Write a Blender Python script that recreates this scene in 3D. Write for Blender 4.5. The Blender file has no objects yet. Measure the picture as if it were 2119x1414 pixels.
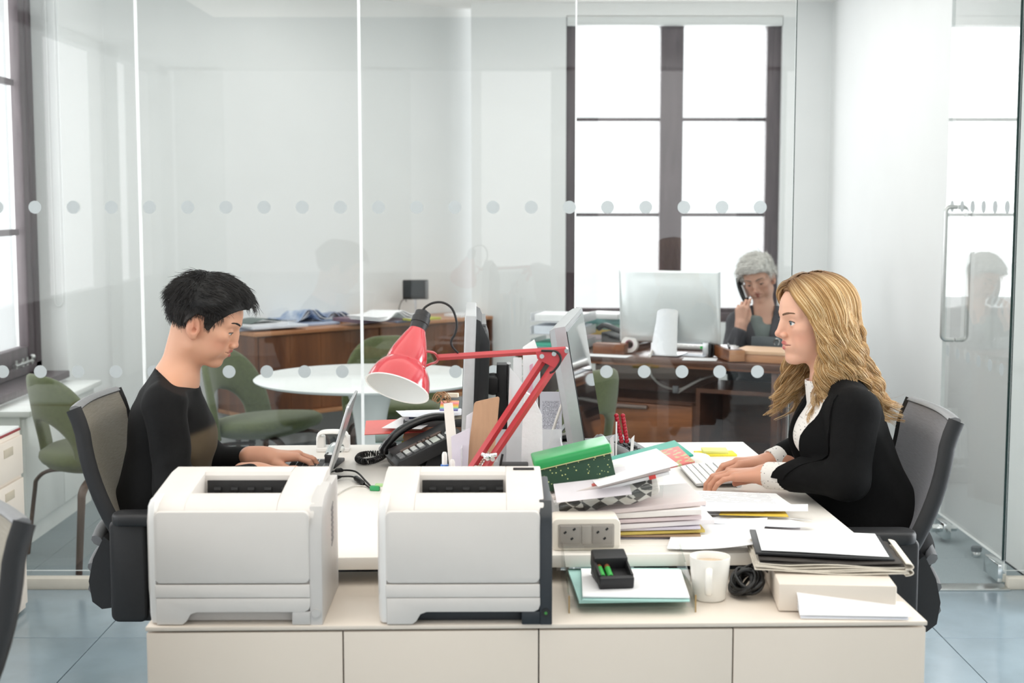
import bpy, bmesh, math, random
import numpy as np
from mathutils import Matrix, Vector, Euler

C = bpy.context.scene.collection
SC = bpy.context.scene
R = math.radians
random.seed(7)
RNG = np.random.default_rng(7)

# ---------------------------------------------------------------- camera
CAM_H = 1.5
PITCH = math.atan(293 / 2943.0)
cam_d = bpy.data.cameras.new('camera')
cam = bpy.data.objects.new('camera', cam_d)
C.objects.link(cam)
cam.location = (0, 0, CAM_H)
cam.rotation_euler = (math.pi / 2 - PITCH, 0, 0)
cam_d.sensor_width = 36
cam_d.lens = 2943.0 / 2119 * 36
cam_d.clip_start = 0.05
cam_d.dof.use_dof = True
cam_d.dof.focus_distance = 3.9
cam_d.dof.aperture_fstop = 4.5
SC.camera = cam

# ---------------------------------------------------------------- view, world, light
SC.view_settings.view_transform = 'Standard'
SC.view_settings.look = 'None'
SC.view_settings.gamma = 1
SC.view_settings.use_curve_mapping = False
SC.view_settings.exposure = -0.25
SC.cycles.use_denoising = True
SC.cycles.max_bounces = 10
SC.cycles.diffuse_bounces = 5
SC.cycles.glossy_bounces = 5
SC.cycles.transparent_max_bounces = 24
SC.cycles.sample_clamp_indirect = 6
SC.cycles.blur_glossy = 0.5
world = bpy.data.worlds.new('overcast_sky')
SC.world = world
world.use_nodes = True
_bg = world.node_tree.nodes['Background']
_bg.inputs[0].default_value = (0.97, 0.985, 1.0, 1)
_bg.inputs[1].default_value = 1.5


def area(name, loc, rot, sx, sy, power, col=(1, 1, 1)):
    d = bpy.data.lights.new(name, 'AREA')
    d.shape = 'RECTANGLE'
    d.size, d.size_y = sx, sy
    d.energy = power
    d.color = col
    o = bpy.data.objects.new(name, d)
    C.objects.link(o)
    o.location = loc
    o.rotation_euler = [R(a) for a in rot]
    return o


# daylight entering through the glazing (outside the frame or panes); the last three are added fill
area('daylight_left_windows', (-3.46, 1.2, 1.75), (0, -90, 0), 2.0, 6.5, 108, (0.985, 0.985, 1.0))
area('daylight_rear_windows', (1.5, -3.2, 1.8), (90, 0, 0), 3.6, 1.9, 30, (1.0, 0.985, 0.97))
area('daylight_back_window', (1.05, 9.6, 1.75), (-90, 0, 0), 1.3, 1.8, 36, (0.985, 0.985, 1.0))
area('daylight_side_window', (-2.75, 6.2, 1.75), (0, -90, 0), 1.9, 1.6, 38, (0.985, 0.985, 1.0))
area('right_floor_fill', (3.9, 4.05, 1.35), (0, 90, 0), 2.0, 1.6, 150, (0.96, 0.98, 1.0))  # added fill to brighten the right-hand floor, no window known there
area('overhead_fill', (0.0, 2.6, 2.72), (0, 0, 0), 4.0, 3.0, 66, (1.0, 0.92, 0.82))  # unseen soft fill overhead, added to light the front room
area('overhead_fill', (0.2, 7.3, 2.72), (0, 0, 0), 3.0, 2.2, 38, (1.0, 0.98, 0.95))  # second added fill, over the office, standing for no known fitting

# ---------------------------------------------------------------- projection helpers: a photograph pixel meets a plane of the room
_c, _s = math.cos(PITCH), math.sin(PITCH)


def _ray(px, py):
    u = (px - 1059.5) / 2943.0
    v = (707.0 - py) / 2943.0
    return Vector((u, _c + v * _s, -_s + v * _c))


def at(px, py, Y):
    r = _ray(px, py)
    return Vector((0, 0, CAM_H)) + r * (Y / r.y)


def on(px, py, z):
    r = _ray(px, py)
    return Vector((0, 0, CAM_H)) + r * ((z - CAM_H) / r.z)


# ---------------------------------------------------------------- materials
def lin(h):
    if isinstance(h, str):
        h = h.lstrip('#')
        h = [int(h[i:i + 2], 16) / 255 for i in (0, 2, 4)]
    return tuple(((c / 12.92) if c <= 0.04045 else ((c + 0.055) / 1.055) ** 2.4) for c in h) + (1.0,)


MATS = {}


def mat(name, col, rough=0.5, metal=0.0, var=0.0, scale=20.0, bump=0.0, spec=0.5, stretch=(1, 1, 1), sheen=0.0,
        trans=0.0, coat=0.0, bscale=None, col2=None, sss=0.0, alpha=1.0):
    """Principled material with procedural colour variation and fine relief."""
    if name in MATS:
        return MATS[name]
    m = bpy.data.materials.new(name)
    m.use_nodes = True
    nt = m.node_tree
    b = nt.nodes['Principled BSDF']
    b.inputs['Base Color'].default_value = lin(col)
    b.inputs['Roughness'].default_value = rough
    b.inputs['Metallic'].default_value = metal
    b.inputs['Specular IOR Level'].default_value = spec
    b.inputs['Sheen Weight'].default_value = sheen
    b.inputs['Transmission Weight'].default_value = trans
    b.inputs['Coat Weight'].default_value = coat
    b.inputs['Alpha'].default_value = alpha
    if sss:
        b.inputs['Subsurface Weight'].default_value = sss
        b.inputs['Subsurface Radius'].default_value = (0.012, 0.005, 0.003)
        b.inputs['Subsurface Scale'].default_value = 1.0
    if var or bump or col2:
        tc = nt.nodes.new('ShaderNodeTexCoord')
        mp = nt.nodes.new('ShaderNodeMapping')
        mp.inputs['Scale'].default_value = stretch
        nt.links.new(tc.outputs['Object'], mp.inputs['Vector'])
    if var or col2:
        n = nt.nodes.new('ShaderNodeTexNoise')
        n.inputs['Scale'].default_value = scale
        n.inputs['Detail'].default_value = 6
        nt.links.new(mp.outputs['Vector'], n.inputs['Vector'])
        r = nt.nodes.new('ShaderNodeValToRGB')
        c0 = lin(col)
        if col2:
            c1 = lin(col2)
            lo, hi = c1, c0
        else:
            lo = tuple(max(0, c * (1 - var)) for c in c0[:3]) + (1,)
            hi = tuple(min(1, c * (1 + var)) for c in c0[:3]) + (1,)
        r.color_ramp.elements[0].position = 0.3
        r.color_ramp.elements[1].position = 0.7
        r.color_ramp.elements[0].color = lo
        r.color_ramp.elements[1].color = hi
        nt.links.new(n.outputs['Fac'], r.inputs['Fac'])
        nt.links.new(r.outputs['Color'], b.inputs['Base Color'])
    if bump:
        n2 = nt.nodes.new('ShaderNodeTexNoise')
        n2.inputs['Scale'].default_value = bscale or scale * 4
        n2.inputs['Detail'].default_value = 4
        nt.links.new(mp.outputs['Vector'], n2.inputs['Vector'])
        bp = nt.nodes.new('ShaderNodeBump')
        bp.inputs['Strength'].default_value = bump
        bp.inputs['Distance'].default_value = 0.004
        nt.links.new(n2.outputs['Fac'], bp.inputs['Height'])
        nt.links.new(bp.outputs['Normal'], b.inputs['Normal'])
    MATS[name] = m
    return m


def glass_mat(name, tint=(0.955, 0.985, 0.975), ior=1.5):
    """Clear pane: straight-through transmission with Fresnel mirror reflection on both faces."""
    if name in MATS:
        return MATS[name]
    m = bpy.data.materials.new(name)
    m.use_nodes = True
    nt = m.node_tree
    nt.nodes.remove(nt.nodes['Principled BSDF'])
    out = nt.nodes['Material Output']
    tr = nt.nodes.new('ShaderNodeBsdfTransparent')
    tr.inputs[0].default_value = tint + (1,)
    gl = nt.nodes.new('ShaderNodeBsdfGlossy')
    gl.inputs['Roughness'].default_value = 0.0
    geo = nt.nodes.new('ShaderNodeNewGeometry')
    mr = nt.nodes.new('ShaderNodeMapRange')
    mr.inputs['To Min'].default_value = ior
    mr.inputs['To Max'].default_value = 1.0 / ior
    nt.links.new(geo.outputs['Backfacing'], mr.inputs['Value'])
    fr = nt.nodes.new('ShaderNodeFresnel')
    nt.links.new(mr.outputs['Result'], fr.inputs['IOR'])
    mx = nt.nodes.new('ShaderNodeMixShader')
    nt.links.new(fr.outputs[0], mx.inputs[0])
    nt.links.new(tr.outputs[0], mx.inputs[1])
    nt.links.new(gl.outputs[0], mx.inputs[2])
    nt.links.new(mx.outputs[0], out.inputs['Surface'])
    MATS[name] = m
    return m


def wood_mat(name, dark, light, scale=6.0, axis=(0.35, 6, 6), rough=0.38):
    if name in MATS:
        return MATS[name]
    m = bpy.data.materials.new(name)
    m.use_nodes = True
    nt = m.node_tree
    b = nt.nodes['Principled BSDF']
    b.inputs['Roughness'].default_value = rough
    tc = nt.nodes.new('ShaderNodeTexCoord')
    mp = nt.nodes.new('ShaderNodeMapping')
    mp.inputs['Scale'].default_value = axis
    n = nt.nodes.new('ShaderNodeTexNoise')
    n.inputs['Scale'].default_value = scale
    n.inputs['Detail'].default_value = 9
    n.inputs['Roughness'].default_value = 0.65
    n.inputs['Distortion'].default_value = 0.6
    r = nt.nodes.new('ShaderNodeValToRGB')
    r.color_ramp.elements[0].position = 0.36
    r.color_ramp.elements[1].position = 0.66
    r.color_ramp.elements[0].color = lin(dark)
    r.color_ramp.elements[1].color = lin(light)
    nt.links.new(tc.outputs['Object'], mp.inputs['Vector'])
    nt.links.new(mp.outputs['Vector'], n.inputs['Vector'])
    nt.links.new(n.outputs['Fac'], r.inputs['Fac'])
    nt.links.new(r.outputs['Color'], b.inputs['Base Color'])
    MATS[name] = m
    return m


def attr_mat(name, rough=0.5, sss=0.0, spec=0.5, sheen=0.0, bump=0.0, bscale=300):
    """Colour comes from the mesh's own per-vertex colour (skin tone, lips, printed dots)."""
    if name in MATS:
        return MATS[name]
    m = bpy.data.materials.new(name)
    m.use_nodes = True
    nt = m.node_tree
    b = nt.nodes['Principled BSDF']
    a = nt.nodes.new('ShaderNodeAttribute')
    a.attribute_name = 'tone'
    nt.links.new(a.outputs['Color'], b.inputs['Base Color'])
    b.inputs['Roughness'].default_value = rough
    b.inputs['Specular IOR Level'].default_value = spec
    b.inputs['Sheen Weight'].default_value = sheen
    if sss:
        b.inputs['Subsurface Weight'].default_value = sss
        b.inputs['Subsurface Radius'].default_value = (0.010, 0.004, 0.002)
        b.inputs['Subsurface Scale'].default_value = 1.0
    if bump:
        tc = nt.nodes.new('ShaderNodeTexCoord')
        n2 = nt.nodes.new('ShaderNodeTexNoise')
        n2.inputs['Scale'].default_value = bscale
        nt.links.new(tc.outputs['Object'], n2.inputs['Vector'])
        bp = nt.nodes.new('ShaderNodeBump')
        bp.inputs['Strength'].default_value = bump
        bp.inputs['Distance'].default_value = 0.002
        nt.links.new(n2.outputs['Fac'], bp.inputs['Height'])
        nt.links.new(bp.outputs['Normal'], b.inputs['Normal'])
    MATS[name] = m
    return m


# ---------------------------------------------------------------- objects
def props(o, label=None, cat=None, group=None, kind=None):
    if label: o['label'] = label
    if cat: o['category'] = cat
    if group: o['group'] = group
    if kind: o['kind'] = kind
    return o


def thing(name, label, cat, loc=(0, 0, 0), rz=0.0, group=None):
    o = bpy.data.objects.new(name, None)
    o.empty_display_size = 0.05
    C.objects.link(o)
    o.location = loc
    o.rotation_euler = (0, 0, rz)
    return props(o, label, cat, group)


def wmat(o):
    m = Matrix.LocRotScale(o.location, o.rotation_euler, o.scale)
    return wmat(o.parent) @ m if o.parent else m


def copy_tree(o, parent=None):
    c = o.copy()
    C.objects.link(c)
    c.parent = parent
    for ch in [x for x in bpy.data.objects if x.parent == o]:
        copy_tree(ch, c)
    return c


class MB:
    """Collects shapes and links them as ONE mesh object."""

    def __init__(s):
        s.v, s.f, s.mi = [], [], []
        s.cur = 0

    def add(s, verts, faces, M=None):
        o = len(s.v)
        if M is not None:
            verts = [M @ Vector(p) for p in verts]
        s.v += [tuple(p) for p in verts]
        s.f += [tuple(i + o for i in f) for f in faces]
        s.mi += [s.cur] * len(faces)
        return s

    def bm(s, bm, M=None):
        bm.verts.ensure_lookup_table()
        for i, v in enumerate(bm.verts): v.index = i
        s.add([v.co.copy() for v in bm.verts], [[v.index for v in f.verts] for f in bm.faces], M)
        bm.free()
        return s

    def box(s, c, d, rot=(0, 0, 0), bev=0.0, seg=2, M=None, taper=None):
        bm = bmesh.new()
        bmesh.ops.create_cube(bm, size=1)
        for v in bm.verts:
            v.co = Vector((v.co.x * d[0], v.co.y * d[1], v.co.z * d[2]))
            if taper and v.co.z > 0:
                v.co.x *= taper[0]; v.co.y *= taper[1]
        if bev:
            bmesh.ops.bevel(bm, geom=bm.edges[:], offset=min(bev, min(d) * 0.49), segments=seg, affect='EDGES', profile=0.5)
        X = Matrix.Translation(c) @ Euler([R(a) for a in rot]).to_matrix().to_4x4()
        return s.bm(bm, (M @ X) if M is not None else X)

    def rbox(s, c, d, rad, axis='z', bev=0.0, seg=5, rot=(0, 0, 0), M=None):
        """box whose four edges along one axis are rounded by rad"""
        a, b = {'z': (d[0], d[1]), 'x': (d[1], d[2]), 'y': (d[0], d[2])}[axis]
        pts = []
        for (sx, sy, a0) in ((1, 1, 0), (-1, 1, 90), (-1, -1, 180), (1, -1, 270)):
            for k in range(seg + 1):
                t = R(a0 + 90 * k / seg)
                pts.append((sx * (a / 2 - rad) + rad * math.cos(t), sy * (b / 2 - rad) + rad * math.sin(t)))
        h = {'z': d[2], 'x': d[0], 'y': d[1]}[axis]
        A = {'z': Matrix.Identity(4),
             'x': Matrix(((0, 0, 1, 0), (1, 0, 0, 0), (0, 1, 0, 0), (0, 0, 0, 1))),
             'y': Matrix(((1, 0, 0, 0), (0, 0, -1, 0), (0, 1, 0, 0), (0, 0, 0, 1)))}[axis]
        X = Matrix.Translation(c) @ Euler([R(q) for q in rot]).to_matrix().to_4x4() @ A
        return s.prism(pts, h, bev, (M @ X) if M is not None else X)

    def prism(s, pts, h, bev=0.0, M=None, seg=2):
        """2-D outline extruded to thickness h, centred on z = 0"""
        n = len(pts)
        if bev:
            bm = bmesh.new()
            lo = [bm.verts.new((p[0], p[1], -h / 2)) for p in pts]
            f = bm.faces.new(lo)
            ex = bmesh.ops.extrude_face_region(bm, geom=[f])
            for e in ex['geom']:
                if isinstance(e, bmesh.types.BMVert): e.co.z = h / 2
            bmesh.ops.recalc_face_normals(bm, faces=bm.faces[:])
            es = [e for e in bm.edges if abs(e.verts[0].co.z - e.verts[1].co.z) < h * .1]
            bmesh.ops.bevel(bm, geom=es, offset=bev, segments=seg, affect='EDGES', profile=0.5)
            return s.bm(bm, M)
        area2 = sum(pts[i][0] * pts[(i + 1) % n][1] - pts[(i + 1) % n][0] * pts[i][1] for i in range(n))
        if area2 < 0: pts = pts[::-1]
        v = [(p[0], p[1], -h / 2) for p in pts] + [(p[0], p[1], h / 2) for p in pts]
        f = [tuple(range(n - 1, -1, -1)), tuple(range(n, 2 * n))]
        f += [(i, (i + 1) % n, n + (i + 1) % n, n + i) for i in range(n)]
        return s.add(v, f, M)

    def tube(s, pts, r, n=8, M=None, closed=False, flat=None):
        pts = [Vector(p) for p in pts]
        m = len(pts)
        rr = r if isinstance(r, (list, tuple)) else [r] * m
        T = []
        for i in range(m):
            a = pts[(i - 1) % m] if (closed or i) else pts[0]
            b = pts[(i + 1) % m] if (closed or i < m - 1) else pts[-1]
            t = (b - a)
            T.append(t.normalized() if t.length > 1e-9 else Vector((0, 0, 1)))
        u = T[0].orthogonal().normalized()
        if flat: u = (Vector(flat) - T[0] * Vector(flat).dot(T[0])).normalized()
        vs, fs = [], []
        for i in range(m):
            u = (u - T[i] * u.dot(T[i]))
            u = u.normalized() if u.length > 1e-9 else T[i].orthogonal().normalized()
            w = T[i].cross(u)
            ri = rr[i]
            ra, rb = ri if isinstance(ri, (list, tuple)) else (ri, ri)
            for k in range(n):
                a = 2 * math.pi * k / n
                vs.append(pts[i] + u * (ra * math.cos(a)) + w * (rb * math.sin(a)))
        L = m if closed else m - 1
        for i in range(L):
            for k in range(n):
                a, b = i * n + k, i * n + (k + 1) % n
                c, d = ((i + 1) % m) * n + (k + 1) % n, ((i + 1) % m) * n + k
                fs.append((a, b, c, d))
        if not closed:
            fs.append(tuple(range(n - 1, -1, -1)))
            fs.append(tuple((m - 1) * n + k for k in range(n)))
        return s.add(vs, fs, M)

    def lathe(s, prof, n=24, M=None, cap=True):
        vs, fs = [], []
        m = len(prof)
        for (r, z) in prof:
            for k in range(n):
                a = 2 * math.pi * k / n
                vs.append((r * math.cos(a), r * math.sin(a), z))
        for i in range(m - 1):
            for k in range(n):
                fs.append((i * n + k, i * n + (k + 1) % n, (i + 1) * n + (k + 1) % n, (i + 1) * n + k))
        if cap:
            fs.append(tuple(range(n - 1, -1, -1)))
            fs.append(tuple((m - 1) * n + k for k in range(n)))
        return s.add(vs, fs, M)

    def cyl(s, a, b, r, n=12, r2=None):
        return s.tube([a, b], [r, r2 if r2 is not None else r], n)

    def ball(s, c, r, n=12, M=None):
        rx, ry, rz = r if isinstance(r, (list, tuple)) else (r, r, r)
        vs, fs = [(0, 0, -rz)], []
        h = n // 2
        for i in range(1, h):
            t = math.pi * i / h - math.pi / 2
            for k in range(n):
                a = 2 * math.pi * k / n
                vs.append((rx * math.cos(t) * math.cos(a), ry * math.cos(t) * math.sin(a), rz * math.sin(t)))
        vs.append((0, 0, rz))
        for k in range(n):
            fs.append((0, 1 + (k + 1) % n, 1 + k))
            fs.append((len(vs) - 1, 1 + (h - 2) * n + k, 1 + (h - 2) * n + (k + 1) % n))
        for i in range(h - 2):
            for k in range(n):
                a, b = 1 + i * n + k, 1 + i * n + (k + 1) % n
                fs.append((a, b, b + n, a + n))
        X = Matrix.Translation(c)
        return s.add(vs, fs, (M @ X) if M is not None else X)

    def sheet(s, fn, nu, nv, th=0.0004):
        """solid sheet: fn(u, v) -> point, u and v in 0..1, given thickness downwards along its normal"""
        P = [[Vector(fn(i / nu, j / nv)) for j in range(nv + 1)] for i in range(nu + 1)]
        top, bot = [], []
        for i in range(nu + 1):
            for j in range(nv + 1):
                du = P[min(i + 1, nu)][j] - P[max(i - 1, 0)][j]
                dv = P[i][min(j + 1, nv)] - P[i][max(j - 1, 0)]
                nn = du.cross(dv)
                nn = nn.normalized() if nn.length > 1e-12 else Vector((0, 0, 1))
                top.append(P[i][j] + nn * (th / 2))
                bot.append(P[i][j] - nn * (th / 2))
        W = nv + 1
        N = len(top)
        f = []
        for i in range(nu):
            for j in range(nv):
                a, b, c, d = i * W + j, (i + 1) * W + j, (i + 1) * W + j + 1, i * W + j + 1
                f.append((a, b, c, d))
                f.append((N + d, N + c, N + b, N + a))
        rim = [i * W for i in range(nu + 1)] + [nu * W + j for j in range(1, nv + 1)] + \
              [i * W + nv for i in range(nu - 1, -1, -1)] + [j for j in range(nv - 1, 0, -1)]
        for q in range(len(rim)):
            a, b = rim[q], rim[(q + 1) % len(rim)]
            f.append((a, N + a, N + b, b))
        return s.add(top + bot, f)

    def loft(s, rings, cap=True, M=None):
        n = len(rings[0])
        vs = [p for r_ in rings for p in r_]
        fs = []
        for i in range(len(rings) - 1):
            for k in range(n):
                fs.append((i * n + k, i * n + (k + 1) % n, (i + 1) * n + (k + 1) % n, (i + 1) * n + k))
        if cap:
            fs.append(tuple(range(n - 1, -1, -1)))
            fs.append(tuple((len(rings) - 1) * n + k for k in range(n)))
        return s.add(vs, fs, M)

    def mesh(s, name, mats, smooth=35):
        me = bpy.data.meshes.new(name)
        me.from_pydata(s.v, [], s.f)
        for m in (mats if isinstance(mats, (list, tuple)) else [mats]):
            me.materials.append(m)
        if any(s.mi):
            me.polygons.foreach_set('material_index', s.mi)
        me.update()
        if smooth:
            me.polygons.foreach_set('use_smooth', [True] * len(me.polygons))
            me.set_sharp_from_angle(angle=R(smooth))
        return me

    def build(s, name, mats, parent=None, smooth=35, world=False, label=None, cat=None, group=None, kind=None, fixn=False):
        if world and parent is not None:
            Mi = wmat(parent).inverted()
            s.v = [tuple(Mi @ Vector(p)) for p in s.v]
        me = s.mesh(name, mats, smooth)
        if fixn:
            b = bmesh.new(); b.from_mesh(me)
            bmesh.ops.recalc_face_normals(b, faces=b.faces[:]); b.to_mesh(me); b.free()
        o = bpy.data.objects.new(name, me)
        C.objects.link(o)
        o.parent = parent
        return props(o, label, cat, group, kind)


def rebase(o, loc):
    """move a single-mesh object's origin to loc without moving its shape"""
    v = Vector(loc)
    o.data.transform(Matrix.Translation(-v))
    o.location = v
    return o


def spline(pts, n=8):
    """Catmull-Rom through pts"""
    P = [Vector(p) for p in pts]
    P = [P[0] * 2 - P[1]] + P + [P[-1] * 2 - P[-2]]
    out = []
    for i in range(1, len(P) - 2):
        for k in range(n):
            t = k / n
            a, b, c, d = P[i - 1], P[i], P[i + 1], P[i + 2]
            out.append(0.5 * ((2 * b) + (c - a) * t + (2 * a - 5 * b + 4 * c - d) * t * t + (3 * b - a - 3 * c + d) * t ** 3))
    out.append(P[-2])
    return out
# ================================================================ the setting
PART_Y = 5.40          # glass partition plane
WALL_Y = 9.30          # window wall
WR_X, WL_X = 2.06, -2.23
CEIL = 2.76

m_wall = mat('white_wall_paint', '#eceeed', 0.85, var=0.012, scale=3, bump=0.03, bscale=220)
m_ceil = mat('white_ceiling_paint', '#f2f2f0', 0.9, var=0.01, scale=3)
m_tile = mat('blue_grey_floor_tile', '#82929b', 0.16, var=0.10, scale=4.5, bump=0.02, bscale=60, spec=0.8)
m_grout = mat('pale_grout', '#a9b2b6', 0.8, var=0.06, scale=60)
m_carpet = mat('grey_blue_carpet', '#8f9ca0', 0.95, var=0.16, scale=260, bump=0.5, bscale=700, sheen=0.15)
m_frame = wood_mat('dark_brown_window_paint', '#473d41', '#5f5357', 4, (8, 8, 0.6), 0.45)
m_blind = mat('white_blind_casing', '#e9ebe9', 0.5, var=0.01)
m_glass = glass_mat('clear_partition_glass', (0.984, 0.99, 0.986))
m_pane = glass_mat('clear_window_pane', (0.98, 0.99, 0.99))
m_edge = mat('dark_green_glass_edge', '#0b2a26', 0.15, var=0.1, scale=30)
m_edge2 = mat('pale_glass_joint_seal', '#f2f6f5', 0.35, var=0.02, scale=40)
m_dot = mat('frosted_white_film', '#c3c9ca', 0.6, var=0.02, scale=200, alpha=0.88)
m_steel = mat('brushed_steel', '#c9cbc9', 0.28, 1.0, var=0.06, scale=120, stretch=(1, 1, 12))
m_chrome = mat('polished_chrome', '#dfe3e3', 0.12, 1.0, var=0.02, scale=60)
m_rail = mat('beige_base_rail', '#d8d2c6', 0.5, var=0.03, scale=20)


def struct(mb, name, m, parent=None, smooth=30):
    return mb.build(name, m, parent, smooth, kind=None if parent else 'structure')


# floor of the front room: slab with each tile a piece of its own
fl = struct(MB().box((0, 1.2, -0.06), (7.4, 8.4, 0.1)), 'floor', m_grout)
TS = 0.726
tile_me = None
x0, y0 = 1.483, 4.77
for i in range(-7, 3):
    for j in range(-6, 1):
        cx, cy = x0 + (i + 0.5) * TS, y0 + (j + 0.5) * TS
        h = TS
        if j == 0:
            h = PART_Y - 0.03 - y0
            cy = y0 + h / 2
        if cy < 1.0 and j < -4: pass
        if j == 0:
            o = MB().box((0, 0, 0), (TS - 0.003, h - 0.003, 0.012), bev=0.001, seg=1).build('tile', m_tile, fl, 0)
        else:
            if tile_me is None:
                tile_me = MB().box((0, 0, 0), (TS - 0.003, TS - 0.003, 0.012), bev=0.001, seg=1).mesh('tile', m_tile, 0)
            o = bpy.data.objects.new('tile', tile_me)
            C.objects.link(o); o.parent = fl
        o.location = (cx, cy, -0.006 + 0.0006 * random.uniform(-1, 1))
# carpet tiles of the glazed office
cf = struct(MB().box((-0.05, 7.5, -0.06), (4.7, 4.3, 0.1)), 'floor_carpet', mat('carpet_backing', '#6d777b', 0.95, var=0.1))
ct_me = MB().box((0, 0, 0), (0.4985, 0.4985, 0.014), bev=0.0008, seg=1).mesh('carpet_tile', m_carpet, 0)
for i in range(9):
    for j in range(9):
        o = bpy.data.objects.new('carpet_tile', ct_me)
        C.objects.link(o); o.parent = cf
        cx, cy = 2.05 - 0.25 - 0.5 * i, 5.62 + 0.25 + 0.5 * j - 0.25
        if cy > 9.5 or cx < -2.4: cx = cx
        o.location = (cx, cy, -0.0075)

# window wall at the back of the office, with its opening
W0, W1, WZ0, WZ1 = 0.35, 1.745, 0.70, 2.68
wb = MB()
wb.box(((-0.264 + W0) / 2, WALL_Y + .13, CEIL / 2), (W0 + 0.264, .26, CEIL))
wb.box(((W1 + WR_X + .2) / 2, WALL_Y + .13, CEIL / 2), (WR_X + .2 - W1, .26, CEIL))
wb.box(((W0 + W1) / 2, WALL_Y + .13, WZ0 / 2), (W1 - W0, .26, WZ0))
wb.box(((W0 + W1) / 2, WALL_Y + .13, (CEIL + WZ1) / 2), (W1 - W0, .26, CEIL - WZ1))
struct(wb, 'wall_back', m_wall)
struct(MB().box((WR_X + .1, 7.3, CEIL / 2), (.2, 4.6, CEIL)), 'wall_right', m_wall)
# slanting wall behind the sideboard
U = Vector((.7396, .673, 0)); NV = Vector((-.673, .7396, 0))
PA = Vector((-0.56, 9.36, 0)) + Vector((-.673, .7396, 0)) * .035
L0, L1 = -2.42, 0.42
ctr = PA + U * ((L0 + L1) / 2) + NV * .1
struct(MB().box((ctr.x, ctr.y, 1.75), (L1 - L0, .2, 3.5), rot=(0, 0, math.degrees(math.atan2(U.y, U.x)))), 'wall_slant', m_wall)
# left wall with a window opening
LW0, LW1, LZ0, LZ1 = 5.5, 7.10, 0.62, 2.62
wl = MB()
wl.box((WL_X - .13, (LW1 + 7.9) / 2, 1.75), (.26, 7.9 - LW1, 3.5))
wl.box((WL_X - .13, (LW0 + LW1) / 2, LZ0 / 2), (.26, LW1 - LW0, LZ0))
wl.box((WL_X - .13, (LW0 + LW1) / 2, (LZ1 + 3.5) / 2), (.26, LW1 - LW0, 3.5 - LZ1))
struct(wl, 'wall_left', m_wall)
struct(MB().box((-.4, 7.5, CEIL + .05), (5.2, 4.2, .1)), 'ceiling', m_ceil)
# the rest of the front room (behind and beside the camera)
struct(MB().box((0.2, 1.2, CEIL + .05), (7.4, 8.4, .1)), 'ceiling', m_ceil)
wf = MB()
wf.box((-3.35, 1.2, .4), (.1, 8.4, .8)); wf.box((-3.35, 1.2, 2.73), (.1, 8.4, .1))
for yy in (-2.9, -1.0, 0.9, 2.8, 4.7):
    wf.box((-3.35, yy, 1.4), (.1, .5, 2.8))
struct(wf, 'wall_left_front', m_wall)
wq = MB()
wq.box((3.75, .1, 1.4), (.1, 6.2, 2.8)); wq.box((3.75, 5.15, 1.4), (.1, .5, 2.8))
wq.box((3.75, 4.05, .15), (.1, 1.7, .3)); wq.box((3.75, 4.05, 2.6), (.1, 1.7, .4))  # sill and head of an opening added to let the right fill in
struct(wq, 'wall_right_front', m_wall)
wr = MB(); wr.box((0.2, -3.0, .4), (7.2, .1, .8)); wr.box((.2, -3.0, 2.78), (7.2, .1, .1))
for xx in (-3.0, -1.2, .6, 2.4): wr.box((xx, -3.0, 1.4), (.45, .1, 2.8))
struct(wr, 'wall_rear', m_wall)
struct(MB().box((-2.8, PART_Y, 1.4), (1.1, .12, 2.8)), 'wall_pier', m_wall)
struct(MB().box((2.95, PART_Y + .0, 1.4), (1.6, .12, 2.8)), 'wall_pier', m_wall)

# back window: frame, mullion, glazing bars, panes, roller blind casing
win = struct(MB().box(((W0 + W1) / 2, WALL_Y + .14, WZ0 + .03), (W1 - W0, .22, .06), bev=.004), 'window_1', m_frame)
YF = WALL_Y + .10
fr = MB()
fr.box((W0 + .035, YF, (WZ0 + WZ1) / 2), (.07, .09, WZ1 - WZ0), bev=.006)
fr.box((W1 - .045, YF, (WZ0 + WZ1) / 2), (.09, .09, WZ1 - WZ0), bev=.006)
fr.box(((W0 + W1) / 2, YF, WZ1 - .03), (W1 - W0, .09, .06), bev=.006)
fr.build('frame', m_frame, win)
MB().box((1.038, YF - .005, (WZ0 + WZ1) / 2), (.148, .10, WZ1 - WZ0), bev=.008).build('mullion', m_frame, win)
MB().box(((W0 + W1) / 2, YF, WZ0 + .055), (W1 - W0, .08, .07), bev=.006).build('bottom_rail', m_frame, win)
for (a, b) in ((W0 + .07, .964), (1.112, W1 - .09)):
    for z in (1.403, 2.023):
        MB().box(((a + b) / 2, YF, z), (b - a, .04, .022), bev=.003).build('glazing_bar', m_frame, win)
    zs = [WZ0 + .09, 1.392, 2.012, WZ1 - .06]
    for k in range(3):
        MB().box(((a + b) / 2, YF + .01, (zs[k] + zs[k + 1]) / 2 + .005), (b - a, .006, zs[k + 1] - zs[k] - .012)).build('pane', m_pane, win)
MB().rbox(((W0 + W1) / 2, WALL_Y + .03, 2.648), (W1 - W0 - .01, .07, .062), .02, 'x').build('roller_blind', m_blind, win)
# white window handle seen low on the bottom rail
hd = MB()
hd.tube(spline([at(1268, 652, YF - .07), at(1285, 655, YF - .08), at(1300, 650, YF - .08), at(1304, 643, YF - .08)], 5), .008, 8)
hd.cyl(at(1276, 654, YF - .07), at(1276, 646, YF - .03), .008)
hd.build('handle', m_blind, win)

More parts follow.
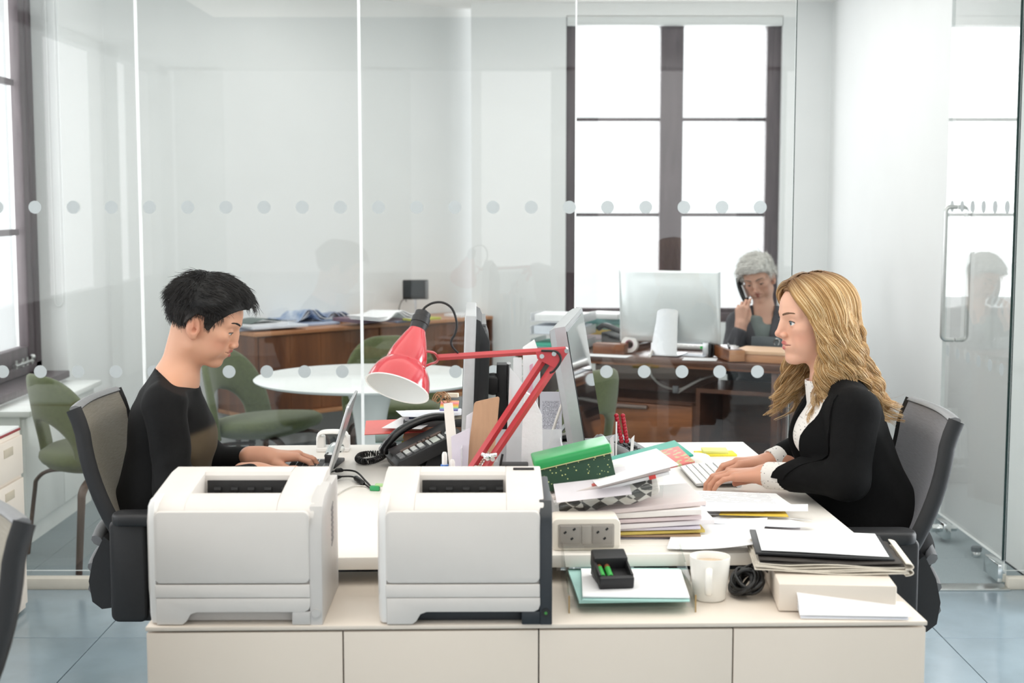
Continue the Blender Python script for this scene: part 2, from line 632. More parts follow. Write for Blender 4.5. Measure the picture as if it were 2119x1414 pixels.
# left window
win2 = struct(MB().box((WL_X - .10, (LW0 + LW1) / 2 - .02, LZ0 + .015), (.24, LW1 - LW0 - .04, .035), bev=.006), 'window_2', m_frame)
XF = WL_X - .17
fr = MB()
fr.box((XF, LW1 - .045, 1.62), (.08, .085, 2.0), bev=.006)
fr.box((XF, LW0 + .045, 1.62), (.08, .085, 2.0), bev=.006)
fr.box((XF, (LW0 + LW1) / 2, LZ1 - .04), (.08, LW1 - LW0, .08), bev=.006)
fr.build('frame', m_frame, win2)
MB().box((XF, (LW0 + LW1) / 2, LZ0 + .06), (.08, LW1 - LW0, .05), bev=.006).build('bottom_rail', m_frame, win2)
sa = MB()
sa.box((XF + .012, LW1 - .13, 1.62), (.05, .09, 1.9), bev=.005)
sa.box((XF + .012, (LW0 + LW1) / 2 - .1, LZ0 + .125), (.05, LW1 - LW0 - .2, .09), bev=.005)
sa.build('sash', m_frame, win2)
for z in (1.345, 2.06):
    MB().box((XF, (LW0 + LW1) / 2 - .1, z), (.03, LW1 - LW0 - .2, .03), bev=.004).build('glazing_bar', m_frame, win2)
zs = [LZ0 + .16, 1.33, 2.045, LZ1 - .09]
for k in range(3):
    MB().box((XF, (LW0 + LW1) / 2 - .12, (zs[k] + zs[k + 1]) / 2 + .007), (.006, LW1 - LW0 - .24, zs[k + 1] - zs[k] - .014)).build('pane', m_pane, win2)
st = MB()
st.cyl((XF + .06, 6.65, LZ0 + .10), (XF + .06, 6.9, LZ0 + .10), .009, 8)
for yy in (6.67, 6.76, 6.82, 6.89): st.cyl((XF + .06, yy, LZ0 + .085), (XF + .06, yy, LZ0 + .125), .007, 8)
st.ball((XF + .06, 6.9, LZ0 + .118), .016, 10)
st.build('casement_stay', m_steel, win2)
# cord loop of the blind beside the left window
cd = MB()
cx_, cy_ = WL_X - .055, LW1 - .012
cd.tube([(cx_, cy_, 2.6), (cx_, cy_, 1.0)] + [(cx_ + .02 - .02 * math.cos(t), cy_, 1.0 - .03 * math.sin(t)) for t in np.linspace(0, math.pi, 8)] + [(cx_ + .04, cy_, 1.0), (cx_ + .04, cy_, 2.6)], .0025, 6)
cd.build('blind_cord', m_blind, win2)

# ---------------------------------------------------------------- glazed partition
gp = thing('glass_partition', 'frameless clear glass partition with two rows of frosted dots', 'partition', (0, PART_Y, 0))
dot_me = MB().lathe([(.0245, 0), (.0245, .0008)], 28, Matrix.Rotation(R(90), 4, 'X')).mesh('frosted_dot', m_dot, 30)
GZ = 2.74


def glass_panel(x0, x1, parent, name='glass_panel'):
    mb = MB()
    mb.box(((x0 + x1) / 2, 0, .045 + GZ / 2), (x1 - x0 - .004, .010, GZ - .05))
    mb.mi = [0] * 6
    bm = None
    for i, f in enumerate(mb.f):
        xs = [mb.v[k] for k in f]
        n = (Vector(xs[1]) - Vector(xs[0])).cross(Vector(xs[2]) - Vector(xs[1]))
        mb.mi[i] = 0 if abs(n.normalized().y) > .9 else 1
    return mb.build(name, [m_glass, m_edge2], parent, 0)


XJ = [-2.27, -1.405, -0.572, 0.240, 1.062]
panels = []
for k in range(4):
    panels.append((XJ[k], XJ[k + 1], glass_panel(XJ[k], XJ[k + 1], gp)))
panels.append((1.905, 2.75, glass_panel(1.905, 2.75, gp)))
dx = .1468 * PART_Y / 5.5
xd0 = at(1257, 429, PART_Y).x
zu, zl = at(1257, 429, PART_Y).z, at(1253, 769, PART_Y).z
for (a, b, po) in panels[:4]:
    k0 = math.ceil((a + .02 - xd0) / dx)
    x = xd0 + k0 * dx
    while x < b - .02:
        for z in (zu, zl):
            o = bpy.data.objects.new('frosted_dot', dot_me)
            C.objects.link(o); o.parent = po
            o.location = (x, -.0062, z)
        x += dx
m_joint = mat('white_silicone_joint', '#f4f6f5', 0.4, var=0.02, scale=50)
for i, x in enumerate(XJ[1:4] ):
    MB().box((x, 0, GZ / 2 + .04), (.0105 if i < 2 else .006, .012, GZ - .05)).build('joint_strip', m_joint, gp, 0)
MB().box((XJ[4] + .0, 0, GZ / 2 + .04), (.003, .011, GZ - .05)).build('joint_strip', m_edge, gp, 0)
MB().box((-.59, 0, .022), (3.32, .05, .044), bev=.003).build('base_rail', m_rail, gp)
MB().box((2.33, 0, .022), (.82, .05, .044), bev=.003).build('base_rail', m_rail, gp)
struct(MB().box((1.49, PART_Y, .003), (.86, .09, .008), bev=.002), 'trim_1', m_steel)   # door threshold plate

# open glass door, swung at right angles into the office
dr = thing('glass_door', 'open frameless glass door with long steel pull handle', 'door', (1.905, PART_Y - .02, 0))
DH, DW = 2.72, .84
mb = MB().box((0, .02 + DW / 2, .06 + DH / 2), (.016, DW, DH - .1))
for i, f in enumerate(mb.f):
    xs = [Vector(mb.v[k]) for k in f]
    n = (xs[1] - xs[0]).cross(xs[2] - xs[1]).normalized()
    mb.mi[i] = 0 if abs(n.x) > .9 else (1 if n.y < -.5 else 2)
mb.build('glass_leaf', [m_glass, m_edge, m_edge2], dr, 0)
dot2 = MB().lathe([(.0245, 0), (.0245, .0008)], 24, Matrix.Rotation(R(-90), 4, 'Y')).mesh('frosted_dot', m_dot, 30)
for k in range(6):
    for z in (zu, zl):
        o = bpy.data.objects.new('frosted_dot', dot2)
        C.objects.link(o); o.parent = dr
        o.location = (-.0084, .09 + k * .137, z)
hz0, hz1 = .90, 1.47
for sx in (-1, 1):
    h = MB()
    px = sx * .052
    pts = [(sx * .004, .72, hz1)] + [(px - sx * .02 + sx * .02 * math.sin(a), .72, hz1 - .02 + .02 * math.cos(a)) for a in np.linspace(0, math.pi / 2, 6)] + \
          [(px - sx * .02 + sx * .02 * math.cos(a), .72, hz0 + .02 - .02 * math.sin(a)) for a in np.linspace(0, math.pi / 2, 6)] + [(sx * .004, .72, hz0)]
    h.tube(pts, .0095, 12)
    h.build('pull_handle', m_steel, dr)
MB().box((0, .115, .055), (.034, .17, .07), bev=.003).build('patch_fitting', m_chrome, dr)
MB().box((0, .79, .055), (.034, .12, .07), bev=.003).build('patch_fitting', m_chrome, dr)
lk = MB(); lk.cyl((.016, .80, .055), (.06, .80, .055), .014, 12); lk.cyl((-.016, .80, .055), (-.05, .80, .055), .018, 12)
lk.build('lock_barrel', m_chrome, dr)
ds = thing('door_stop', 'round steel door stop on the carpet by the open door', 'door stop', on(2020, 1152, 0))
MB().lathe([(.018, 0), (.018, .022), (.017, .024)], 20).build('base', m_chrome, ds)
MB().lathe([(.0205, .022), (.022, .024), (.022, .04), (.018, .043)], 20).build('rubber_ring', mat('grey_rubber', '#70777a', .7, var=.05), ds)

# long white bench cupboard under the left window
bn = thing('window_bench', 'low white bench cupboard under the dark framed left window', 'cupboard', (-2.15, 6.0, 0))
m_lam = mat('white_laminate', '#e8ebe8', 0.4, var=0.015, scale=8)
MB().box((-.02, .52, .33), (.14, 1.03, .50), bev=.002).build('body', m_lam, bn)
MB().box((-.03, .52, .04), (.14, 1.0, .08)).build('plinth', m_lam, bn)
MB().box((.0, .52, .592), (.20, 1.07, .025), bev=.003).build('top', m_lam, bn)
for k in range(2):
    MB().box((.057, .27 + .515 * k, .33), (.016, .505, .47), bev=.002).build('door', m_lam, bn)
# ================================================================ furniture
m_deskw = mat('white_desk_laminate', '#f0ebe3', 0.32, var=0.01, scale=6)
m_cab = mat('warm_white_cabinet_paint', '#ded3c6', 0.42, var=0.012, scale=5)
m_gap = mat('dark_joint_shadow_gap', '#3a322e', 0.8, var=.05)
m_blk = mat('matt_black_plastic', '#1b1b1d', 0.5, var=0.08, scale=60, bump=0.05, bscale=900)
m_blkg = mat('gloss_black_plastic', '#121214', 0.22, var=0.05, scale=60)
m_gryp = mat('grey_plastic', '#7c7d7f', 0.45, var=0.05, scale=60)
m_silver = mat('silver_plastic', '#b9bbbd', 0.38, 0.35, var=0.03, scale=60)
m_white = mat('white_plastic', '#ecebe8', 0.35, var=0.012, scale=30)
m_alu = mat('satin_aluminium', '#c8cacc', 0.32, 0.85, var=0.02, scale=80)
m_walnut = wood_mat('walnut_veneer', '#4f2d1c', '#8c5835', 3.0, (1.2, 1.2, .22))
m_walnuth = wood_mat('walnut_veneer_horizontal_grain', '#5a321d', '#a2653b', 3.2, (.25, 1.5, 2.6))
m_walnutd = wood_mat('dark_walnut_veneer', '#40281f', '#6b4634', 3.0, (.3, 1.5, 1.5), .3)
m_copper = wood_mat('pale_walnut_edge', '#a8714c', '#d09a70', 3.0, (.3, 3, 3), .35)
m_green = mat('olive_green_wool', '#565e3b', 0.95, var=0.12, scale=70, bump=0.35, bscale=600, sheen=0.25)
m_legw = wood_mat('dark_bent_plywood', '#3b2d27', '#5f4a3f', 5, (3, 3, .6), .45)

# -------- two desks pushed together, front edges turned slightly from the camera
DZ = .73
DROT = R(2.6)
DCX, DCY = .016, 3.748
desk = thing('desk', 'white desk that holds the laptop and the red task lamp', 'desk', (DCX, DCY, 0), DROT)
desk2 = thing('desk', 'white desk with slanting edge that holds keyboard and loose papers', 'desk', (DCX, DCY, 0), DROT)
for d_, x0, x1 in ((desk, -.752, -.002), (desk2, .002, .757)):
    MB().box(((x0 + x1) / 2, 0, DZ - .014), (x1 - x0, 1.43, .028), bev=.0025).build('desktop', m_deskw, d_)
    for yy in (-.64, .64):
        lx = x0 + .06 if x0 < -.1 else x1 - .06
        MB().box((lx, yy, .351), (.05, .05, .702), bev=.004).build('leg', m_alu, d_)
    MB().box(((x0 + x1) / 2, .0, .67), (x1 - x0 - .12, .04, .05), bev=.003).build('cross_beam', m_alu, d_)
    MB().box((x1 - .07 if x0 < -.1 else x0 + .07, 0, .35), (.03, 1.2, .70), bev=.003).build('end_panel', m_deskw, d_)

# -------- low storage units along the front
CROT = R(1.45)
c0 = Vector((-.715, 2.711, 0))
for k, (lab) in enumerate(('warm white two door storage cupboard below the two printers', 'warm white two door storage cupboard below the mug and letter tray')):
    cu = Vector((math.cos(CROT), math.sin(CROT), 0))
    o = thing('storage_cabinet', lab, 'cabinet', c0 + cu * (.7685 * k), CROT)
    MB().box((.384, .205, .330), (.764, .37, .658)).build('body', m_cab, o)
    for q in range(2):
        MB().box((.1915 + .3843 * q, .006, .3285), (.3815, .018, .657), bev=.0012).build('door', m_cab, o)
tp = thing('cabinet_top', 'continuous warm white worktop under the printers and mug', 'worktop', c0, CROT)
MB().box((.7685, .20, .6655), (1.539, .408, .009), bev=.002).build('board', m_cab, tp)
CZ = .67

# -------- laser printers
m_prt = mat('warm_grey_printer_plastic', '#d6d1cc', 0.42, var=0.012, scale=12, bump=0.04, bscale=1500)
m_prt2 = mat('printer_light_plastic', '#e6e4e1', 0.38, var=0.01, scale=12)
m_prtg = mat('printer_base_grey', '#c3c0bd', 0.45, var=0.02, scale=20)
m_prtd = mat('printer_base_charcoal', '#20262c', 0.4, var=0.06, scale=20)
m_dark = mat('dark_recess_plastic', '#141416', 0.55, var=.1, scale=40)


def printer(label, loc, rz, dark):
    o = thing('laser_printer', label, 'printer', loc, rz, None)
    W, D, Hh = .345, .275, .24
    base = m_prtd if dark else m_prtg
    # side profile (y depth, z): front curves, top rises to the rear
    body = MB()
    prof = [(.006, .052), (0, .07), (0, .205), (.006, .222), (.022, .236), (.06, .245), (D * .8, .262), (D, .262), (D, .03), (.03, .03)]
    A = Matrix(((0, 0, 1, 0), (1, 0, 0, 0), (0, 1, 0, 0), (0, 0, 0, 1)))
    # frame pieces around the output well: left cheek, right cheek, rear block, front block
    well0, well1, wy0, wy1 = .075, .255, .075, .215
    for (xa, xb) in ((.004, well0), (well1, W - .016)):
        body.prism(prof, xb - xa, .002, Matrix.Translation((( xa + xb) / 2, 0, 0)) @ A)
    pf = [(.006, .052), (0, .07), (0, .205), (.006, .222), (.022, .236), (.06, .245), (wy0, .246), (wy0 + .115, .222), (wy0 + .115, .03), (.03, .03)]
    body.prism(pf, well1 - well0, 0, Matrix.Translation(((well0 + well1) / 2, .0004, 0)) @ A)
    pr = [(wy1, .20), (wy1, .2545), (D * .8, .2615), (D, .262), (D, .03), (wy1, .03)]
    body.prism(pr, well1 - well0, 0, Matrix.Translation(((well0 + well1) / 2, 0, 0)) @ A)
    body.build('housing', m_prt, o, 30)
    MB().box(((well0 + well1) / 2, (wy0 + wy1) / 2 + .03, .197), (well1 - well0, wy1 - wy0 - .06, .012)).build('output_well', m_prt, o)
    rl = MB()
    for k in range(5):
        rl.cyl((well0 + .02 + k * .035, wy1 - .006, .226), (well0 + .034 + k * .035, wy1 - .006, .226), .006, 8)
    rl.box(((well0 + well1) / 2, wy1 - .002, .222), (well1 - well0 - .01, .006, .045))
    rl.build('exit_rollers', m_dark, o)
    # smooth front door panel, tray drawer and rounded left flank
    fp = MB().rbox((W * .5 - .003, -.003, .155), (W - .043, .014, .143), .012, 'y', bev=.003)
    fp.build('front_panel', m_prt, o)
    MB().rbox((W * .5 - .003, -.0035, .0685), (W - .043, .014, .026), .002, 'y', bev=.0015).build('drawer_strip', m_prt, o)
    # drawer lower lip with a notch cut below for the fingers
    x0, x1 = .0205, W - .024
    pts = [(x0, .002), (x0 + .05, .002), (x0 + .058, .008), (x0 + .066, .022), (x0 + .078, .0265), (x1 - .012, .0265), (x1 - .003, .031), (x1, .04), (x1, .0545), (x0, .0545)]
    AX = Matrix(((1, 0, 0, 0), (0, 0, -1, 0), (0, 1, 0, 0), (0, 0, 0, 1)))
    MB().prism(pts, .014, .0015, Matrix.Translation((0, -.0035, 0)) @ AX).build('paper_drawer', m_prt, o)
    fl_ = MB()
    ring = []
    for z, i in ((.004, .010), (.02, .004), (.10, 0), (.20, 0), (.235, .006), (.246, .02)):
        ring.append([(.002 - .0 + i * .4, D - .002, z), (.002 + i * .3, .03, z), (.003 + i * .3, .008 + i * .2, z), (.010 + i * .2, -.006 + i * .4, z), (.020, -.009 + i * .5, z), (.024, .02, z), (.024, D - .002, z)])
    fl_.loft(ring)
    fl_.build('left_flank', m_prt2, o, 50, fixn=True)
    bs = MB()
    bs.box((W / 2, D / 2 + .006, .0165), (W - .03, D - .02, .029), bev=.003)
    if dark:
        sp = [(-.008, .0), (-.008, .20), (.004, .222), (.03, .240), (D, .240), (D, .0)]
    else:
        sp = [(-.008, .0), (-.008, .19), (.004, .215), (.012, .232), (.05, .246), (D * .55, .254), (D * .6, .245), (D, .244), (D, .0)]
    bs.prism(sp, .025, .002, Matrix.Translation((W - .0128, 0, 0)) @ A)
    bs.box((W - .042, -.004, .014), (.036, .012, .027), bev=.002)
    bs.build('base', base, o, 30)
    MB().cyl((W - .0128, -.007, .024), (W - .0128, -.0115, .024), .0085, 20).build('power_button', m_prtg if not dark else m_blk, o)
    if dark:
        MB().cyl((W - .0128, -.0112, .024), (W - .0128, -.0122, .024), .003, 10).build('green_light', mat('green_indicator', '#3f8a3c', .3, var=.05), o)
        MB().box((W - .052, D * .86, .264), (.044, .012, .003)).build('label_slot', m_dark, o)
    else:
        for k in range(8):
            MB().box((W - .0008, D * .62, .125 + k * .0105), (.003, .034, .005), rot=(18, 0, 0)).build('vent_slat', m_gryp, o)
    for (px_, py_) in ((.03, .03), (W - .03, .03), (.03, D - .04), (W - .03, D - .04)):
        MB().lathe([(.01, 0), (.01, .006)], 10, Matrix.Translation((px_, py_, 0))).build('foot', m_blk, o)
    return o


printer('warm grey laser printer with grey base and side vents', (-.716, 2.725, CZ), R(.6), False)
printer('pale laser printer with charcoal base and power light, near the socket block', (-.266, 2.728, CZ), R(.6), True)

# -------- office swivel chairs
m_mesh = mat('grey_woven_mesh', '#85858a', 0.8, var=0.10, scale=8, stretch=(4, 4, 400), bump=0.3, bscale=90, alpha=.86, col2='#a3a3a8')
m_mesh_lit = mat('backlit_woven_mesh', '#b3ac9f', 0.8, var=0.10, scale=8, stretch=(4, 4, 400), bump=0.3, bscale=90, alpha=.82, col2='#8c8679')  # paler copy of the mesh: light coming through is put into its colour
m_cfab = mat('black_seat_fabric', '#1c1c1e', 0.9, var=0.12, scale=200, bump=0.2)


def office_chair(label, loc, rz, mm):
    o = thing('office_chair', label, 'chair', loc, rz)
    def bx(t, s):      # reclined, gently dished back plane: t height 0..1 from z .60 to .955, s across
        z = .59 + .365 * t
        x = -.195 - .115 * t + .03 * (2 * t - 1) ** 2 - .018 * math.cos(s * math.pi / 2) - .02 * max(0, t - .86) * 7
        return Vector((x, s * (.205 - .012 * t), z))
    mbk = MB()
    mbk.sheet(lambda u, v: bx(v, -.97 + 1.94 * u), 16, 20, .004)
    mbk.build('mesh_back', mm, o, 60)
    for s in (-1, 1):
        rl = MB()
        rl.tube([bx(t, s) + Vector((-.012, 0, 0)) for t in np.linspace(0, 1, 12)], [(.021, .011)] * 12, 8, flat=(1, 0, 0))
        rl.build('back_rail', m_blk, o, 60)
    tr = MB()
    tr.tube([bx(1, s) + Vector((-.008, 0, 0)) for s in np.linspace(-1, 1, 12)], [(.015, .009)] * 12, 8, flat=(1, 0, 0))
    tr.build('top_rail', m_gryp, o, 60)
    lo = MB()
    lo.loft([[(x - .03 * (1 - abs(q) * .3), .215 * q, z) for (x, z) in ((-.215, .62), (-.245, .56), (-.258, .50), (-.25, .445), (-.225, .425), (-.19, .43), (-.185, .5), (-.19, .60))] for q in np.linspace(-1, 1, 9)])
    lo.build('lower_back_shell', m_blk, o, 60, fixn=True)
    for z in (.60, .525, .465):
        MB().tube([(-.284 + .014 * abs(q) ** 2 - (.012 if z < .59 else 0), .16 * q, z + .01 * math.cos(q * 2)) for q in np.linspace(-1, 1, 9)], [(.012, .018)] * 9, 8).build('lumbar_lever', m_gryp, o, 60)
    MB().rbox((.03, 0, .455), (.46, .46, .07), .09, 'z', bev=.02).build('seat', m_cfab, o, 60)
    for s in (-1, 1):
        ar = MB()
        ar.rbox((-.045, s * .268, .682), (.30, .075, .032), .03, 'z', bev=.008)
        ar.build('armrest', m_blk, o, 50)
        up = MB()
        up.rbox((-.155, s * .262, .545), (.095, .05, .27), .02, 'y', bev=.008)
        up.rbox((-.10, s * .225, .425), (.2, .10, .03), .01, 'z', bev=.006)
        up.build('arm_support', m_blk, o, 50)
    md = MB(); md.box((-.02, 0, .395), (.22, .16, .055), bev=.012)
    md.build('tilt_mechanism', m_blk, o)
    lv = MB(); lv.tube([(-.05, -.06, .41), (-.04, -.17, .395), (.0, -.215, .36)], [.012, .012, .02], 8)
    lv.build('lever', m_blk, o, 60)
    MB().lathe([(.028, .10), (.028, .25), (.018, .25), (.018, .375)], 16).build('gas_column', m_alu, o)
    for k in range(5):
        a = 2 * math.pi * k / 5 + .3
        lg = MB(); lg.tube([(.03 * math.cos(a), .03 * math.sin(a), .115), (.17 * math.cos(a), .17 * math.sin(a), .10), (.30 * math.cos(a), .30 * math.sin(a), .075)], [(.024, .02), (.02, .016), (.014, .011)], 8)
        lg = lg.build('base_leg', m_blk, o, 60)
        w = MB(); c_ = (.30 * math.cos(a), .30 * math.sin(a))
        w.cyl((c_[0] - .024 * math.sin(a), c_[1] + .024 * math.cos(a), .03), (c_[0] + .024 * math.sin(a), c_[1] - .024 * math.cos(a), .03), .03, 14)
        w.build('caster', m_blkg, lg, 40)
    return o


office_chair('black swivel chair with mesh back painted backlit beige behind the short-haired woman', (-.836, 3.88, 0), 0, m_mesh_lit)
office_chair('black swivel chair with grey mesh back behind the blonde woman', (.79, 3.68, 0), math.pi, m_mesh)
office_chair('dark swivel chair cut off by the lower left picture edge', (-1.19, 2.32, 0), R(220), m_mesh_lit)

# -------- white drawer pedestal with red top at the left edge
pd = thing('drawer_pedestal', 'white metal drawer pedestal with thin red top edge', 'drawer unit', (-1.95, 4.82, 0))
MB().box((0, 0, .34), (.33, .56, .66), bev=.002).build('body', m_cab, pd)
MB().box((0, 0, .674), (.334, .564, .008), bev=.001).build('top', mat('red_lacquer', '#8e2f36', .4, var=.05), pd)
MB().box((0, 0, .682), (.326, .556, .008), bev=.001).build('top_pad', m_lam, pd)
for k, (z, h) in enumerate(((.585, .14), (.43, .14), (.19, .31))):
    d_ = MB().box((.171, 0, z), (.014, .53, h), bev=.0015).build('drawer', m_cab, pd)
    MB().box((.1785, .12, z + h / 2 - .04), (.003, .09, .03), bev=.001).build('recessed_pull', mat('beige_recess', '#b9ae9b', .5, var=.05), d_)

# -------- round pedestal table
tb = thing('pedestal_table', 'round white pedestal table in the glazed office', 'table', (-.625, 6.21, 0))
MB().lathe([(0.001, .70), (.44, .702), (.49, .708), (.505, .716), (.507, .721), (.50, .727), (.001, .727)], 72, cap=False).build('tabletop', mat('white_lacquer', '#eef1ef', .25, var=.01), tb, 50)
prof = [(.255, .0), (.255, .008), (.20, .022), (.13, .05), (.085, .10), (.062, .2), (.056, .32), (.062, .45), (.08, .58), (.105, .66), (.14, .70)]
pp = spline([(r_, 0, z_) for r_, z_ in prof], 4)
MB().lathe([(p.x, p.z) for p in pp], 40).build('pedestal', MATS['white_lacquer'], tb, 60)


# -------- green upholstered side chairs
def green_chair(label, loc, rz):
    o = thing('side_chair', label, 'chair', loc, rz, 'green side chairs')
    rings = []
    for a in np.linspace(-.12, math.pi + .12, 34):
        ca, sa = math.cos(a), math.sin(a)
        ii = Vector((.145 * ca, .475 + .125 * sa))
        ex = .62
        oo = Vector((.252 * math.copysign(abs(ca) ** ex, ca), .42 + .375 * math.copysign(abs(sa) ** .78, sa)))
        if sa < 0: oo = Vector((.245 * ca, .42 + .25 * sa)); 
        ring = []
        for k in range(14):
            t = 2 * math.pi * k / 14
            f = .5 + .5 * math.copysign(abs(math.cos(t)) ** .45, math.cos(t))
            th = .019 * math.copysign(abs(math.sin(t)) ** .7, math.sin(t))
            p = ii.lerp(oo, f)
            s, z = p.x, p.y
            x = -.235 - .16 * (z - .45) + 1.9 * s * s - .25 * max(0, z - .66) ** 1.0 * 0
            nx = Vector((1, -3.8 * s, .16)).normalized()
            ring.append(Vector((x, s, z)) + nx * th)
        rings.append(ring)
    MB().loft(rings).build('backrest', m_green, o, 70, fixn=True)
    n = 40
    def disc(rx, z, dx=0):
        return [(dx + rx * math.copysign(abs(math.cos(t)) ** .85, math.cos(t)) * 1.02, rx * .98 * math.copysign(abs(math.sin(t)) ** .85, math.sin(t)), z + .085 * (dx + rx * math.cos(t)) * .9) for t in np.linspace(0, 2 * math.pi, n, endpoint=False)]
    MB().loft([disc(.02, .425), disc(.20, .42), disc(.238, .428), disc(.25, .448), disc(.246, .468), disc(.22, .484), disc(.12, .494), disc(.01, .497)]).build('seat', m_green, o, 70, fixn=True)
    MB().loft([disc(.02, .39, -.02), disc(.15, .392, -.02), disc(.205, .41, -.015), disc(.225, .432, -.01)]).build('shell', m_green, o, 70, fixn=True)
    for sx in (-1, 1):
        for sy in (-1, 1):
            fx = .205 if sx > 0 else -.20
            zt = .395 if sx > 0 else .36
            path = spline([(fx * .2, sy * .05, zt), (fx * .75, sy * .165, zt), (fx * 1.0, sy * .205, zt - .035), (fx * 1.06, sy * .215, zt - .1), (fx * 1.2, sy * .235, .0)], 6)
            MB().tube(path, [(.023 - .009 * i / len(path), .0085) for i in range(len(path))], 10, flat=(-sy * .7, fx * 3, 0)).build('leg', m_legw, o, 50)
    return o


green_chair('green wool side chair standing beside the white window bench', (-1.725, 5.93, 0), R(43))
green_chair('green wool side chair left of the white pedestal table', (-1.16, 6.66, 0), R(-20))
green_chair('green wool side chair on the far side of the pedestal table', (-.60, 7.12, 0), R(-82))
green_chair('green wool side chair in front of the walnut desk', (.165, 6.11, 0), R(138))

# -------- walnut sideboard on the slanting wall
SU = Vector((.7396, .673, 0))
srz = math.atan2(.673, .7396)
sb = thing('sideboard', 'long walnut sideboard covered with papers along the slanting wall', 'sideboard', (-1.454, 8.0, 0), srz)
SL, SD, SZ0, SZ1 = 1.80, .42, .25, .75
MB().box((SL / 2, SD / 2, SZ1 - .011), (SL, SD, .022), bev=.002).build('top', m_copper, sb)
MB().box((SL / 2, SD / 2 - .005, SZ0 + .012), (SL, SD + .01, .024), bev=.002).build('bottom_board', m_copper, sb)
for x in (.011, SL - .011):
    MB().box((x, SD / 2, (SZ0 + SZ1) / 2), (.022, SD - .01, SZ1 - SZ0 - .048)).build('end_panel', m_walnut, sb)
MB().box((SL / 2, SD - .01, (SZ0 + SZ1) / 2), (SL - .05, .01, SZ1 - SZ0 - .05)).build('back_panel', m_walnutd, sb)
xs = [.03, .03 + .86, .03 + 1.74]
for k in range(2):
    d_ = MB().box(((xs[k] + xs[k + 1]) / 2, .03 + .0 * k, (SZ0 + SZ1) / 2), (.852, .02, SZ1 - SZ0 - .052), bev=.001).build('sliding_door', m_walnut, sb)
    for q in range(4):
        MB().box((xs[k] + .11 + .213 * q, .018, (SZ0 + SZ1) / 2), (.211, .006, SZ1 - SZ0 - .056), bev=.0006, seg=1).build('veneer_leaf', m_walnut, d_)
for x in (.1, SL - .1):
    for y in (.06, SD - .06):
        MB().tube([(x, y, .0), (x, y, SZ0)], [.014, .02], 10).build('leg', m_legw, sb)

# -------- walnut executive desk with open shelves
EROT = R(-26.5)
e0 = on(1226, 736.7, .745)
eu = Vector((math.cos(EROT), math.sin(EROT), 0))
ed = thing('executive_desk', 'walnut executive desk with drawer and open shelves facing the glass', 'desk', (e0.x, e0.y, 0), EROT)
EL0, EL1, EDp = -.42, .95, .72
MB().box(((EL0 + EL1) / 2, EDp / 2, .7325), (EL1 - EL0, EDp, .025), bev=.003).build('top', m_walnutd, ed)
MB().box(((EL0 + EL1) / 2, EDp / 2, .714), (EL1 - EL0 - .02, EDp - .02, .014)).build('top_edge', m_walnuth, ed)
MB().box((EL1 - .05, EDp / 2 - .02, .36), (.032, EDp - .1, .70), bev=.002).build('end_panel', m_walnutd, ed)
MB().box((EL0 + .05, EDp / 2 - .02, .36), (.032, EDp - .1, .70), bev=.002).build('end_panel', m_walnutd, ed)
S0 = .10
dw = MB()
dw.box((.17, S0 + .16, .302), (.66, .32, .018)); dw.box((.17, S0 + .16, .525), (.66, .32, .018))
dw.box((-.15, S0 + .16, .41), (.018, .32, .21)); dw.box((.487, S0 + .16, .41), (.022, .32, .24))
dw.box((.17, S0 + .32, .50), (.66, .014, .42))
dw.build('drawer_case', m_walnutd, ed)
d_ = MB().box((.17, S0 + .004, .413), (.62, .018, .20), bev=.001).build('drawer', m_walnuth, ed)
MB().box((.16, S0 - .015, .497), (.19, .022, .018), bev=.004).build('handle', mat('dull_bronze', '#8a7a72', .4, .6, var=.05), d_)
cs = MB()
cs.box((.72, S0 + .17, .292), (.44, .36, .02)); cs.box((.72, S0 + .17, .595), (.44, .36, .02))
cs.box((.51, S0 + .17, .44), (.02, .36, .29)); cs.box((.93, S0 + .17, .44), (.02, .36, .29))
cs.box((.72, S0 + .345, .44), (.42, .012, .29))
cs.build('open_shelf_box', m_walnutd, ed)
# ================================================================ things on the desks and the storage units
m_paper = mat('white_paper', '#efeff0', 0.75, var=0.015, scale=30)
m_paper2 = mat('cool_white_paper', '#e3e6ee', 0.75, var=0.02, scale=30)
m_cream = mat('newsprint_paper', '#d6cfc2', 0.85, var=0.10, scale=45, bump=0.05)
m_tan = mat('tan_cardboard', '#c59f80', 0.8, var=0.05, scale=18, stretch=(6, 6, 1))
m_red = mat('red_lamp_enamel', '#bd2a34', 0.16, var=0.03, scale=8, coat=0.5)
m_redd = mat('red_painted_steel', '#b93a40', 0.3, var=0.03, scale=8, coat=0.2)
m_cable = mat('black_rubber_cable', '#121213', 0.45, var=0.08, scale=80)
m_wcable = mat('white_cable', '#d9d6d0', 0.45, var=0.04, scale=80)
m_teal = mat('teal_card', '#1f9a85', 0.5, var=0.04, scale=15)
m_aqua = mat('pale_turquoise_paper', '#a9d2cc', 0.7, var=0.04, scale=20)
m_coral = mat('coral_red_plastic_folder', '#dc5c55', 0.35, var=0.05, scale=15)
m_yellow = mat('yellow_paper', '#e3d33d', 0.7, var=0.04, scale=30)
m_yelp = mat('pale_yellow_paper', '#dfe08a', 0.7, var=0.04, scale=30)
m_navy = mat('navy_blue_card', '#1b2f57', 0.6, var=0.05, scale=30)
m_clear = glass_mat('clear_acrylic', (0.97, 0.975, 0.97), 1.45)
m_film = mat('milky_clear_plastic', '#e9ebee', 0.25, var=0.03, scale=12, alpha=.55, bump=.15, bscale=20)


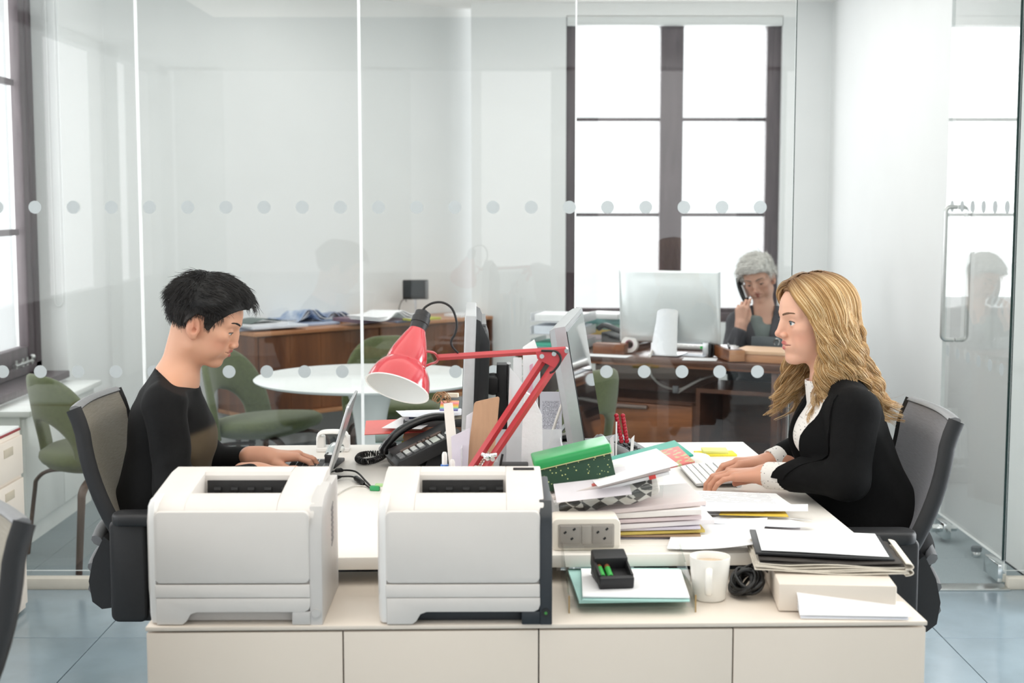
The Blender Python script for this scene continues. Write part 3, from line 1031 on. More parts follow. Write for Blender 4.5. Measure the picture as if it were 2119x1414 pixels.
def print_mat(name, base, ink, lines=60.0, words=90.0, axis='Y', fill=.5, margin=True):
    """printed lines of text: rows of dark dashes on paper, laid out by generated coordinates"""
    if name in MATS: return MATS[name]
    m = bpy.data.materials.new(name); m.use_nodes = True
    nt = m.node_tree; b = nt.nodes['Principled BSDF']; b.inputs['Roughness'].default_value = .75
    tc = nt.nodes.new('ShaderNodeTexCoord'); sp = nt.nodes.new('ShaderNodeSeparateXYZ')
    nt.links.new(tc.outputs['Generated'], sp.inputs[0])
    def mth(op, a, bb=None, c=None):
        n = nt.nodes.new('ShaderNodeMath'); n.operation = op
        for i, v in enumerate((a, bb, c)):
            if v is None: continue
            if isinstance(v, (int, float)): n.inputs[i].default_value = v
            else: nt.links.new(v, n.inputs[i])
        return n.outputs[0]
    iu, iv = {'X': (1, 0), 'Y': (0, 1), 'Z': (0, 2), 'ZY': (1, 2)}[axis]
    u, v = sp.outputs[iu], sp.outputs[iv]
    row = mth('MULTIPLY', v, lines)
    line = mth('LESS_THAN', mth('FRACT', row), fill)
    n = nt.nodes.new('ShaderNodeTexNoise'); n.noise_dimensions = '2D'; n.inputs['Scale'].default_value = 1.0
    cb = nt.nodes.new('ShaderNodeCombineXYZ')
    nt.links.new(mth('MULTIPLY', u, words), cb.inputs[0]); nt.links.new(mth('MULTIPLY', mth('FLOOR', row), 7.3), cb.inputs[1])
    nt.links.new(cb.outputs[0], n.inputs['Vector'])
    w = mth('GREATER_THAN', n.outputs['Fac'], .46)
    f = mth('MULTIPLY', line, w)
    if margin:
        for a, lo, hi in ((u, .12, .88), (v, .1, .84)):
            f = mth('MULTIPLY', f, mth('MULTIPLY', mth('GREATER_THAN', a, lo), mth('LESS_THAN', a, hi)))
    mx = nt.nodes.new('ShaderNodeMix'); mx.data_type = 'RGBA'
    mx.inputs[6].default_value = lin(base); mx.inputs[7].default_value = lin(ink)
    nt.links.new(mth('MULTIPLY', f, .75), mx.inputs[0])
    nt.links.new(mx.outputs[2], b.inputs['Base Color'])
    MATS[name] = m
    return m


def dots_mat(name, base, dot, scale, rough=.6, thr=.22, rnd=1.0, axis='3D'):
    if name in MATS: return MATS[name]
    m = bpy.data.materials.new(name); m.use_nodes = True
    nt = m.node_tree; b = nt.nodes['Principled BSDF']; b.inputs['Roughness'].default_value = rough
    tc = nt.nodes.new('ShaderNodeTexCoord')
    vo = nt.nodes.new('ShaderNodeTexVoronoi'); vo.voronoi_dimensions = axis
    vo.inputs['Scale'].default_value = scale; vo.inputs['Randomness'].default_value = rnd
    nt.links.new(tc.outputs['Object'], vo.inputs['Vector'])
    lt = nt.nodes.new('ShaderNodeMath'); lt.operation = 'LESS_THAN'; lt.inputs[1].default_value = thr
    nt.links.new(vo.outputs['Distance'], lt.inputs[0])
    mx = nt.nodes.new('ShaderNodeMix'); mx.data_type = 'RGBA'
    mx.inputs[6].default_value = lin(base); mx.inputs[7].default_value = lin(dot)
    nt.links.new(lt.outputs[0], mx.inputs[0]); nt.links.new(mx.outputs[2], b.inputs['Base Color'])
    MATS[name] = m
    return m


def flat(name, label, cat, p, sx, sy, rz, m, th=.0006, curl=0.0, group=None, tilt=0.0, tiltx=0.0, wave=0.0, n=10, corner=0.0):
    """a loose sheet, folder or booklet lying flat: its own object, origin at its centre"""
    def fn(u, v):
        x, y = (u - .5) * sx, (v - .5) * sy
        z = curl * max(0, abs(u - .5) * 2 - .3) ** 2 + wave * math.sin(u * 5 + v * 3) + corner * max(0, u + (1 - v) - 1.25) ** 2
        return (x, y, z)
    mb = MB().sheet(fn, n, n, th)
    o = mb.build(name, m, None, 50, label=label, cat=cat, group=group)
    o.location = p
    o.rotation_euler = (R(tiltx), R(tilt), R(rz))
    return o


def block(name, label, cat, p, d, rz, m, bev=.001, group=None, tilt=0, tiltx=0):
    o = MB().box((0, 0, d[2] / 2), d, bev=bev).build(name, m, None, 30, label=label, cat=cat, group=group)
    o.location = p; o.rotation_euler = (R(tiltx), R(tilt), R(rz))
    return o


# -------- laptop, seen exactly from its side
lp = thing('laptop', 'thin silver laptop open before the short-haired woman', 'laptop', (-.50, 3.80, DZ), R(2))
MB().rbox((-.115, .155, .011), (.225, .315, .011), .012, 'z', bev=.003).build('base', m_alu, lp)
M_ = Matrix.Translation((-.004, .155, .014)) @ Matrix.Rotation(R(17), 4, 'Y')
MB().rbox((0, 0, .108), (.0075, .315, .212), .012, 'x', bev=.002, M=M_).build('lid', m_alu, lp)
MB().box((-.0042, 0, .108), (.001, .295, .19), M=M_).build('screen', mat('dark_screen_glass', '#14161a', .08, var=.05), lp)
kb_ = MB()
for i in range(5):
    for j in range(12): kb_.box((-.04 - i * .02, .03 + j * .0228, .0174), (.016, .019, .0016))
kb_.build('keys', m_blk, lp, 0, kind='stuff')

# -------- hole punch, stapler, adapter cables, terminal connectors
hp_ = on(690, 932, DZ)
hp = thing('hole_punch', 'white two hole paper punch near the far edge of the desk', 'hole punch', hp_, R(2))
MB().box((0, 0, .006), (.10, .07, .012), bev=.003).build('base', m_white, hp)
for s in (-1, 1): MB().rbox((s * .038, 0, .028), (.026, .05, .034), .008, 'z', bev=.003).build('housing', m_white, hp)
h = MB(); h.tube(spline([(-.046, -.01, .035), (-.04, -.012, .054), (-.02, -.014, .06), (.02, -.014, .06), (.04, -.012, .054), (.046, -.01, .035)], 5), [(.018, .006)] * 26, 8, flat=(0, 1, 0))
h.build('lever', m_white, hp, 60)
sp_ = on(692, 962, DZ)
stp = thing('stapler', 'black and chrome stapler behind the laptop lid', 'stapler', sp_, R(84))
MB().box((.0, 0, .005), (.13, .034, .01), bev=.003).build('base', m_blk, stp)
MB().box((-.045, 0, .022), (.03, .03, .03), bev=.003).build('hinge', m_blk, stp)
t = MB(); t.tube(spline([(-.055, 0, .035), (0, 0, .052), (.05, 0, .045), (.068, 0, .034)], 5), [(.017, .013)] * 16, 10, flat=(0, 1, 0))
t.build('top_arm', m_chrome, stp, 60)


def cable(name, label, pts, r, m=None, cat='cable', parent=None, group=None, n=8, seg=8):
    base = Vector(pts[0])
    mb = MB().tube([Vector(p) - base for p in spline(pts, seg)], r, n)
    o = mb.build(name, m or m_cable, parent, 60, label=label, cat=cat, group=group)
    o.location = base
    return o


a1 = [on(678, 979, DZ + .012), on(700, 974, DZ + .012), on(735, 976, DZ + .012), on(757, 996, DZ + .006), on(770, 1010, DZ + .004)]
c1 = thing('video_adapter_cable', 'black adapter cable with thick plug curving from the laptop, upper of two', 'cable', a1[0])
MB().tube(spline(a1, 6), .0026, 8).build('cord', m_cable, c1, 60, world=True)
MB().tube([on(694, 975, DZ + .012), on(697, 974, DZ + .012), on(706, 973, DZ + .012), on(709, 974, DZ + .012)], [.004, .0065, .0065, .004], 10).build('ferrite', m_cable, c1, 60, world=True)
a2 = [on(688, 989, DZ + .011), on(702, 987, DZ + .011), on(730, 987, DZ + .01), on(748, 998, DZ + .006), on(768, 1012, DZ + .004)]
c2 = thing('video_adapter_cable', 'black adapter cable with two plugs ending beside a green clip, lower of two', 'cable', a2[0])
MB().tube(spline(a2, 6), .0024, 8).build('cord', m_cable, c2, 60, world=True)
MB().tube([on(688, 989, DZ + .011), on(698, 988, DZ + .011), on(706, 987, DZ + .011)], [.0065, .0065, .003], 10).build('plug', m_cable, c2, 60, world=True)
MB().tube([on(734, 988, DZ + .010), on(737, 990, DZ + .010), on(750, 1000, DZ + .010), on(753, 1002, DZ + .008)], [.004, .0075, .0075, .004], 10).build('ferrite', m_cable, c2, 60, world=True)
cable('thin_white_cable', 'thin cream cable curving between the two printers', [on(690, 1030, DZ + .003), on(710, 1016, DZ + .003), on(735, 1006, DZ + .003), on(765, 1008, DZ + .003), on(780, 1014, DZ + .003)], .0016, m_wcable)
gc = on(776, 1016, DZ)
g_ = thing('cable_connector', 'small green plug at the end of the black adapter cables', 'connector', gc, R(-10))
MB().box((0, 0, .007), (.026, .014, .013), bev=.002).build('body', mat('green_plastic', '#2f9a5c', .4, var=.05), g_)
MB().box((.012, .004, .015), (.024, .012, .008), bev=.002).build('cap', mat('pale_green_plastic', '#b3d79a', .4, var=.05), g_)

# -------- black desk telephone with coiled cord
ph0 = Vector((-.255, 4.04, DZ))
ph = thing('desk_phone', 'black desk telephone with white keys and handset on its cradle', 'telephone', ph0, R(15))
PM = Matrix.Translation((-.085, 0, .006)) @ Matrix.Rotation(R(-24), 4, 'Y')
MB().prism([(0, 0), (.205, 0), (.205, .034), (.012, .034), (0, .024)], .20, .003, PM @ Matrix.Rotation(R(90), 4, 'X')).build('body', m_blk, ph, 30)
MB().box((.045, 0, .028), (.13, .15, .054), bev=.004, taper=(.6, .9)).build('stand', m_blk, ph)
keyM = PM @ Matrix.Translation((0, 0, .034))
m_key = mat('light_grey_key', '#d4d6d4', .4, var=.03)
for i in range(4):
    for j in range(4):
        MB().box((.026 + i * .0215, -.080 + j * .017, .002), (.016, .0125, .006), bev=.0015, M=keyM).build('key', m_gryp if (i == 0 or j == 0) else m_key, ph)
for i in range(2):
    for j in range(4):
        MB().box((.113 + i * .040, -.080 + j * .016, .002), (.008, .010, .005), bev=.001, M=keyM).build('key', m_key, ph)
MB().box((.133, -.052, .001), (.022, .062, .003), bev=.001, M=keyM).build('display', mat('pale_lcd', '#c9cfc6', .3, var=.03), ph)
MB().ball((.182, -.05, .002), (.016, .022, .005), 14, M=keyM).build('navigation_pad', m_key, ph, 60)
MB().rbox((.10, -.002, .001), (.13, .022, .004), .009, 'z', M=keyM).build('speaker_panel', mat('brown_grey_plastic', '#6d5a50', .45, var=.05), ph)
for k in range(4): MB().box((.09 + k * .013, -.002, .0035), (.004, .014, .001), M=keyM).build('speaker_slot', m_dark, ph)
hs = MB()
hsp = [PM @ p for p in spline([(-.006, .055, .040), (.006, .055, .056), (.05, .056, .074), (.10, .057, .080), (.16, .057, .074), (.205, .056, .054), (.215, .055, .040)], 6)]
hs.tube(hsp, [(.025, .014)] * 5 + [(.022, .012)] * (len(hsp) - 10) + [(.025, .015)] * 5, 14, flat=(0, 1, 0))
hs.build('handset', m_blkg, ph, 60)
# coiled cord: a helix wound round a looping path
path = [Vector(p) for p in (on(828, 924, DZ + .045), on(812, 922, DZ + .05), on(800, 926, DZ + .045), on(797, 940, DZ + .02), on(780, 951, DZ + .011), on(757, 956, DZ + .011), on(741, 951, DZ + .011), on(748, 942, DZ + .011), on(775, 939, DZ + .011), on(806, 942, DZ + .011), on(832, 946, DZ + .011))]
sp2 = spline(path, 24)
hel = []
turns = 62
for i, p in enumerate(sp2):
    t = (sp2[min(i + 1, len(sp2) - 1)] - sp2[max(i - 1, 0)]).normalized()
    u = t.cross(Vector((0, 0, 1))); u = u.normalized() if u.length > .05 else Vector((1, 0, 0))
    w = t.cross(u)
    for q in range(4):
        f = (i + q / 4) / len(sp2)
        nx_ = sp2[min(i + 1, len(sp2) - 1)]
        c_ = p.lerp(nx_, q / 4)
        a = 2 * math.pi * turns * f
        rr = .0078 if f > .06 else .001
        hel.append(c_ + u * (rr * math.cos(a)) + w * (rr * math.sin(a)))
cc = MB().tube(hel, .0022, 5).build('coiled_cord', m_cable, ph, 60, world=True)

# -------- desktop tray behind the phone, with what sits in and on it
tr0 = Vector((-.215, 4.25, DZ))
ty = thing('desktop_tray', 'two tier wooden desktop tray with grey rim behind the black phone', 'tray', tr0, R(2.6))
m_twood = mat('tan_tray_wood', '#a98068', .6, var=.05, scale=12, stretch=(6, 1, 1))
MB().box((.02, -.06, .055), (.26, .012, .085), bev=.001).build('front_board', m_twood, ty)
MB().box((.02, -.06, .108), (.262, .014, .020), bev=.001).build('rim', mat('dark_grey_laminate', '#58595a', .5, var=.04), ty)
MB().box((.02, .05, .112), (.262, .22, .008), bev=.001).build('top_shelf', MATS['dark_grey_laminate'], ty)
MB().box((.02, .05, .006), (.262, .22, .010), bev=.001).build('bottom_shelf', m_twood, ty)
for y in (.04, .08): MB().box((.145, y + .05, .06), (.012, .02, .1)).build('post', m_twood, ty)
flat('plastic_folder', 'coral red plastic folder sticking out left of the wooden tray', 'folder', at(835, 882, 4.24), .23, .16, 4, m_coral, .002, tilt=-2, tiltx=6)
flat('paper_sheet', 'white sheet lying on the coral red folder beside the tray', 'paper', at(850, 876, 4.22), .13, .13, -22, m_paper, .0008, tilt=-2, tiltx=6)
flat('teal_folder', 'teal folder under the coral folder left of the tray', 'folder', at(838, 903, 4.26), .18, .10, 6, mat('muted_teal_plastic', '#6fb3a4', .35, var=.05), .002, tilt=-3, tiltx=6)
flat('yellow_slip', 'yellow paper slip poking out behind the black handset', 'paper', at(838, 925, 4.22), .03, .10, -25, m_yellow, .001, tiltx=60)
TZ = DZ + .118
flat('document', 'printed white document on top of the wooden tray', 'paper', Vector((-.21, 4.29, TZ + .001)), .25, .20, 10, m_paper, .001)
block('notebook', 'navy blue notebook under the papers on the tray', 'book', Vector((-.235, 4.235, TZ + .001)), (.15, .06, .010), 4, m_navy)
block('paperback', 'cream paged booklet on the tray behind the ruler', 'book', Vector((-.17, 4.225, TZ + .001)), (.09, .06, .012), 2, mat('cream_pages', '#e7ddc9', .8, var=.05))
flat('letter', 'slightly bent white letter on the notebook on the tray', 'paper', Vector((-.24, 4.23, TZ + .0135)), .20, .12, 14, m_paper2, .001, curl=.006)


def stripe_mat(name, cols, ax=1):
    m = bpy.data.materials.new(name); m.use_nodes = True
    nt = m.node_tree; b = nt.nodes['Principled BSDF']
    tc = nt.nodes.new('ShaderNodeTexCoord'); sp = nt.nodes.new('ShaderNodeSeparateXYZ')
    r = nt.nodes.new('ShaderNodeValToRGB'); r.color_ramp.interpolation = 'CONSTANT'
    nt.links.new(tc.outputs['Generated'], sp.inputs[0]); nt.links.new(sp.outputs[ax], r.inputs[0]); nt.links.new(r.outputs[0], b.inputs['Base Color'])
    for i, c in enumerate(cols):
        if i < 2: e = r.color_ramp.elements[i]; e.position = i / len(cols)
        else: e = r.color_ramp.elements.new(i / len(cols))
        e.color = lin(c)
    return m


flg = block('page_flags', 'stack of rainbow striped page flags on the tray', 'sticky notes', at(930, 841, 4.21), (.055, .045, .004), -4, stripe_mat('rainbow_stripes', ['#8a86c9', '#86c3c0', '#d7dd7d', '#f0c05a', '#ef9a5c', '#ee8a8f', '#f4a6a0', '#f2b27e']), tiltx=32)
kp = at(914, 826, 4.22)
ks = thing('string_bundle', 'small bundle of brown twine beside the rainbow page flags', 'string', kp - Vector((0, 0, .03)))
for k in range(3):
    pts = [kp + Vector((.018 * math.cos(t + k) * (1 + .3 * k), .012 * math.sin(t), .004 * k + .014 * math.sin(2 * t + k))) for t in np.linspace(0, 2 * math.pi, 16)]
    MB().tube(pts, .0014, 6, closed=True).build('strand', mat('brown_twine', '#b58a63', .8, var=.1), ks, 60, world=True)
block('eraser', 'cream eraser block behind the rainbow page flags', 'eraser', at(935, 822, 4.27), (.04, .02, .012), -8, MATS['cream_pages'])

# -------- upright organiser behind the right printer: ruler, envelopes, board, plastic wallets
OY = 3.46
og = thing('file_organiser', 'clear plastic file organiser crammed with papers behind the right printer', 'organiser', (.0, OY, DZ))
MB().box((0, 0, .006), (.25, .16, .008), bev=.002).build('base', m_film, og)
for x in (-.122, .122): MB().box((x, 0, .09), (.003, .16, .17)).build('side', m_film, og)
MB().box((0, -.08, .06), (.25, .003, .11)).build('front', m_film, og)
MB().box((0, .08, .10), (.25, .003, .19)).build('rear', m_film, og)


def board(name, label, cat, pix, Y, m, th=.002, rz=0, group=None, rad=0, dy=0.0):
    """an upright card whose face looks toward the room's front; outline given at distance Y, leaning back by dy"""
    P = [at(px, py, Y) for px, py in pix]
    base = sum(P, Vector()) / len(P)
    zmin = min(p.z for p in P)
    zr = max(p.z for p in P) - zmin + 1e-6
    base.z = zmin
    pts = [(p.x - base.x, p.z - base.z) for p in P]
    A = Matrix(((1, 0, 0, 0), (0, 0, -1, 0), (0, 1, 0, 0), (0, 0, 0, 1)))
    mb = MB()
    if rad:
        q = []
        n = len(pts)
        for i in range(n):
            a, b, c = Vector(pts[i - 1]), Vector(pts[i]), Vector(pts[(i + 1) % n])
            for t in np.linspace(0, 1, 6):
                p0 = b + (a - b).normalized() * rad * (1 - t); p1 = b + (c - b).normalized() * rad * t
                q.append(tuple(p0.lerp(p1, t)))
        pts = q
    mb.prism(pts, th, 0, A)
    mb.v = [(v[0], v[1] + dy * v[2] / zr, v[2]) for v in mb.v]
    o = mb.build(name, m, None, 30, label=label, cat=cat, group=group)
    o.location = base; o.rotation_euler = (0, 0, R(rz))
    return o


board('ruler', 'white ruler standing upright left of the tan board', 'ruler', [(917, 838), (936, 836), (953, 985), (931, 985)], 3.44, mat('ivory_ruler_plastic', '#f1eee6', .4, var=.02), .0025, dy=.02)
board('envelope', 'lilac white envelope leaning in front of the tan board', 'envelope', [(933, 905), (972, 888), (966, 1010), (938, 1010)], 3.41, mat('lilac_white_paper', '#dcd8e4', .75, var=.03), .003, dy=.01)
board('folded_letter', 'folded white letter between the envelope and the tan board', 'paper', [(965, 862), (985, 850), (1000, 1010), (955, 1010)], 3.45, m_paper2, .003, dy=.01)
board('clipboard', 'tan wooden board with rounded corners standing among the files', 'board', [(981, 834), (1034, 822), (1017, 1010), (960, 1010)], 3.43, m_tan, .004, rad=.008, dy=.015)
board('paper_bag', 'crumpled white paper bag standing beside the red lamp arm', 'bag', [(1086, 812), (1104, 822), (1122, 862), (1124, 1010), (1078, 1010), (1080, 900)], 3.40, mat('crumpled_white_paper', '#e9e9ec', .6, var=.03, bump=.9, bscale=28), .02, dy=.015)
board('plastic_wallet', 'clear plastic wallet of papers left of the crumpled bag', 'folder', [(1055, 762), (1092, 808), (1090, 1000), (1045, 1000)], 3.52, m_film, .004, dy=.02)
board('catalogue', 'printed catalogue inside the plastic files behind the lamp arm', 'paper', [(1056, 840), (1088, 850), (1086, 1000), (1050, 1000)], 3.54, print_mat('catalogue_print', '#dcdde2', '#6a6a74', 14, 5, 'Z', .55, False), .006, dy=.02)
board('cardboard_divider', 'cream divider card behind the plastic wallet', 'card', [(1050, 870), (1078, 870), (1076, 990), (1046, 990)], 3.57, MATS['cream_pages'], .003, dy=.01)
board('plastic_sleeve', 'tall grey clear sleeve with pink papers near the monitor', 'folder', [(1082, 738), (1112, 738), (1114, 850), (1084, 850)], 3.66, m_film, .008, dy=.02)
board('pink_slip', 'pink paper strip inside the tall clear sleeve', 'paper', [(1096, 756), (1103, 752), (1101, 840), (1094, 840)], 3.655, mat('pink_paper', '#d9a6bb', .7, var=.04), .001)
board('plastic_sleeve', 'grey clear sleeve left of the pink papers', 'folder', [(1062, 742), (1080, 742), (1080, 850), (1062, 850)], 3.67, m_film, .006, dy=.02)
board('paper_roll', 'white paper corner rising behind the lamp arm', 'paper', [(1082, 720), (1106, 704), (1118, 738), (1118, 800), (1082, 800)], 3.70, m_paper, .003, dy=.02)
board('notice_card', 'upright printed card beside the silver monitor', 'paper', [(1117, 812), (1163, 812), (1163, 925), (1117, 930)], 3.72, print_mat('table_print', '#dfe0ea', '#55586a', 42, 30, 'Z', .55), .002, dy=.01)
pc = at(1080, 735, 3.75)
cup = thing('pen_cup', 'clear pen cup with scissors and markers behind the files', 'pen holder', (pc.x, 3.75, DZ))
MB().lathe([(.036, 0), (.038, .15), (.035, .15), (.033, .004)], 20, cap=False).build('cup', m_film, cup)
for k, (dx_, c_, top) in enumerate(((-.022, '#e8743a', .262), (-.01, '#3f86b4', .29), (.004, '#e9ebe8', .275), (.014, '#2a2a2c', .28), (.024, '#eceae6', .27))):
    pen = thing('marker_pen', 'pen in the clear cup with %s barrel' % ('orange', 'blue', 'white', 'black', 'cream')[k], 'pen', (pc.x + dx_, 3.75 + .01 * (k % 2), DZ + .01))
    MB().cyl((0, 0, 0), (dx_ * .35, 0, top - .05), .0048, 10).build('barrel', mat('pen_plastic_%d' % k, c_, .35, var=.04), pen)
    MB().cyl((dx_ * .35, 0, top - .05), (dx_ * .42, 0, top), .0055, 10, .003).build('cap', MATS['pen_plastic_%d' % k], pen)
sc = thing('scissors', 'white handled scissors standing in the pen cup', 'scissors', (pc.x - .004, 3.735, DZ + .02))
MB().tube([(.0 + .012 * math.cos(t), 0, .30 + .018 * math.sin(t)) for t in np.linspace(0, 2 * math.pi, 18)], .003, 6, closed=True).build('handle_loop', m_white, sc, 60)
MB().cyl((0, 0, .02), (0, 0, .28), .0035, 6).build('blade', m_steel, sc)

# small things low behind the printer
for k, (px_, c_, nm) in enumerate(((920, '#2f6fc4', 'blue'), (936, '#2c9a70', 'green'))):
    p_ = at(px_, 965, 3.36); o = thing('felt_pen', 'white felt pen with %s collar beside the ruler' % nm, 'pen', (p_.x, 3.36, DZ))
    top = p_.z - DZ + (.022 if k == 0 else .004)
    MB().lathe([(.006, 0), (.006, top - .03)], 12).build('barrel', m_white, o)
    MB().lathe([(.0095, top - .032), (.0095, top - .018)], 12).build('collar', mat('pen_%s' % nm, c_, .4, var=.04), o)
    MB().lathe([(.0065, top - .018), (.0065, top + .006), (.004, top + .012)], 12).build('cap', m_white, o)
wc = at(937, 955, 3.5)
MB().rbox((0, 0, 0), (.05, .03, .05), .024, 'y', bev=.004).build('webcam', m_blkg, None, 50, label='round black webcam behind the felt pens', cat='camera').location = (wc.x, 3.5, wc.z)
tpd = at(1065, 950, 3.48)
td = thing('tape_dispenser', 'small black stand holding acrylic notes below the lamp arm', 'dispenser', (tpd.x, 3.36, DZ))
MB().box((0, 0, tpd.z - DZ), (.065, .05, .022), bev=.003).build('head', m_blk, td)
MB().box((0, 0, (tpd.z - DZ - .012) / 2), (.055, .045, tpd.z - DZ - .012), bev=.002).build('clear_base', m_film, td)

# -------- monitors, standing back to back
def upright_panel(parent, pts, th, m, name, Mx):
    MB().prism(pts, th, .003, Mx).build(name, m, parent, 40)


mo = thing('monitor', 'grey bezelled monitor seen edge-on with black vented back', 'monitor', (-.03, 3.95, DZ), R(1.5))
YA, YB = -.25, .24
A = Matrix(((0, 0, 1, 0), (1, 0, 0, 0), (0, 1, 0, 0), (0, 0, 0, 1)))
tiltM = Matrix.Translation((-.098, 0, .07)) @ Matrix.Rotation(R(2), 4, 'Y')
MB().box((0, -.005, .20), (.030, YB - YA, .40), bev=.004, M=tiltM).build('bezel', m_silver, mo)
MB().box((-.0155, -.005, .205), (.001, YB - YA - .03, .36), M=tiltM).build('screen', MATS['dark_screen_glass'], mo)
bk = MB()
bk.loft([[(x, y * s, .2 + z * s2) for (y, z) in ((-.235, -.19), (.225, -.19), (.225, .19), (-.235, .19))] for (x, s, s2) in ((.0145, 1, 1), (.026, .97, .97), (.052, .78, .66), (.054, .70, .58))])
bk.v = [tuple(tiltM @ Vector(v)) for v in bk.v]
bk.build('back_shell', m_blk, mo, 25, fixn=True)
for k in range(14):
    MB().box((.036 + .0015 * k * .2 + (.012 if k > 6 else 0) * 0, -.02, .372 - k * .0085), (.012, .34 - .005 * k, .0035), M=tiltM).build('vent_slat', m_gryp, mo)
nk = MB(); nk.box((.068, 0, .19), (.046, .07, .05), bev=.006, M=tiltM); nk.ball((.068, -.0, .19), .032, 14, M=tiltM)
nk.build('tilt_joint', m_blk, mo, 50)
stn = MB()
stn.prism([(-.012 + 0, .012), (.024, .012), (.020, .10), (.010, .24), (.012, .315), (-.016, .315), (-.020, .2)], .07, .003, Matrix.Translation((.004, 0, 0)) @ Matrix.Rotation(R(90), 4, 'X'))
stn.build('stand_column', m_blk, mo)
st2 = MB(); st2.tube([(.036, -.0, .012), (.030, 0, .12), (.020, 0, .24), (.021, 0, .316)], [(.036, .006)] * 4, 8, flat=(0, 1, 0)); st2.build('stand_trim', m_silver, mo, 50)
MB().rbox((.01, 0, .007), (.15, .24, .013), .03, 'z', bev=.003).build('foot', m_blk, mo)

m2 = thing('monitor', 'thick silver framed monitor leaning back in front of the blonde woman', 'monitor', (.205, 3.87, DZ), R(-6.5))
T2 = Matrix.Translation((.02, 0, .03)) @ Matrix.Rotation(R(-9.5), 4, 'Y')
cs_ = MB()
cs_.loft([[(x, y * .325 * s, .225 + z * .2025 * s) for (y, z) in ((-1, -1), (1, -1), (1, 1), (-1, 1))] for (x, s) in ((.0145, .985), (.016, 1), (-.012, 1), (-.026, .97), (-.03, .9))])
cs_.v = [tuple(T2 @ Vector(v)) for v in cs_.v]
cs_.build('casing', m_alu, m2, 25, fixn=True)
MB().box((.0165, 0, .225), (.0015, .62, .375), M=T2).build('screen', mat('glossy_screen_glass', '#2a2c30', .04, spec=.9, var=.03, coat=1.0), m2)
MB().box((.0165, 0, .028), (.0012, .63, .004), M=T2).build('screen_rim', m_blk, m2)
MB().tube([(-.12, 0, .006), (-.10, 0, .10), (-.02, 0, .20)], [(.06, .006)] * 3, 8, flat=(0, 1, 0)).build('stand', m_alu, m2, 50)
MB().box((-.03, 0, .006), (.20, .18, .008), bev=.003).build('foot', m_alu, m2)
# grey power and data cables behind it
cable('monitor_cable', 'grey cable rising beside the printed card to the silver monitor', [at(1128, 945, 3.66), at(1140, 905, 3.66), at(1158, 850, 3.68), at(1178, 800, 3.72)], .004, m_wcable)
cable('monitor_cable', 'grey cable looping low behind the silver monitor', [at(1132, 930, 3.7), at(1150, 905, 3.72), at(1175, 897, 3.75), at(1205, 893, 3.8)], .0035, m_wcable)
cable('monitor_cable', 'thin grey cable lying under the silver monitor', [on(1140, 935, DZ + .004), on(1165, 930, DZ + .01), on(1190, 922, DZ + .02), on(1206, 912, DZ + .04)], .003, m_wcable)
jar = on(1150, 950, DZ)
jr = thing('clear_jar', 'small clear tub with yellow cap behind the green box', 'jar', (jar.x + .012, 3.75, DZ))
MB().lathe([(.026, 0), (.028, .05), (.024, .05), (.023, .003)], 18, cap=False).build('tub', m_film, jr)
MB().lathe([(.012, .045), (.012, .062)], 14).build('cap', m_yelp, jr)
MB().box((-.02, -.006, .02), (.014, .02, .035), bev=.002).build('blue_clip', mat('blue_plastic', '#2f8bc0', .35, var=.04), jr)
pk = thing('phone_charger_cradle', 'black charging cradle lying behind the silver monitor', 'cradle', (.16, 4.12, DZ), R(15))
MB().box((0, 0, .03), (.12, .11, .05), bev=.012).build('body', m_blkg, pk)
MB().tube(spline([(-.07, 0, .06), (-.04, 0, .075), (.04, 0, .075), (.07, 0, .05)], 5), [(.022, .012)] * 16, 10, flat=(0, 1, 0)).build('handset', m_blkg, pk, 60)

# second phone, grey, right of the silver monitor
p2 = on(1292, 925, DZ)
ph2 = thing('desk_phone', 'grey desk telephone with coiled cord right of the silver monitor', 'telephone', (p2.x - .015, 4.06, DZ), R(-40))
w2 = MB(); w2.prism([(-.07, 0), (.07, 0), (.07, .03), (-.07, .085)], .13, .006, Matrix.Rotation(R(90), 4, 'X')); w2.build('body', m_gryp, ph2, 30)
KM = Matrix.Translation((0, 0, .058)) @ Matrix.Rotation(R(21.4), 4, 'Y')
for i in range(3):
    for j in range(4): MB().box((-.028 + j * .018, -.026 + i * .022, .003), (.012, .014, .006), bev=.001, M=KM).build('key', m_blk, ph2)
MB().tube(spline([(.03, -.075, .02), (.05, -.08, .05), (.0, -.085, .07), (-.05, -.08, .09)], 4), [(.016, .012)] * 13, 8).build('handset', m_gryp, ph2, 60)
pth = [on(1290, 955, DZ + .03), on(1296, 962, DZ + .012), on(1310, 958, DZ + .010), on(1325, 950, DZ + .010), on(1342, 946, DZ + .010), on(1350, 952, DZ + .010)]
s3 = spline(pth, 14); hel = []
for i, p in enumerate(s3):
    t = (s3[min(i + 1, len(s3) - 1)] - s3[max(i - 1, 0)]).normalized(); u = t.cross(Vector((0, 0, 1))).normalized(); w = t.cross(u)
    for q in range(4):
        a = 2 * math.pi * 24 * (i + q / 4) / len(s3); hel.append(p.lerp(s3[min(i + 1, len(s3) - 1)], q / 4) + u * .007 * math.cos(a) + w * .007 * math.sin(a))
MB().tube(hel, .0022, 5).build('coiled_cord', m_cable, ph2, 60, world=True)
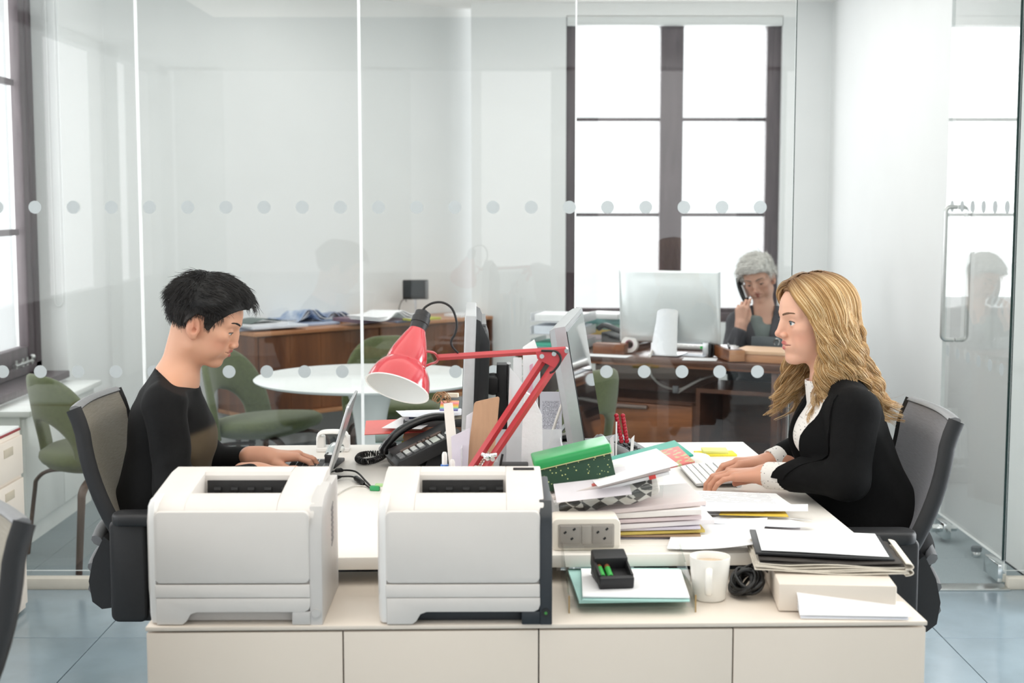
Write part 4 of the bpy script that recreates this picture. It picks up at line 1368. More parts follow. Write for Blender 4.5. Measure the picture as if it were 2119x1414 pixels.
# card holder with red beaded pen
ch_ = on(1265, 958, DZ)
hold = thing('card_holder', 'white folded card pot beside the grey phone', 'holder', (ch_.x, 3.72, DZ))
for dx_, lean in ((-.022, -.006), (.018, .01)):
    MB().sheet(lambda u, v, dx_=dx_, lean=lean: (dx_ + lean * v + .012 * (u - .5), -.02 + .05 * u, .145 * v), 4, 4, .001).build('card', m_paper, hold, 40)
MB().sheet(lambda u, v: (-.02 + .004 * u, -.024 + .02 * u * (1 - v), .19 * v), 4, 4, .001).build('pointed_card', m_paper, hold, 40)
MB().box((-.006, .0, .04), (.03, .03, .08)).build('pot', mat('brown_card', '#8f7f6a', .7, var=.06), hold)
bd = thing('beaded_pen', 'red beaded pen standing in the white card pot', 'pen', (ch_.x - .004, 3.735, DZ + .04))
for s in (-1, 1):
    mbb = MB()
    for k in range(9): mbb.ball((s * .007 + s * .0002 * k + (.010 - .0016 * k), 0, .092 + .0085 * k), .0066, 8)
    mbb.build('bead_string', mat('red_glass_beads', '#b3122a', .15, var=.08), bd, 60)

# sticky notes, mouse, keyboard
sn = on(1480, 941, DZ)
block('sticky_note_pad', 'bright yellow sticky note pad, the lower wider one', 'sticky notes', sn, (.12, .07, .006), 3, m_yellow)
block('sticky_note_pad', 'pale yellow sticky note pad lying on the brighter one', 'sticky notes', sn + Vector((.0, .012, .006)), (.076, .07, .008), -2, m_yelp)
ms_ = on(1433, 958, DZ)
msx = thing('mouse', 'flat white computer mouse above the keyboard', 'mouse', ms_, R(10))
MB().loft([[(.055 * r_ * math.cos(t), .029 * r_ * math.sin(t), z) for t in np.linspace(0, 2 * math.pi, 28, endpoint=False)] for (r_, z) in ((.85, .001), (.93, .006), (.90, .006), (1.0, .012), (.94, .019), (.75, .025), (.4, .0285), (.03, .0295))]).build('shell', m_white, msx, 60, fixn=True)
kp0 = Vector((.548, 3.90, DZ))
kb = thing('keyboard', 'slim aluminium keyboard with white keys under her hands', 'keyboard', kp0, R(-90 + 3))
KT = Matrix.Rotation(R(4.5), 4, 'X')
MB().rbox((0, 0, .012), (.278, .118, .005), .008, 'z', bev=.0015, M=KT).build('plate', m_alu, kb)
MB().cyl((-.139, .054, .0085), (.139, .054, .0085), .0088, 14).build('battery_tube', m_alu, kb, 50)
for i in range(6):
    for j in range(14 if i else 14):
        wv = .0165
        if i == 5 and 4 <= j <= 8:
            if j != 6: continue
            MB().box((-.1275 + j * .0196, .042 - i * .0188, .0158), (.093, .0158, .003), bev=.001, M=KT).build('key', m_white, kb)
            continue
        MB().box((-.1275 + j * .0196, .042 - i * .0188, .0158), (wv, .0158 if i else .009, .003), bev=.001, seg=1, M=KT).build('key', m_white, kb)

# -------- pile of folders with the green box on top
def pile_at(px, py, Y): return at(px, py, Y)


PX, PY = .285, 3.29
zc = DZ
specs = [(.30, .22, .004, 2, 'thin grey magazine at the very bottom of the folder pile', '#6c6870'),
         (.29, .22, .004, -3, 'brown magazine near the bottom of the folder pile', '#a58a6e'),
         (.31, .22, .006, 3, 'yellow backed magazine low in the folder pile', '#c9b25a'),
         (.30, .21, .006, -2, 'pale lilac magazine in the lower folder pile', '#cfc8d4'),
         (.33, .22, .010, 4, 'white brochure sticking out of the folder pile', '#e6e1e2'),
         (.30, .22, .008, 0, 'pink tinted brochure in the middle of the folder pile', '#d9c9cb'),
         (.31, .22, .012, -3, 'white ring report in the middle of the folder pile', '#e9e4e0'),
         (.29, .21, .010, 5, 'rose white magazine with red spine print in the pile', '#e3d5d3')]
for k, (sx, sy, h, rz, lab, c_) in enumerate(specs):
    block('magazine', lab, 'magazine', Vector((PX - .0 + .006 * math.sin(k * 2), PY, zc)), (sx, sy, h), rz, mat('magazine_%d' % k, c_, .5, var=.04, scale=20), bev=.0008, group='magazines in the folder pile', tilt=-.6 * k)
    zc += h + .0012 + .0003 * k
# clear pouch with black and white harlequin cloth
def check_mat():
    m = bpy.data.materials.new('harlequin_cloth'); m.use_nodes = True
    nt = m.node_tree; b = nt.nodes['Principled BSDF']; b.inputs['Roughness'].default_value = .35
    tc = nt.nodes.new('ShaderNodeTexCoord'); mp = nt.nodes.new('ShaderNodeMapping')
    mp.inputs['Rotation'].default_value = (0, R(45), 0); mp.inputs['Scale'].default_value = (1, .001, 1.4)
    ck = nt.nodes.new('ShaderNodeTexChecker'); ck.inputs['Scale'].default_value = 34
    ck.inputs[1].default_value = lin('#3a3b3a'); ck.inputs[2].default_value = lin('#d5d4cf')
    nt.links.new(tc.outputs['Object'], mp.inputs[0]); nt.links.new(mp.outputs[0], ck.inputs[0]); nt.links.new(ck.outputs[0], b.inputs['Base Color'])
    return m


po0 = at(1262, 1052, 3.17)
pouch = thing('cloth_pouch', 'clear pouch holding black and white diamond patterned cloth', 'pouch', po0)
def pf(u, v):
    x = -.115 + .21 * u
    zz = .052 * v
    b = math.sin(math.pi * v) * (.012 + .008 * math.sin(u * 9) + .006 * math.sin(u * 23 + v * 8))
    return (x, .02 - b, zz + x * .20 + .004 * math.sin(u * 14))
MB().sheet(pf, 40, 12, .003).build('cloth', check_mat(), pouch, 60)
MB().sheet(lambda u, v: (-.125 + .245 * u, .012 - .022 * math.sin(math.pi * v) - .002 * math.sin(u * 31), .055 * v - .002 + (-.125 + .245 * u) * .20), 24, 8, .0008).build('clear_film', m_clear, pouch, 60)
MB().box((.0, .13, .024), (.235, .20, .044), rot=(0, -11, 0), bev=.012).build('filling', mat('folded_white_cloth', '#d8d4ce', .8, var=.06, bump=.4, bscale=60), pouch)
# slanting stack above the pouch
TL = -13.5
def on_slope(px, py, Y, lift=0): return at(px, py, Y) + Vector((0, 0, lift))
b0 = at(1272, 1012, 3.17)
block('clip_file', 'white clip file with red label on the slanting pile', 'folder', b0 + Vector((-.01, .11, .0)), (.27, .22, .007), 2, m_paper, tilt=TL)
block('report', 'grey edged report on the slanting pile under the green box', 'folder', b0 + Vector((-.012, .11, .0085)), (.275, .22, .006), 3, mat('grey_rose_paper', '#cfc5c2', .6, var=.04), tilt=TL)
MBr = MB().box((0, 0, .0045), (.018, .004, .010), bev=.001)
block('clip_label', 'small red tab label stuck on the edge of the clip file', 'label', at(1351, 992, 3.165), (.016, .003, .009), 0, mat('red_tab', '#d8453f', .4, var=.04), tilt=TL)
gift = dots_mat('red_green_giftwrap', '#c4665f', '#a8b07a', 60, .5, .38)
o_ = block('gift_wrap_folder', 'red and green patterned paper folder under the white sheet', 'folder', on_slope(1318, 966, 3.28), (.24, .20, .004), 4, gift, tilt=TL + 1)
block('teal_file', 'teal green card folder sticking out behind the green box', 'folder', on_slope(1310, 962, 3.36, .006), (.255, .20, .005), 6, m_teal, tilt=TL)
flat('top_sheet', 'white sheet on the patterned folder right of the green box', 'paper', on_slope(1300, 972, 3.25, .006), .19, .21, 8, m_paper, .0015, tilt=TL)
flat('receipt_sheet', 'white ruled sheet hanging over the front of the slanting pile', 'paper', at(1225, 1012, 3.155) + Vector((0, .03, .004)), .17, .10, 3, mat('ruled_sheet', '#dad5da', .75, var=.03, scale=30), .001, tilt=-6, tiltx=28)
gx = at(1196, 985, 3.20)
gb = thing('storage_box', 'green lidded box with dark dotted sides on the folder pile', 'box', gx + Vector((.0, .05, -.02)), R(3))
gb.rotation_euler = (0, R(-13), R(3))
m_gl = mat('glossy_green_card', '#2e9c55', .3, var=.03, scale=8)
MB().box((0, 0, .028), (.172, .105, .056), bev=.0015).build('box_body', dots_mat('dark_green_dotted_card', '#22432f', '#c9cf8a', 105, .6, .17, .8), gb)
MB().rbox((0, 0, .066), (.18, .113, .022), .006, 'z', bev=.004).build('lid', m_gl, gb)
MB().box((0, 0, .0553), (.1805, .1135, .0015)).build('lid_edge', mat('cream_edge', '#d9cf9c', .6, var=.04), gb)

# -------- desk power socket block
so = on(1212, 1138, DZ)
sk = thing('socket_block', 'cream desk power block with two grey three pin sockets', 'socket', so, R(2.5))
m_sgr = mat('socket_grey', '#a59f97', .5, var=.03, scale=30)
body = MB(); body.rbox((0, .03, .036), (.152, .08, .072), .014, 'y', bev=.004); body.build('housing', mat('cream_plastic', '#e9e2d6', .4, var=.02), sk)
MB().rbox((0, -.0105, .034), (.124, .006, .054), .004, 'y', bev=.001).build('face_plate', m_sgr, sk)
for s in (-1, 1):
    pl = MB().box((s * .036, -.0145, .037), (.044, .004, .040), bev=.0006).build('socket_face', mat('socket_face_grey', '#98928b', .5, var=.03), sk)
    q = MB()
    for (dx_, dz_) in ((-.011, .006), (.009, .013), (.004, -.008)):
        q.box((s * .036 + dx_, -.0168, .037 + dz_), (.0065, .0012, .0042), rot=(0, -38, 0))
    q.build('pin_slot', m_dark, pl)
MB().box((0, -.0145, .037), (.020, .0035, .040), bev=.0005).build('middle_blank', m_sgr, sk)

# -------- letter tray with turquoise paper, battery charger
tr = on(1304, 1258, CZ)
lt = thing('letter_tray', 'clear acrylic letter tray on the storage top', 'tray', (tr.x, 2.86, CZ), R(1.5))
MB().box((0, .07, .012), (.255, .26, .003)).build('floor', m_clear, lt)
for s in (-1, 1):
    MB().prism([(-.055, .0), (.20, .0), (.20, .085), (.17, .085), (-.03, .036), (-.055, .036)], .003, 0, Matrix.Translation((s * .128, 0, 0)) @ Matrix(((0, 0, 1, 0), (1, 0, 0, 0), (0, 1, 0, 0), (0, 0, 0, 1)))).build('side', m_clear, lt)
    MB().box((s * .128, -.0555, .018), (.0032, .002, .036)).build('edge', mat('amber_acrylic_edge', '#a58a5c', .3, var=.05), lt)
MB().box((0, .20, .04), (.255, .003, .07)).build('rear', m_clear, lt)
flat('turquoise_sheets', 'pale turquoise sheets at the bottom of the letter tray', 'paper', Vector((tr.x - .002, 2.935, CZ + .022)), .222, .25, 3, m_aqua, .006, n=4)
flat('turquoise_sheets', 'pale turquoise sheet under the white paper in the letter tray', 'paper', Vector((tr.x + .012, 2.915, CZ + .029)), .215, .25, -2, m_aqua, .003, n=6)
flat('white_sheet', 'white paper lying on turquoise sheets below the battery charger', 'paper', Vector((tr.x + .012, 2.905, CZ + .034)), .215, .215, -2, m_paper, .003, n=6)
bc0 = Vector((.208, 2.905, CZ + .0365))
bc = thing('battery_charger', 'black battery charger holding two green batteries', 'charger', bc0, R(7))
bc.rotation_euler = (R(13), 0, R(7))
MB().prism([(-.05, 0), (.058, 0), (.058, -.0235)], .066, 0, Matrix(((0, 0, 1, 0), (1, 0, 0, 0), (0, 1, 0, 0), (0, 0, 0, 1)))).build('wedge_foot', m_blk, bc, 0)
bc.location.z += .012
MB().box((0, .0, .005), (.072, .11, .01), bev=.002).build('base', m_blk, bc)
MB().box((0, .036, .018), (.072, .044, .034), bev=.004).build('rear_housing', m_blk, bc)
MB().box((0, -.049, .013), (.072, .014, .024), bev=.003).build('front_lip', m_blk, bc)
for s in (-1, 1): MB().box((s * .0335, -.01, .014), (.005, .07, .026), bev=.001).build('side_wall', m_blk, bc)
for k in range(2):
    bt = thing('battery', 'green battery in the charger, the %s one' % ('outer left' if k == 0 else 'inner'), 'battery', bc0 + Vector((-.024 + .0165 * k, -.012, .012 + .0135)), R(7))
    bt.rotation_euler = (R(13), 0, R(7))
    MB().cyl((0, -.026, 0), (0, .012, 0), .0062, 14).build('sleeve', mat('green_battery_sleeve', '#3fa64c', .3, var=.04), bt, 50)
    MB().cyl((0, .012, 0), (0, .026, 0), .0062, 14).build('copper_top', mat('copper_battery_end', '#b5714f', .3, .5, var=.04), bt, 50)
    MB().cyl((0, .026, 0), (0, .029, 0), .0025, 10).build('terminal', m_chrome, bt, 50)

# -------- mug
mg = on(1467, 1238, CZ)
mug = thing('mug', 'plain white ceramic mug on the storage top', 'mug', (mg.x, 2.905, CZ), R(-100))
m_cer = mat('white_glazed_ceramic', '#efece5', .22, var=.012, scale=8)
MB().lathe([(.001, .0), (.030, 0), (.034, .004), (.039, .05), (.0425, .0905), (.0418, .092), (.0395, .0905), (.036, .05), (.032, .008), (.001, .007)], 40, cap=False).build('body', m_cer, mug, 60)
MB().tube(spline([(.038, 0, .072), (.058, 0, .074), (.068, 0, .055), (.060, 0, .03), (.036, 0, .02)], 6), [(.0075, .0045)] * 25, 10, flat=(0, 1, 0)).build('handle', m_cer, mug, 60)
MB().lathe([(.001, .0772), (.0395, .0772)], 30, cap=False).build('drink', mat('milky_tea', '#cdb598', .2, var=.03), mug, 0)

# -------- tied bundle of black cable
cb0 = on(1540, 1225, CZ)
cbn = thing('cable_bundle', 'tied bundle of black mains cable beside the white mug', 'cable', (cb0.x, 2.93, CZ))
rr_ = random.Random(3)
for k in range(12):
    ph_ = rr_.uniform(0, 6.28); a_ = rr_.uniform(.030, .045)
    pts = []
    for t in np.linspace(0, 2 * math.pi, 22):
        x = .020 * math.sin(t) * rr_.uniform(.96, 1.04) + (k - 5.5) * .0024
        y = a_ * math.cos(t) + .006 * math.sin(ph_ + t)
        z = .026 + .019 * math.sin(t + ph_ * .3) + .003 * (k % 5) - .006 * math.cos(t)
        pts.append((x - .1 * y, y, max(z, .005)))
    MB().tube(pts, .0038, 7, closed=True).build('cable_loop', m_cable, cbn, 60)
MB().tube([(.024 * math.cos(t), .004, .028 + .026 * math.sin(t)) for t in np.linspace(0, 2 * math.pi, 20)], .005, 8, closed=True).build('tie', m_cable, cbn, 60)
MB().tube(spline([(-.01, .02, .05), (.03, .05, .055), (.06, .08, .03), (.075, .10, .01)], 6), .0038, 8).build('loose_end', m_cable, cbn, 60)

# -------- ring file, newspaper and papers at the right-hand corner
rf = Vector((.665, 2.93, CZ))
fi = thing('box_file', 'white box file under the newspapers', 'file', rf, R(-4))
MB().box((0, .0, .030), (.235, .26, .057), bev=.004).build('case', m_cab, fi)
rb = on(1760, 1268, CZ)
fd = thing('paper_folder', 'open white folder of loose sheets at the front corner', 'folder', (rb.x, 2.80, CZ), R(-3))
def ff(u, v): return (-.11 + .22 * u, -.045 + .10 * v, .008 + .034 * math.sin(math.pi * min(1, v * 1.0)) ** .7 * (1 - .75 * u))
MB().sheet(ff, 14, 10, .0012).build('cover', m_paper, fd, 60)
for k in range(5):
    MB().sheet(lambda u, v, k=k: (-.108 + .212 * u, -.046 + .0015 * k + .09 * v, .0015 + .0016 * k + (.024 - .004 * (4 - k)) * math.sin(math.pi * v) ** .7 * (1 - .75 * u)), 10, 6, .0009).build('sheet', m_paper2 if k % 2 else m_paper, fd, 60)
nz = CZ + .0595
n0 = Vector((.670, 2.985, nz))
np_ = thing('newspaper', 'folded grey newspapers stacked on the white box file', 'newspaper', n0, R(-5))
for k in range(7):
    sx, sy = .315 - .004 * k, .22 - .003 * k
    def nf(u, v, k=k, sx=sx, sy=sy):
        x, y = (u - .5) * sx + .002 * math.sin(k * 3), (v - .5) * sy
        bend = -.035 * max(0, -u + .28) / .28 * .0
        lift = .02 * max(0, .22 - u)
        return (x, y, .003 + .0032 * k + lift + .0022 * math.sin(8 * u + k) * (1 - v) + .0012 * math.sin(17 * v + k * 2))
    MB().sheet(nf, 18, 10, .0022).build('page_section', m_cream if k < 5 else mat('newsprint_black_page', '#38332f', .7, var=.35, scale=18), np_, 60)
for s, zz in ((1, .007), (1, .019)):
    pts = [(.155 + .012 * math.sin(t), -.10, zz + .008 * math.cos(t)) for t in np.linspace(0, math.pi, 8)]
    MB().sheet(lambda u, v, zz=zz: (.150 + .016 * math.sin(math.pi * u), -.108 + .21 * v, zz + .007 * math.cos(math.pi * u)), 10, 3, .002).build('fold', m_cream, np_, 60)
tz = nz + .0285
block('document_wallet', 'black document wallet under the top white sheet on the newspapers', 'folder', Vector((.662, 3.005, tz)), (.285, .21, .005), -6, m_blk, tilt=1.5)
flat('cover_sheet', 'blank white sheet on the black wallet over the newspapers', 'paper', Vector((.664, 3.01, tz + .0075)), .262, .20, -6, m_paper, .0012, tilt=1.5, wave=.0006)

# -------- loose papers on the right-hand desk
def paper(label, pix, z, m=m_paper, th=.0008, edge=(0, 0, 0, 0), name='paper_sheet', sag=0.0, cat='paper'):
    """sheet whose four corners lie at the desk heights z + edge"""
    q = [on(px, py, z + e) for (px, py), e in zip(pix, edge)]
    c_ = sum(q, Vector()) / 4
    def fn(u, v):
        a = q[0].lerp(q[1], u); b = q[3].lerp(q[2], u)
        p = a.lerp(b, v) - c_
        # bilinear heights ease in so that a raised corner curls
        zz = (1 - u) ** 2 * (1 - v) ** 2 * edge[0] + u ** 2 * (1 - v) ** 2 * edge[1] + u ** 2 * v ** 2 * edge[2] + (1 - u) ** 2 * v ** 2 * edge[3]
        return (p.x, p.y, z - c_.z + zz + sag * math.sin(math.pi * u) * math.sin(math.pi * v))
    o = MB().sheet(fn, 14, 14, th).build(name, m, None, 60, label=label, cat=cat)
    o.location = c_
    return o


paper('pink white card lying under the loose sheets near the desk corner', [(1572, 1092), (1655, 1090), (1660, 1128), (1560, 1128)], DZ + .0025, mat('pinkish_white_card', '#ece5e4', .6, var=.03), .003, name='index_card')
flat('red_tab_card', 'red cornered card peeping from under the pinkish card', 'card', on(1640, 1116, DZ + .0008), .06, .05, -20, mat('dark_red_card', '#9c3646', .6, var=.04), .001, n=2)
paper('large white sheet curling up over the front edge of the desk', [(1380, 1136), (1562, 1126), (1588, 1072), (1402, 1062)], DZ + .006, m_paper, .001, (.0, .022, .020, .004))
paper('white sheet with lifted corner pointing right, under the folded papers', [(1410, 1078), (1640, 1092), (1690, 1086), (1560, 1052)], DZ + .010, m_paper2, .001, (.003, .004, .002, .018))
paper('white sheet with yellow printed patch in the fan of papers', [(1400, 1062), (1600, 1068), (1682, 1078), (1420, 1042)], DZ + .016, m_paper, .001, (.004, .003, .0, .012))
paper('yellow printed leaf sandwiched between the fanned white papers', [(1488, 1066), (1632, 1070), (1615, 1044), (1500, 1042)], DZ + .022, mat('golden_yellow_print', '#d2b23a', .6, var=.06), .001, (.0, .0, .0, .0), name='yellow_leaf')
paper('printed white letter on top of the fan of papers by the keyboard', [(1400, 1050), (1640, 1046), (1606, 1022), (1402, 1014)], DZ + .026, print_mat('faint_letter_print', '#eeeeef', '#b9b9c2', 20, 14, 'Y', .4), .001, (.002, .004, .0, .0))
paper('white leaflet folded over the front of the printed letter', [(1402, 1058), (1672, 1058), (1672, 1044), (1464, 1040)], DZ + .030, m_paper, .0012, (.0, .0, .004, .006), name='leaflet')
paper('curled leaf with violet grey underside on the left of the papers', [(1400, 1050), (1462, 1050), (1458, 1040), (1410, 1042)], DZ + .030, mat('violet_grey_paper', '#aaa6b4', .7, var=.04), .001, (.0, .0, .012, .0), name='curled_leaf')

# -------- red articulated task lamp
LY = 3.30
def L(px, py, dy=0.0): return at(px, py, LY + dy)


base = Vector((L(893, 1092).x, LY, DZ))
lamp = thing('task_lamp', 'red articulated task lamp with bell shaped shade reaching left', 'lamp', base)
MB().lathe([(.001, 0), (.085, 0), (.088, .006), (.085, .018), (.03, .026), (.016, .04), (.014, .075), (.001, .078)], 40).build('base', m_redd, lamp, 50)
sh0 = L(897, 1086)
pa, pb = L(900, 1084), L(1128, 738)
pc_, pd_ = L(925, 1086), L(1160, 738)
for i, (p, q) in enumerate(((pa, pb), (pc_, pd_))):
    MB().tube([p, q], [(.0085, .0095)] * 2, 4, flat=(0, 1, 0)).build('lower_arm', m_redd, lamp, 0, world=True)
sprp, sprq = pa.lerp(pb, .06) + Vector((.018, .012, 0)), pa.lerp(pb, .40) + Vector((.016, .012, 0))
hx = []
for i in range(160):
    t = i / 159; c_ = sprp.lerp(sprq, t); a = t * 2 * math.pi * 26
    d_ = (sprq - sprp).normalized(); u = Vector((0, 1, 0)); w = d_.cross(u)
    hx.append(c_ + u * .0055 * math.cos(a) + w * .0055 * math.sin(a))
MB().tube(hx, .0012, 5).build('spring', m_chrome, lamp, 60, world=True)
pl = MB()
tri = [L(1108, 727), L(1170, 719), L(1177, 727), L(1150, 762), L(1112, 742)]
for dy in (-.012, .012):
    P = [p + Vector((0, dy, 0)) for p in tri]
    o0 = len(pl.v)
    c_ = sum(P, Vector()) / 5
    A = Matrix(((1, 0, 0, c_.x), (0, 0, -1, c_.y), (0, 1, 0, c_.z), (0, 0, 0, 1)))
    pl.prism([(p.x - c_.x, p.z - c_.z) for p in P], .0025, 0, A)
pl.build('elbow_plate', m_redd, lamp, 30, world=True)
ea, eb = L(1170, 724), L(906, 740)
MB().tube([ea, eb], [(.0075, .005)] * 2, 4, flat=(0, 0, 1)).build('upper_arm', m_redd, lamp, 0, world=True)
for p in (L(1172, 725), L(1146, 731), L(1121, 736), L(985, 965), L(1008, 942), L(1020, 948)):
    MB().cyl(p + Vector((0, -.018, 0)), p + Vector((0, .018, 0)), .0055, 12).build('pivot_bolt', m_chrome, lamp, 50, world=True)
wn = MB(); wn.tube([L(997, 940, -.02), L(1008, 945, -.024), L(1028, 941, -.02)], [.005, .007, .005], 8); wn.ball(L(1008, 946, -.025), .010, 10)
wn.build('wing_nut', m_chrome, lamp, 60, world=True)
# shade: axis from the lampholder to the mouth, tipped toward the front
ca, cm = L(869, 668), L(824, 806)
ax = (cm - ca)
ax = Vector((ax.x, -.092, ax.z)).normalized()
zx = -ax
xx = Vector((0, 1, 0)).cross(zx).normalized(); yy = zx.cross(xx)
SM = Matrix(((xx.x, yy.x, zx.x, ca.x), (xx.y, yy.y, zx.y, ca.y), (xx.z, yy.z, zx.z, ca.z), (0, 0, 0, 1)))
Mi = wmat(lamp).inverted()
outer = [(.0195, -.020), (.021, -.024), (.030, -.045), (.041, -.075), (.046, -.096), (.0475, -.108), (.050, -.112), (.058, -.122), (.066, -.136), (.0715, -.155), (.074, -.172)]
pp = [(p.x, p.z) for p in spline([(r_, 0, z_) for r_, z_ in outer], 3)]
MB().lathe(pp, 56, Mi @ SM, cap=False).build('shade', m_red, lamp, 60)
inn = [(max(.002, r_ - .0018), z_ - .0006) for r_, z_ in pp]
MB().lathe([(r_, z_) for r_, z_ in inn] + [(.0762, -.1735), (.0752, -.1712)], 56, Mi @ SM, cap=False).build('shade_lining', mat('white_shade_lining', '#eef0ee', .4, var=.012), lamp, 60)
MB().ball((0, 0, -.105), (.026, .026, .03), 18, M=Mi @ SM).build('bulb', mat('opal_bulb_glass', '#f4f4f0', .25, var=.01), lamp, 60)
MB().lathe([(.019, -.022), (.020, -.004), (.0215, -.003), (.0215, .012), (.019, .014), (.0185, .026), (.010, .030), (.006, .034)], 20, Mi @ SM).build('lampholder', m_blk, lamp, 30)
fk = MB()
e1 = L(848, 731, -.045); e2 = L(905, 738)
fk.tube(spline([L(846, 733, -.055), L(870, 728, -.05), L(897, 730, -.025), L(907, 742, -.008)], 6), .003, 8)
fk.tube(spline([L(872, 762, .05), L(890, 754, .05), L(902, 750, .025), L(907, 744, .008)], 6), .003, 8)
fk.build('shade_fork', m_redd, lamp, 60, world=True)
MB().cyl(L(843, 733, -.060), L(849, 733, -.05), .0055, 12).build('fork_bolt', mat('brass', '#c59a6a', .3, .9, var=.03), lamp, 50, world=True)
cdp = [Mi @ p for p in (SM @ Vector((0, 0, .032)), L(872, 648), L(880, 636), L(897, 627), L(918, 627), L(936, 640), L(945, 668), L(942, 690), L(934, 705), L(936, 718), L(948, 731))]
MB().tube(spline(cdp, 6), .0028, 8).build('cord', m_cable, lamp, 60)
cd2 = [Mi @ p for p in (L(1120, 726, -.014), L(1150, 728, -.016), L(1160, 740, -.016), L(1158, 752, -.016), L(1146, 768, -.012), L(1138, 772, -.008))]
MB().tube(spline(cd2, 6), .0028, 8).build('cord', m_cable, lamp, 60)
MB().tube(spline([Mi @ p for p in (L(1040, 940, .03), L(1036, 960, .03), L(1030, 1000, .03), L(1020, 1060, .03))], 5), .003, 8).build('cord', m_cable, lamp, 60)
# ================================================================ things inside the glazed office
EZ = .746
m_lilac = mat('glossy_blue_white_magazine', '#c9d2e4', .35, var=.10, scale=9, col2='#8fa6cf')


def eblock(name, label, cat, px, py, d, rz, m, z=EZ, bev=.002, back=0.0, **k):
    p = on(px, py, z)
    p = p + Vector((.446, .895, 0)) * back
    return block(name, label, cat, p, d, rz - 26.5, m, bev, **k)


# desktop computer with its back to the glass
ip = on(1378, 737, EZ)
im = thing('desktop_computer', 'white aluminium desktop computer seen from behind on the walnut desk', 'computer', ip, R(-24))
m_ibk = mat('pale_silver_shell', '#dfe4e4', .3, .25, var=.012, scale=6)
TI = Matrix.Translation((-.005, .075, .0)) @ Matrix.Rotation(R(4), 4, 'X')
shell = MB()
shell.loft([[(x * .255 * s, y, .235 + z * .178 * s2) for (x, z) in ((-1, -1), (1, -1), (1, 1), (-1, 1))] for (y, s, s2) in ((.014, .99, .99), (.008, 1, 1), (-.002, 1, 1), (-.014, .93, .93), (-.026, .75, .78), (-.034, .45, .55), (-.037, .1, .2))])
shell.v = [tuple(TI @ Vector(v)) for v in shell.v]
shell.build('shell', m_ibk, im, 50, fixn=True)
MB().box((0, .0150, .235), (.50, .001, .345), M=TI).build('screen', MATS['dark_screen_glass'], im)
sl = MB(); sl.tube([(.002, .038, .285), (-.002, .012, .16), (-.006, -.015, .03), (-.006, -.02, .006)], [(.050, .0045), (.055, .0045), (.066, .0045), (.07, .004)], 8, flat=(1, 0, 0)); sl.build('stand', m_alu, im, 40)
MB().box((-.004, .05, .005), (.15, .16, .007), bev=.002).build('foot', m_alu, im)
c0_ = on(1352, 738, EZ)
cable('computer_cable', 'white cable hanging in a loop below the desktop computer', [c0_ + Vector((0, .04, .03)), at(1344, 745, c0_.y - .02), at(1347, 775, c0_.y + .05), at(1370, 798, c0_.y + .12), at(1405, 806, c0_.y + .14), at(1435, 792, c0_.y + .14), at(1450, 784, c0_.y + .2)], .0055, m_wcable)
cable('computer_cable', 'short grey cable lying on the open shelf box', [at(1403, 813, 7.0), at(1425, 800, 6.95), at(1450, 786, 6.9), at(1476, 778, 6.95)], .005, m_wcable)
b_ = at(1398, 806, 6.86)
MB().rbox((0, 0, 0), (.03, .02, .035), .006, 'z', bev=.003).build('cable_clamp', m_gryp, None, label='small grey clamp on the hanging white cable', cat='clamp').location = b_
# trays and papers at the left end
t0 = Vector((.262, 7.24, EZ))
pt = thing('paper_tray', 'stacked clear paper trays at the left end of the walnut desk', 'tray', t0, R(-20))
for k in range(3):
    MB().box((0, 0, .012 + .066 * k), (.27, .25, .004)).build('tray_floor', m_film, pt)
    for s in (-1, 1): MB().box((s * .135, 0, .03 + .066 * k), (.004, .25, .045)).build('tray_side', m_film, pt)
for k, (c_, nm, h, sx) in enumerate((('#49b097', 'green folder in the lowest clear paper tray', .02, .24), ('#dfe6ee', 'stack of bluish white sheets in the middle clear tray', .04, .25), ('#eef0f0', 'stack of white sheets on the top clear tray', .032, .25))):
    block('tray_papers', nm, 'paper', t0 + Vector((.0, 0, .0145 + .066 * k)), (sx, .22, h), -20 + 3 * k, mat('tray_paper_%d' % k, c_, .6, var=.05, scale=14), bev=.001)
s0 = Vector((.50, 7.47, EZ))
zz = EZ
for k, (c_, nm) in enumerate((('#eceff0', 'white folder at the bottom of the mixed pile'), ('#e9d9df', 'pink tinted folder in the mixed pile'), ('#d7b45c', 'ochre envelope in the mixed pile'), ('#8fb7a4', 'sage green folder in the mixed pile'), ('#6f9d9a', 'teal grey folder in the mixed pile'), ('#f0f1f1', 'white document on top of the mixed pile'))):
    block('folder', nm + ' on the walnut desk', 'folder', Vector((s0.x, s0.y, zz)), (.20, .20, .026), -22 + 6 * math.sin(k * 2.1), mat('mixed_pile_%d' % k, c_, .6, var=.06, scale=12), bev=.001, group='folders in the mixed pile')
    zz += .0275
dp = on(1296, 721, EZ)
dk = thing('desk_phone', 'black desk telephone left of the desktop computer', 'telephone', dp, R(-30))
MB().prism([(-.10, 0), (.10, 0), (.10, .03), (-.10, .085)], .18, .006, Matrix.Rotation(R(90), 4, 'X')).build('body', m_blk, dk)
MB().tube(spline([(-.13, -.06, .10), (-.09, -.06, .118), (.0, -.06, .09), (.09, -.06, .06), (.11, -.06, .04)], 5), [(.022, .014)] * 21, 10, flat=(0, 1, 0)).build('handset', m_blkg, dk, 60)
eblock('wooden_box', 'small brown wooden box beside the black phone', 'box', 1257, 733, (.16, .08, .05), 6, m_walnuth, back=.04)
flat('letter', 'white letter lying at the front left of the walnut desk', 'paper', on(1255, 738, EZ) + Vector((.0, .03, .001)), .24, .10, -24, m_paper, .001)
tpe = on(1305, 733, EZ) + Vector((0, .05, 0))
to = thing('tape_roll', 'white and pink tape roll on the walnut desk', 'tape', tpe, R(-20))
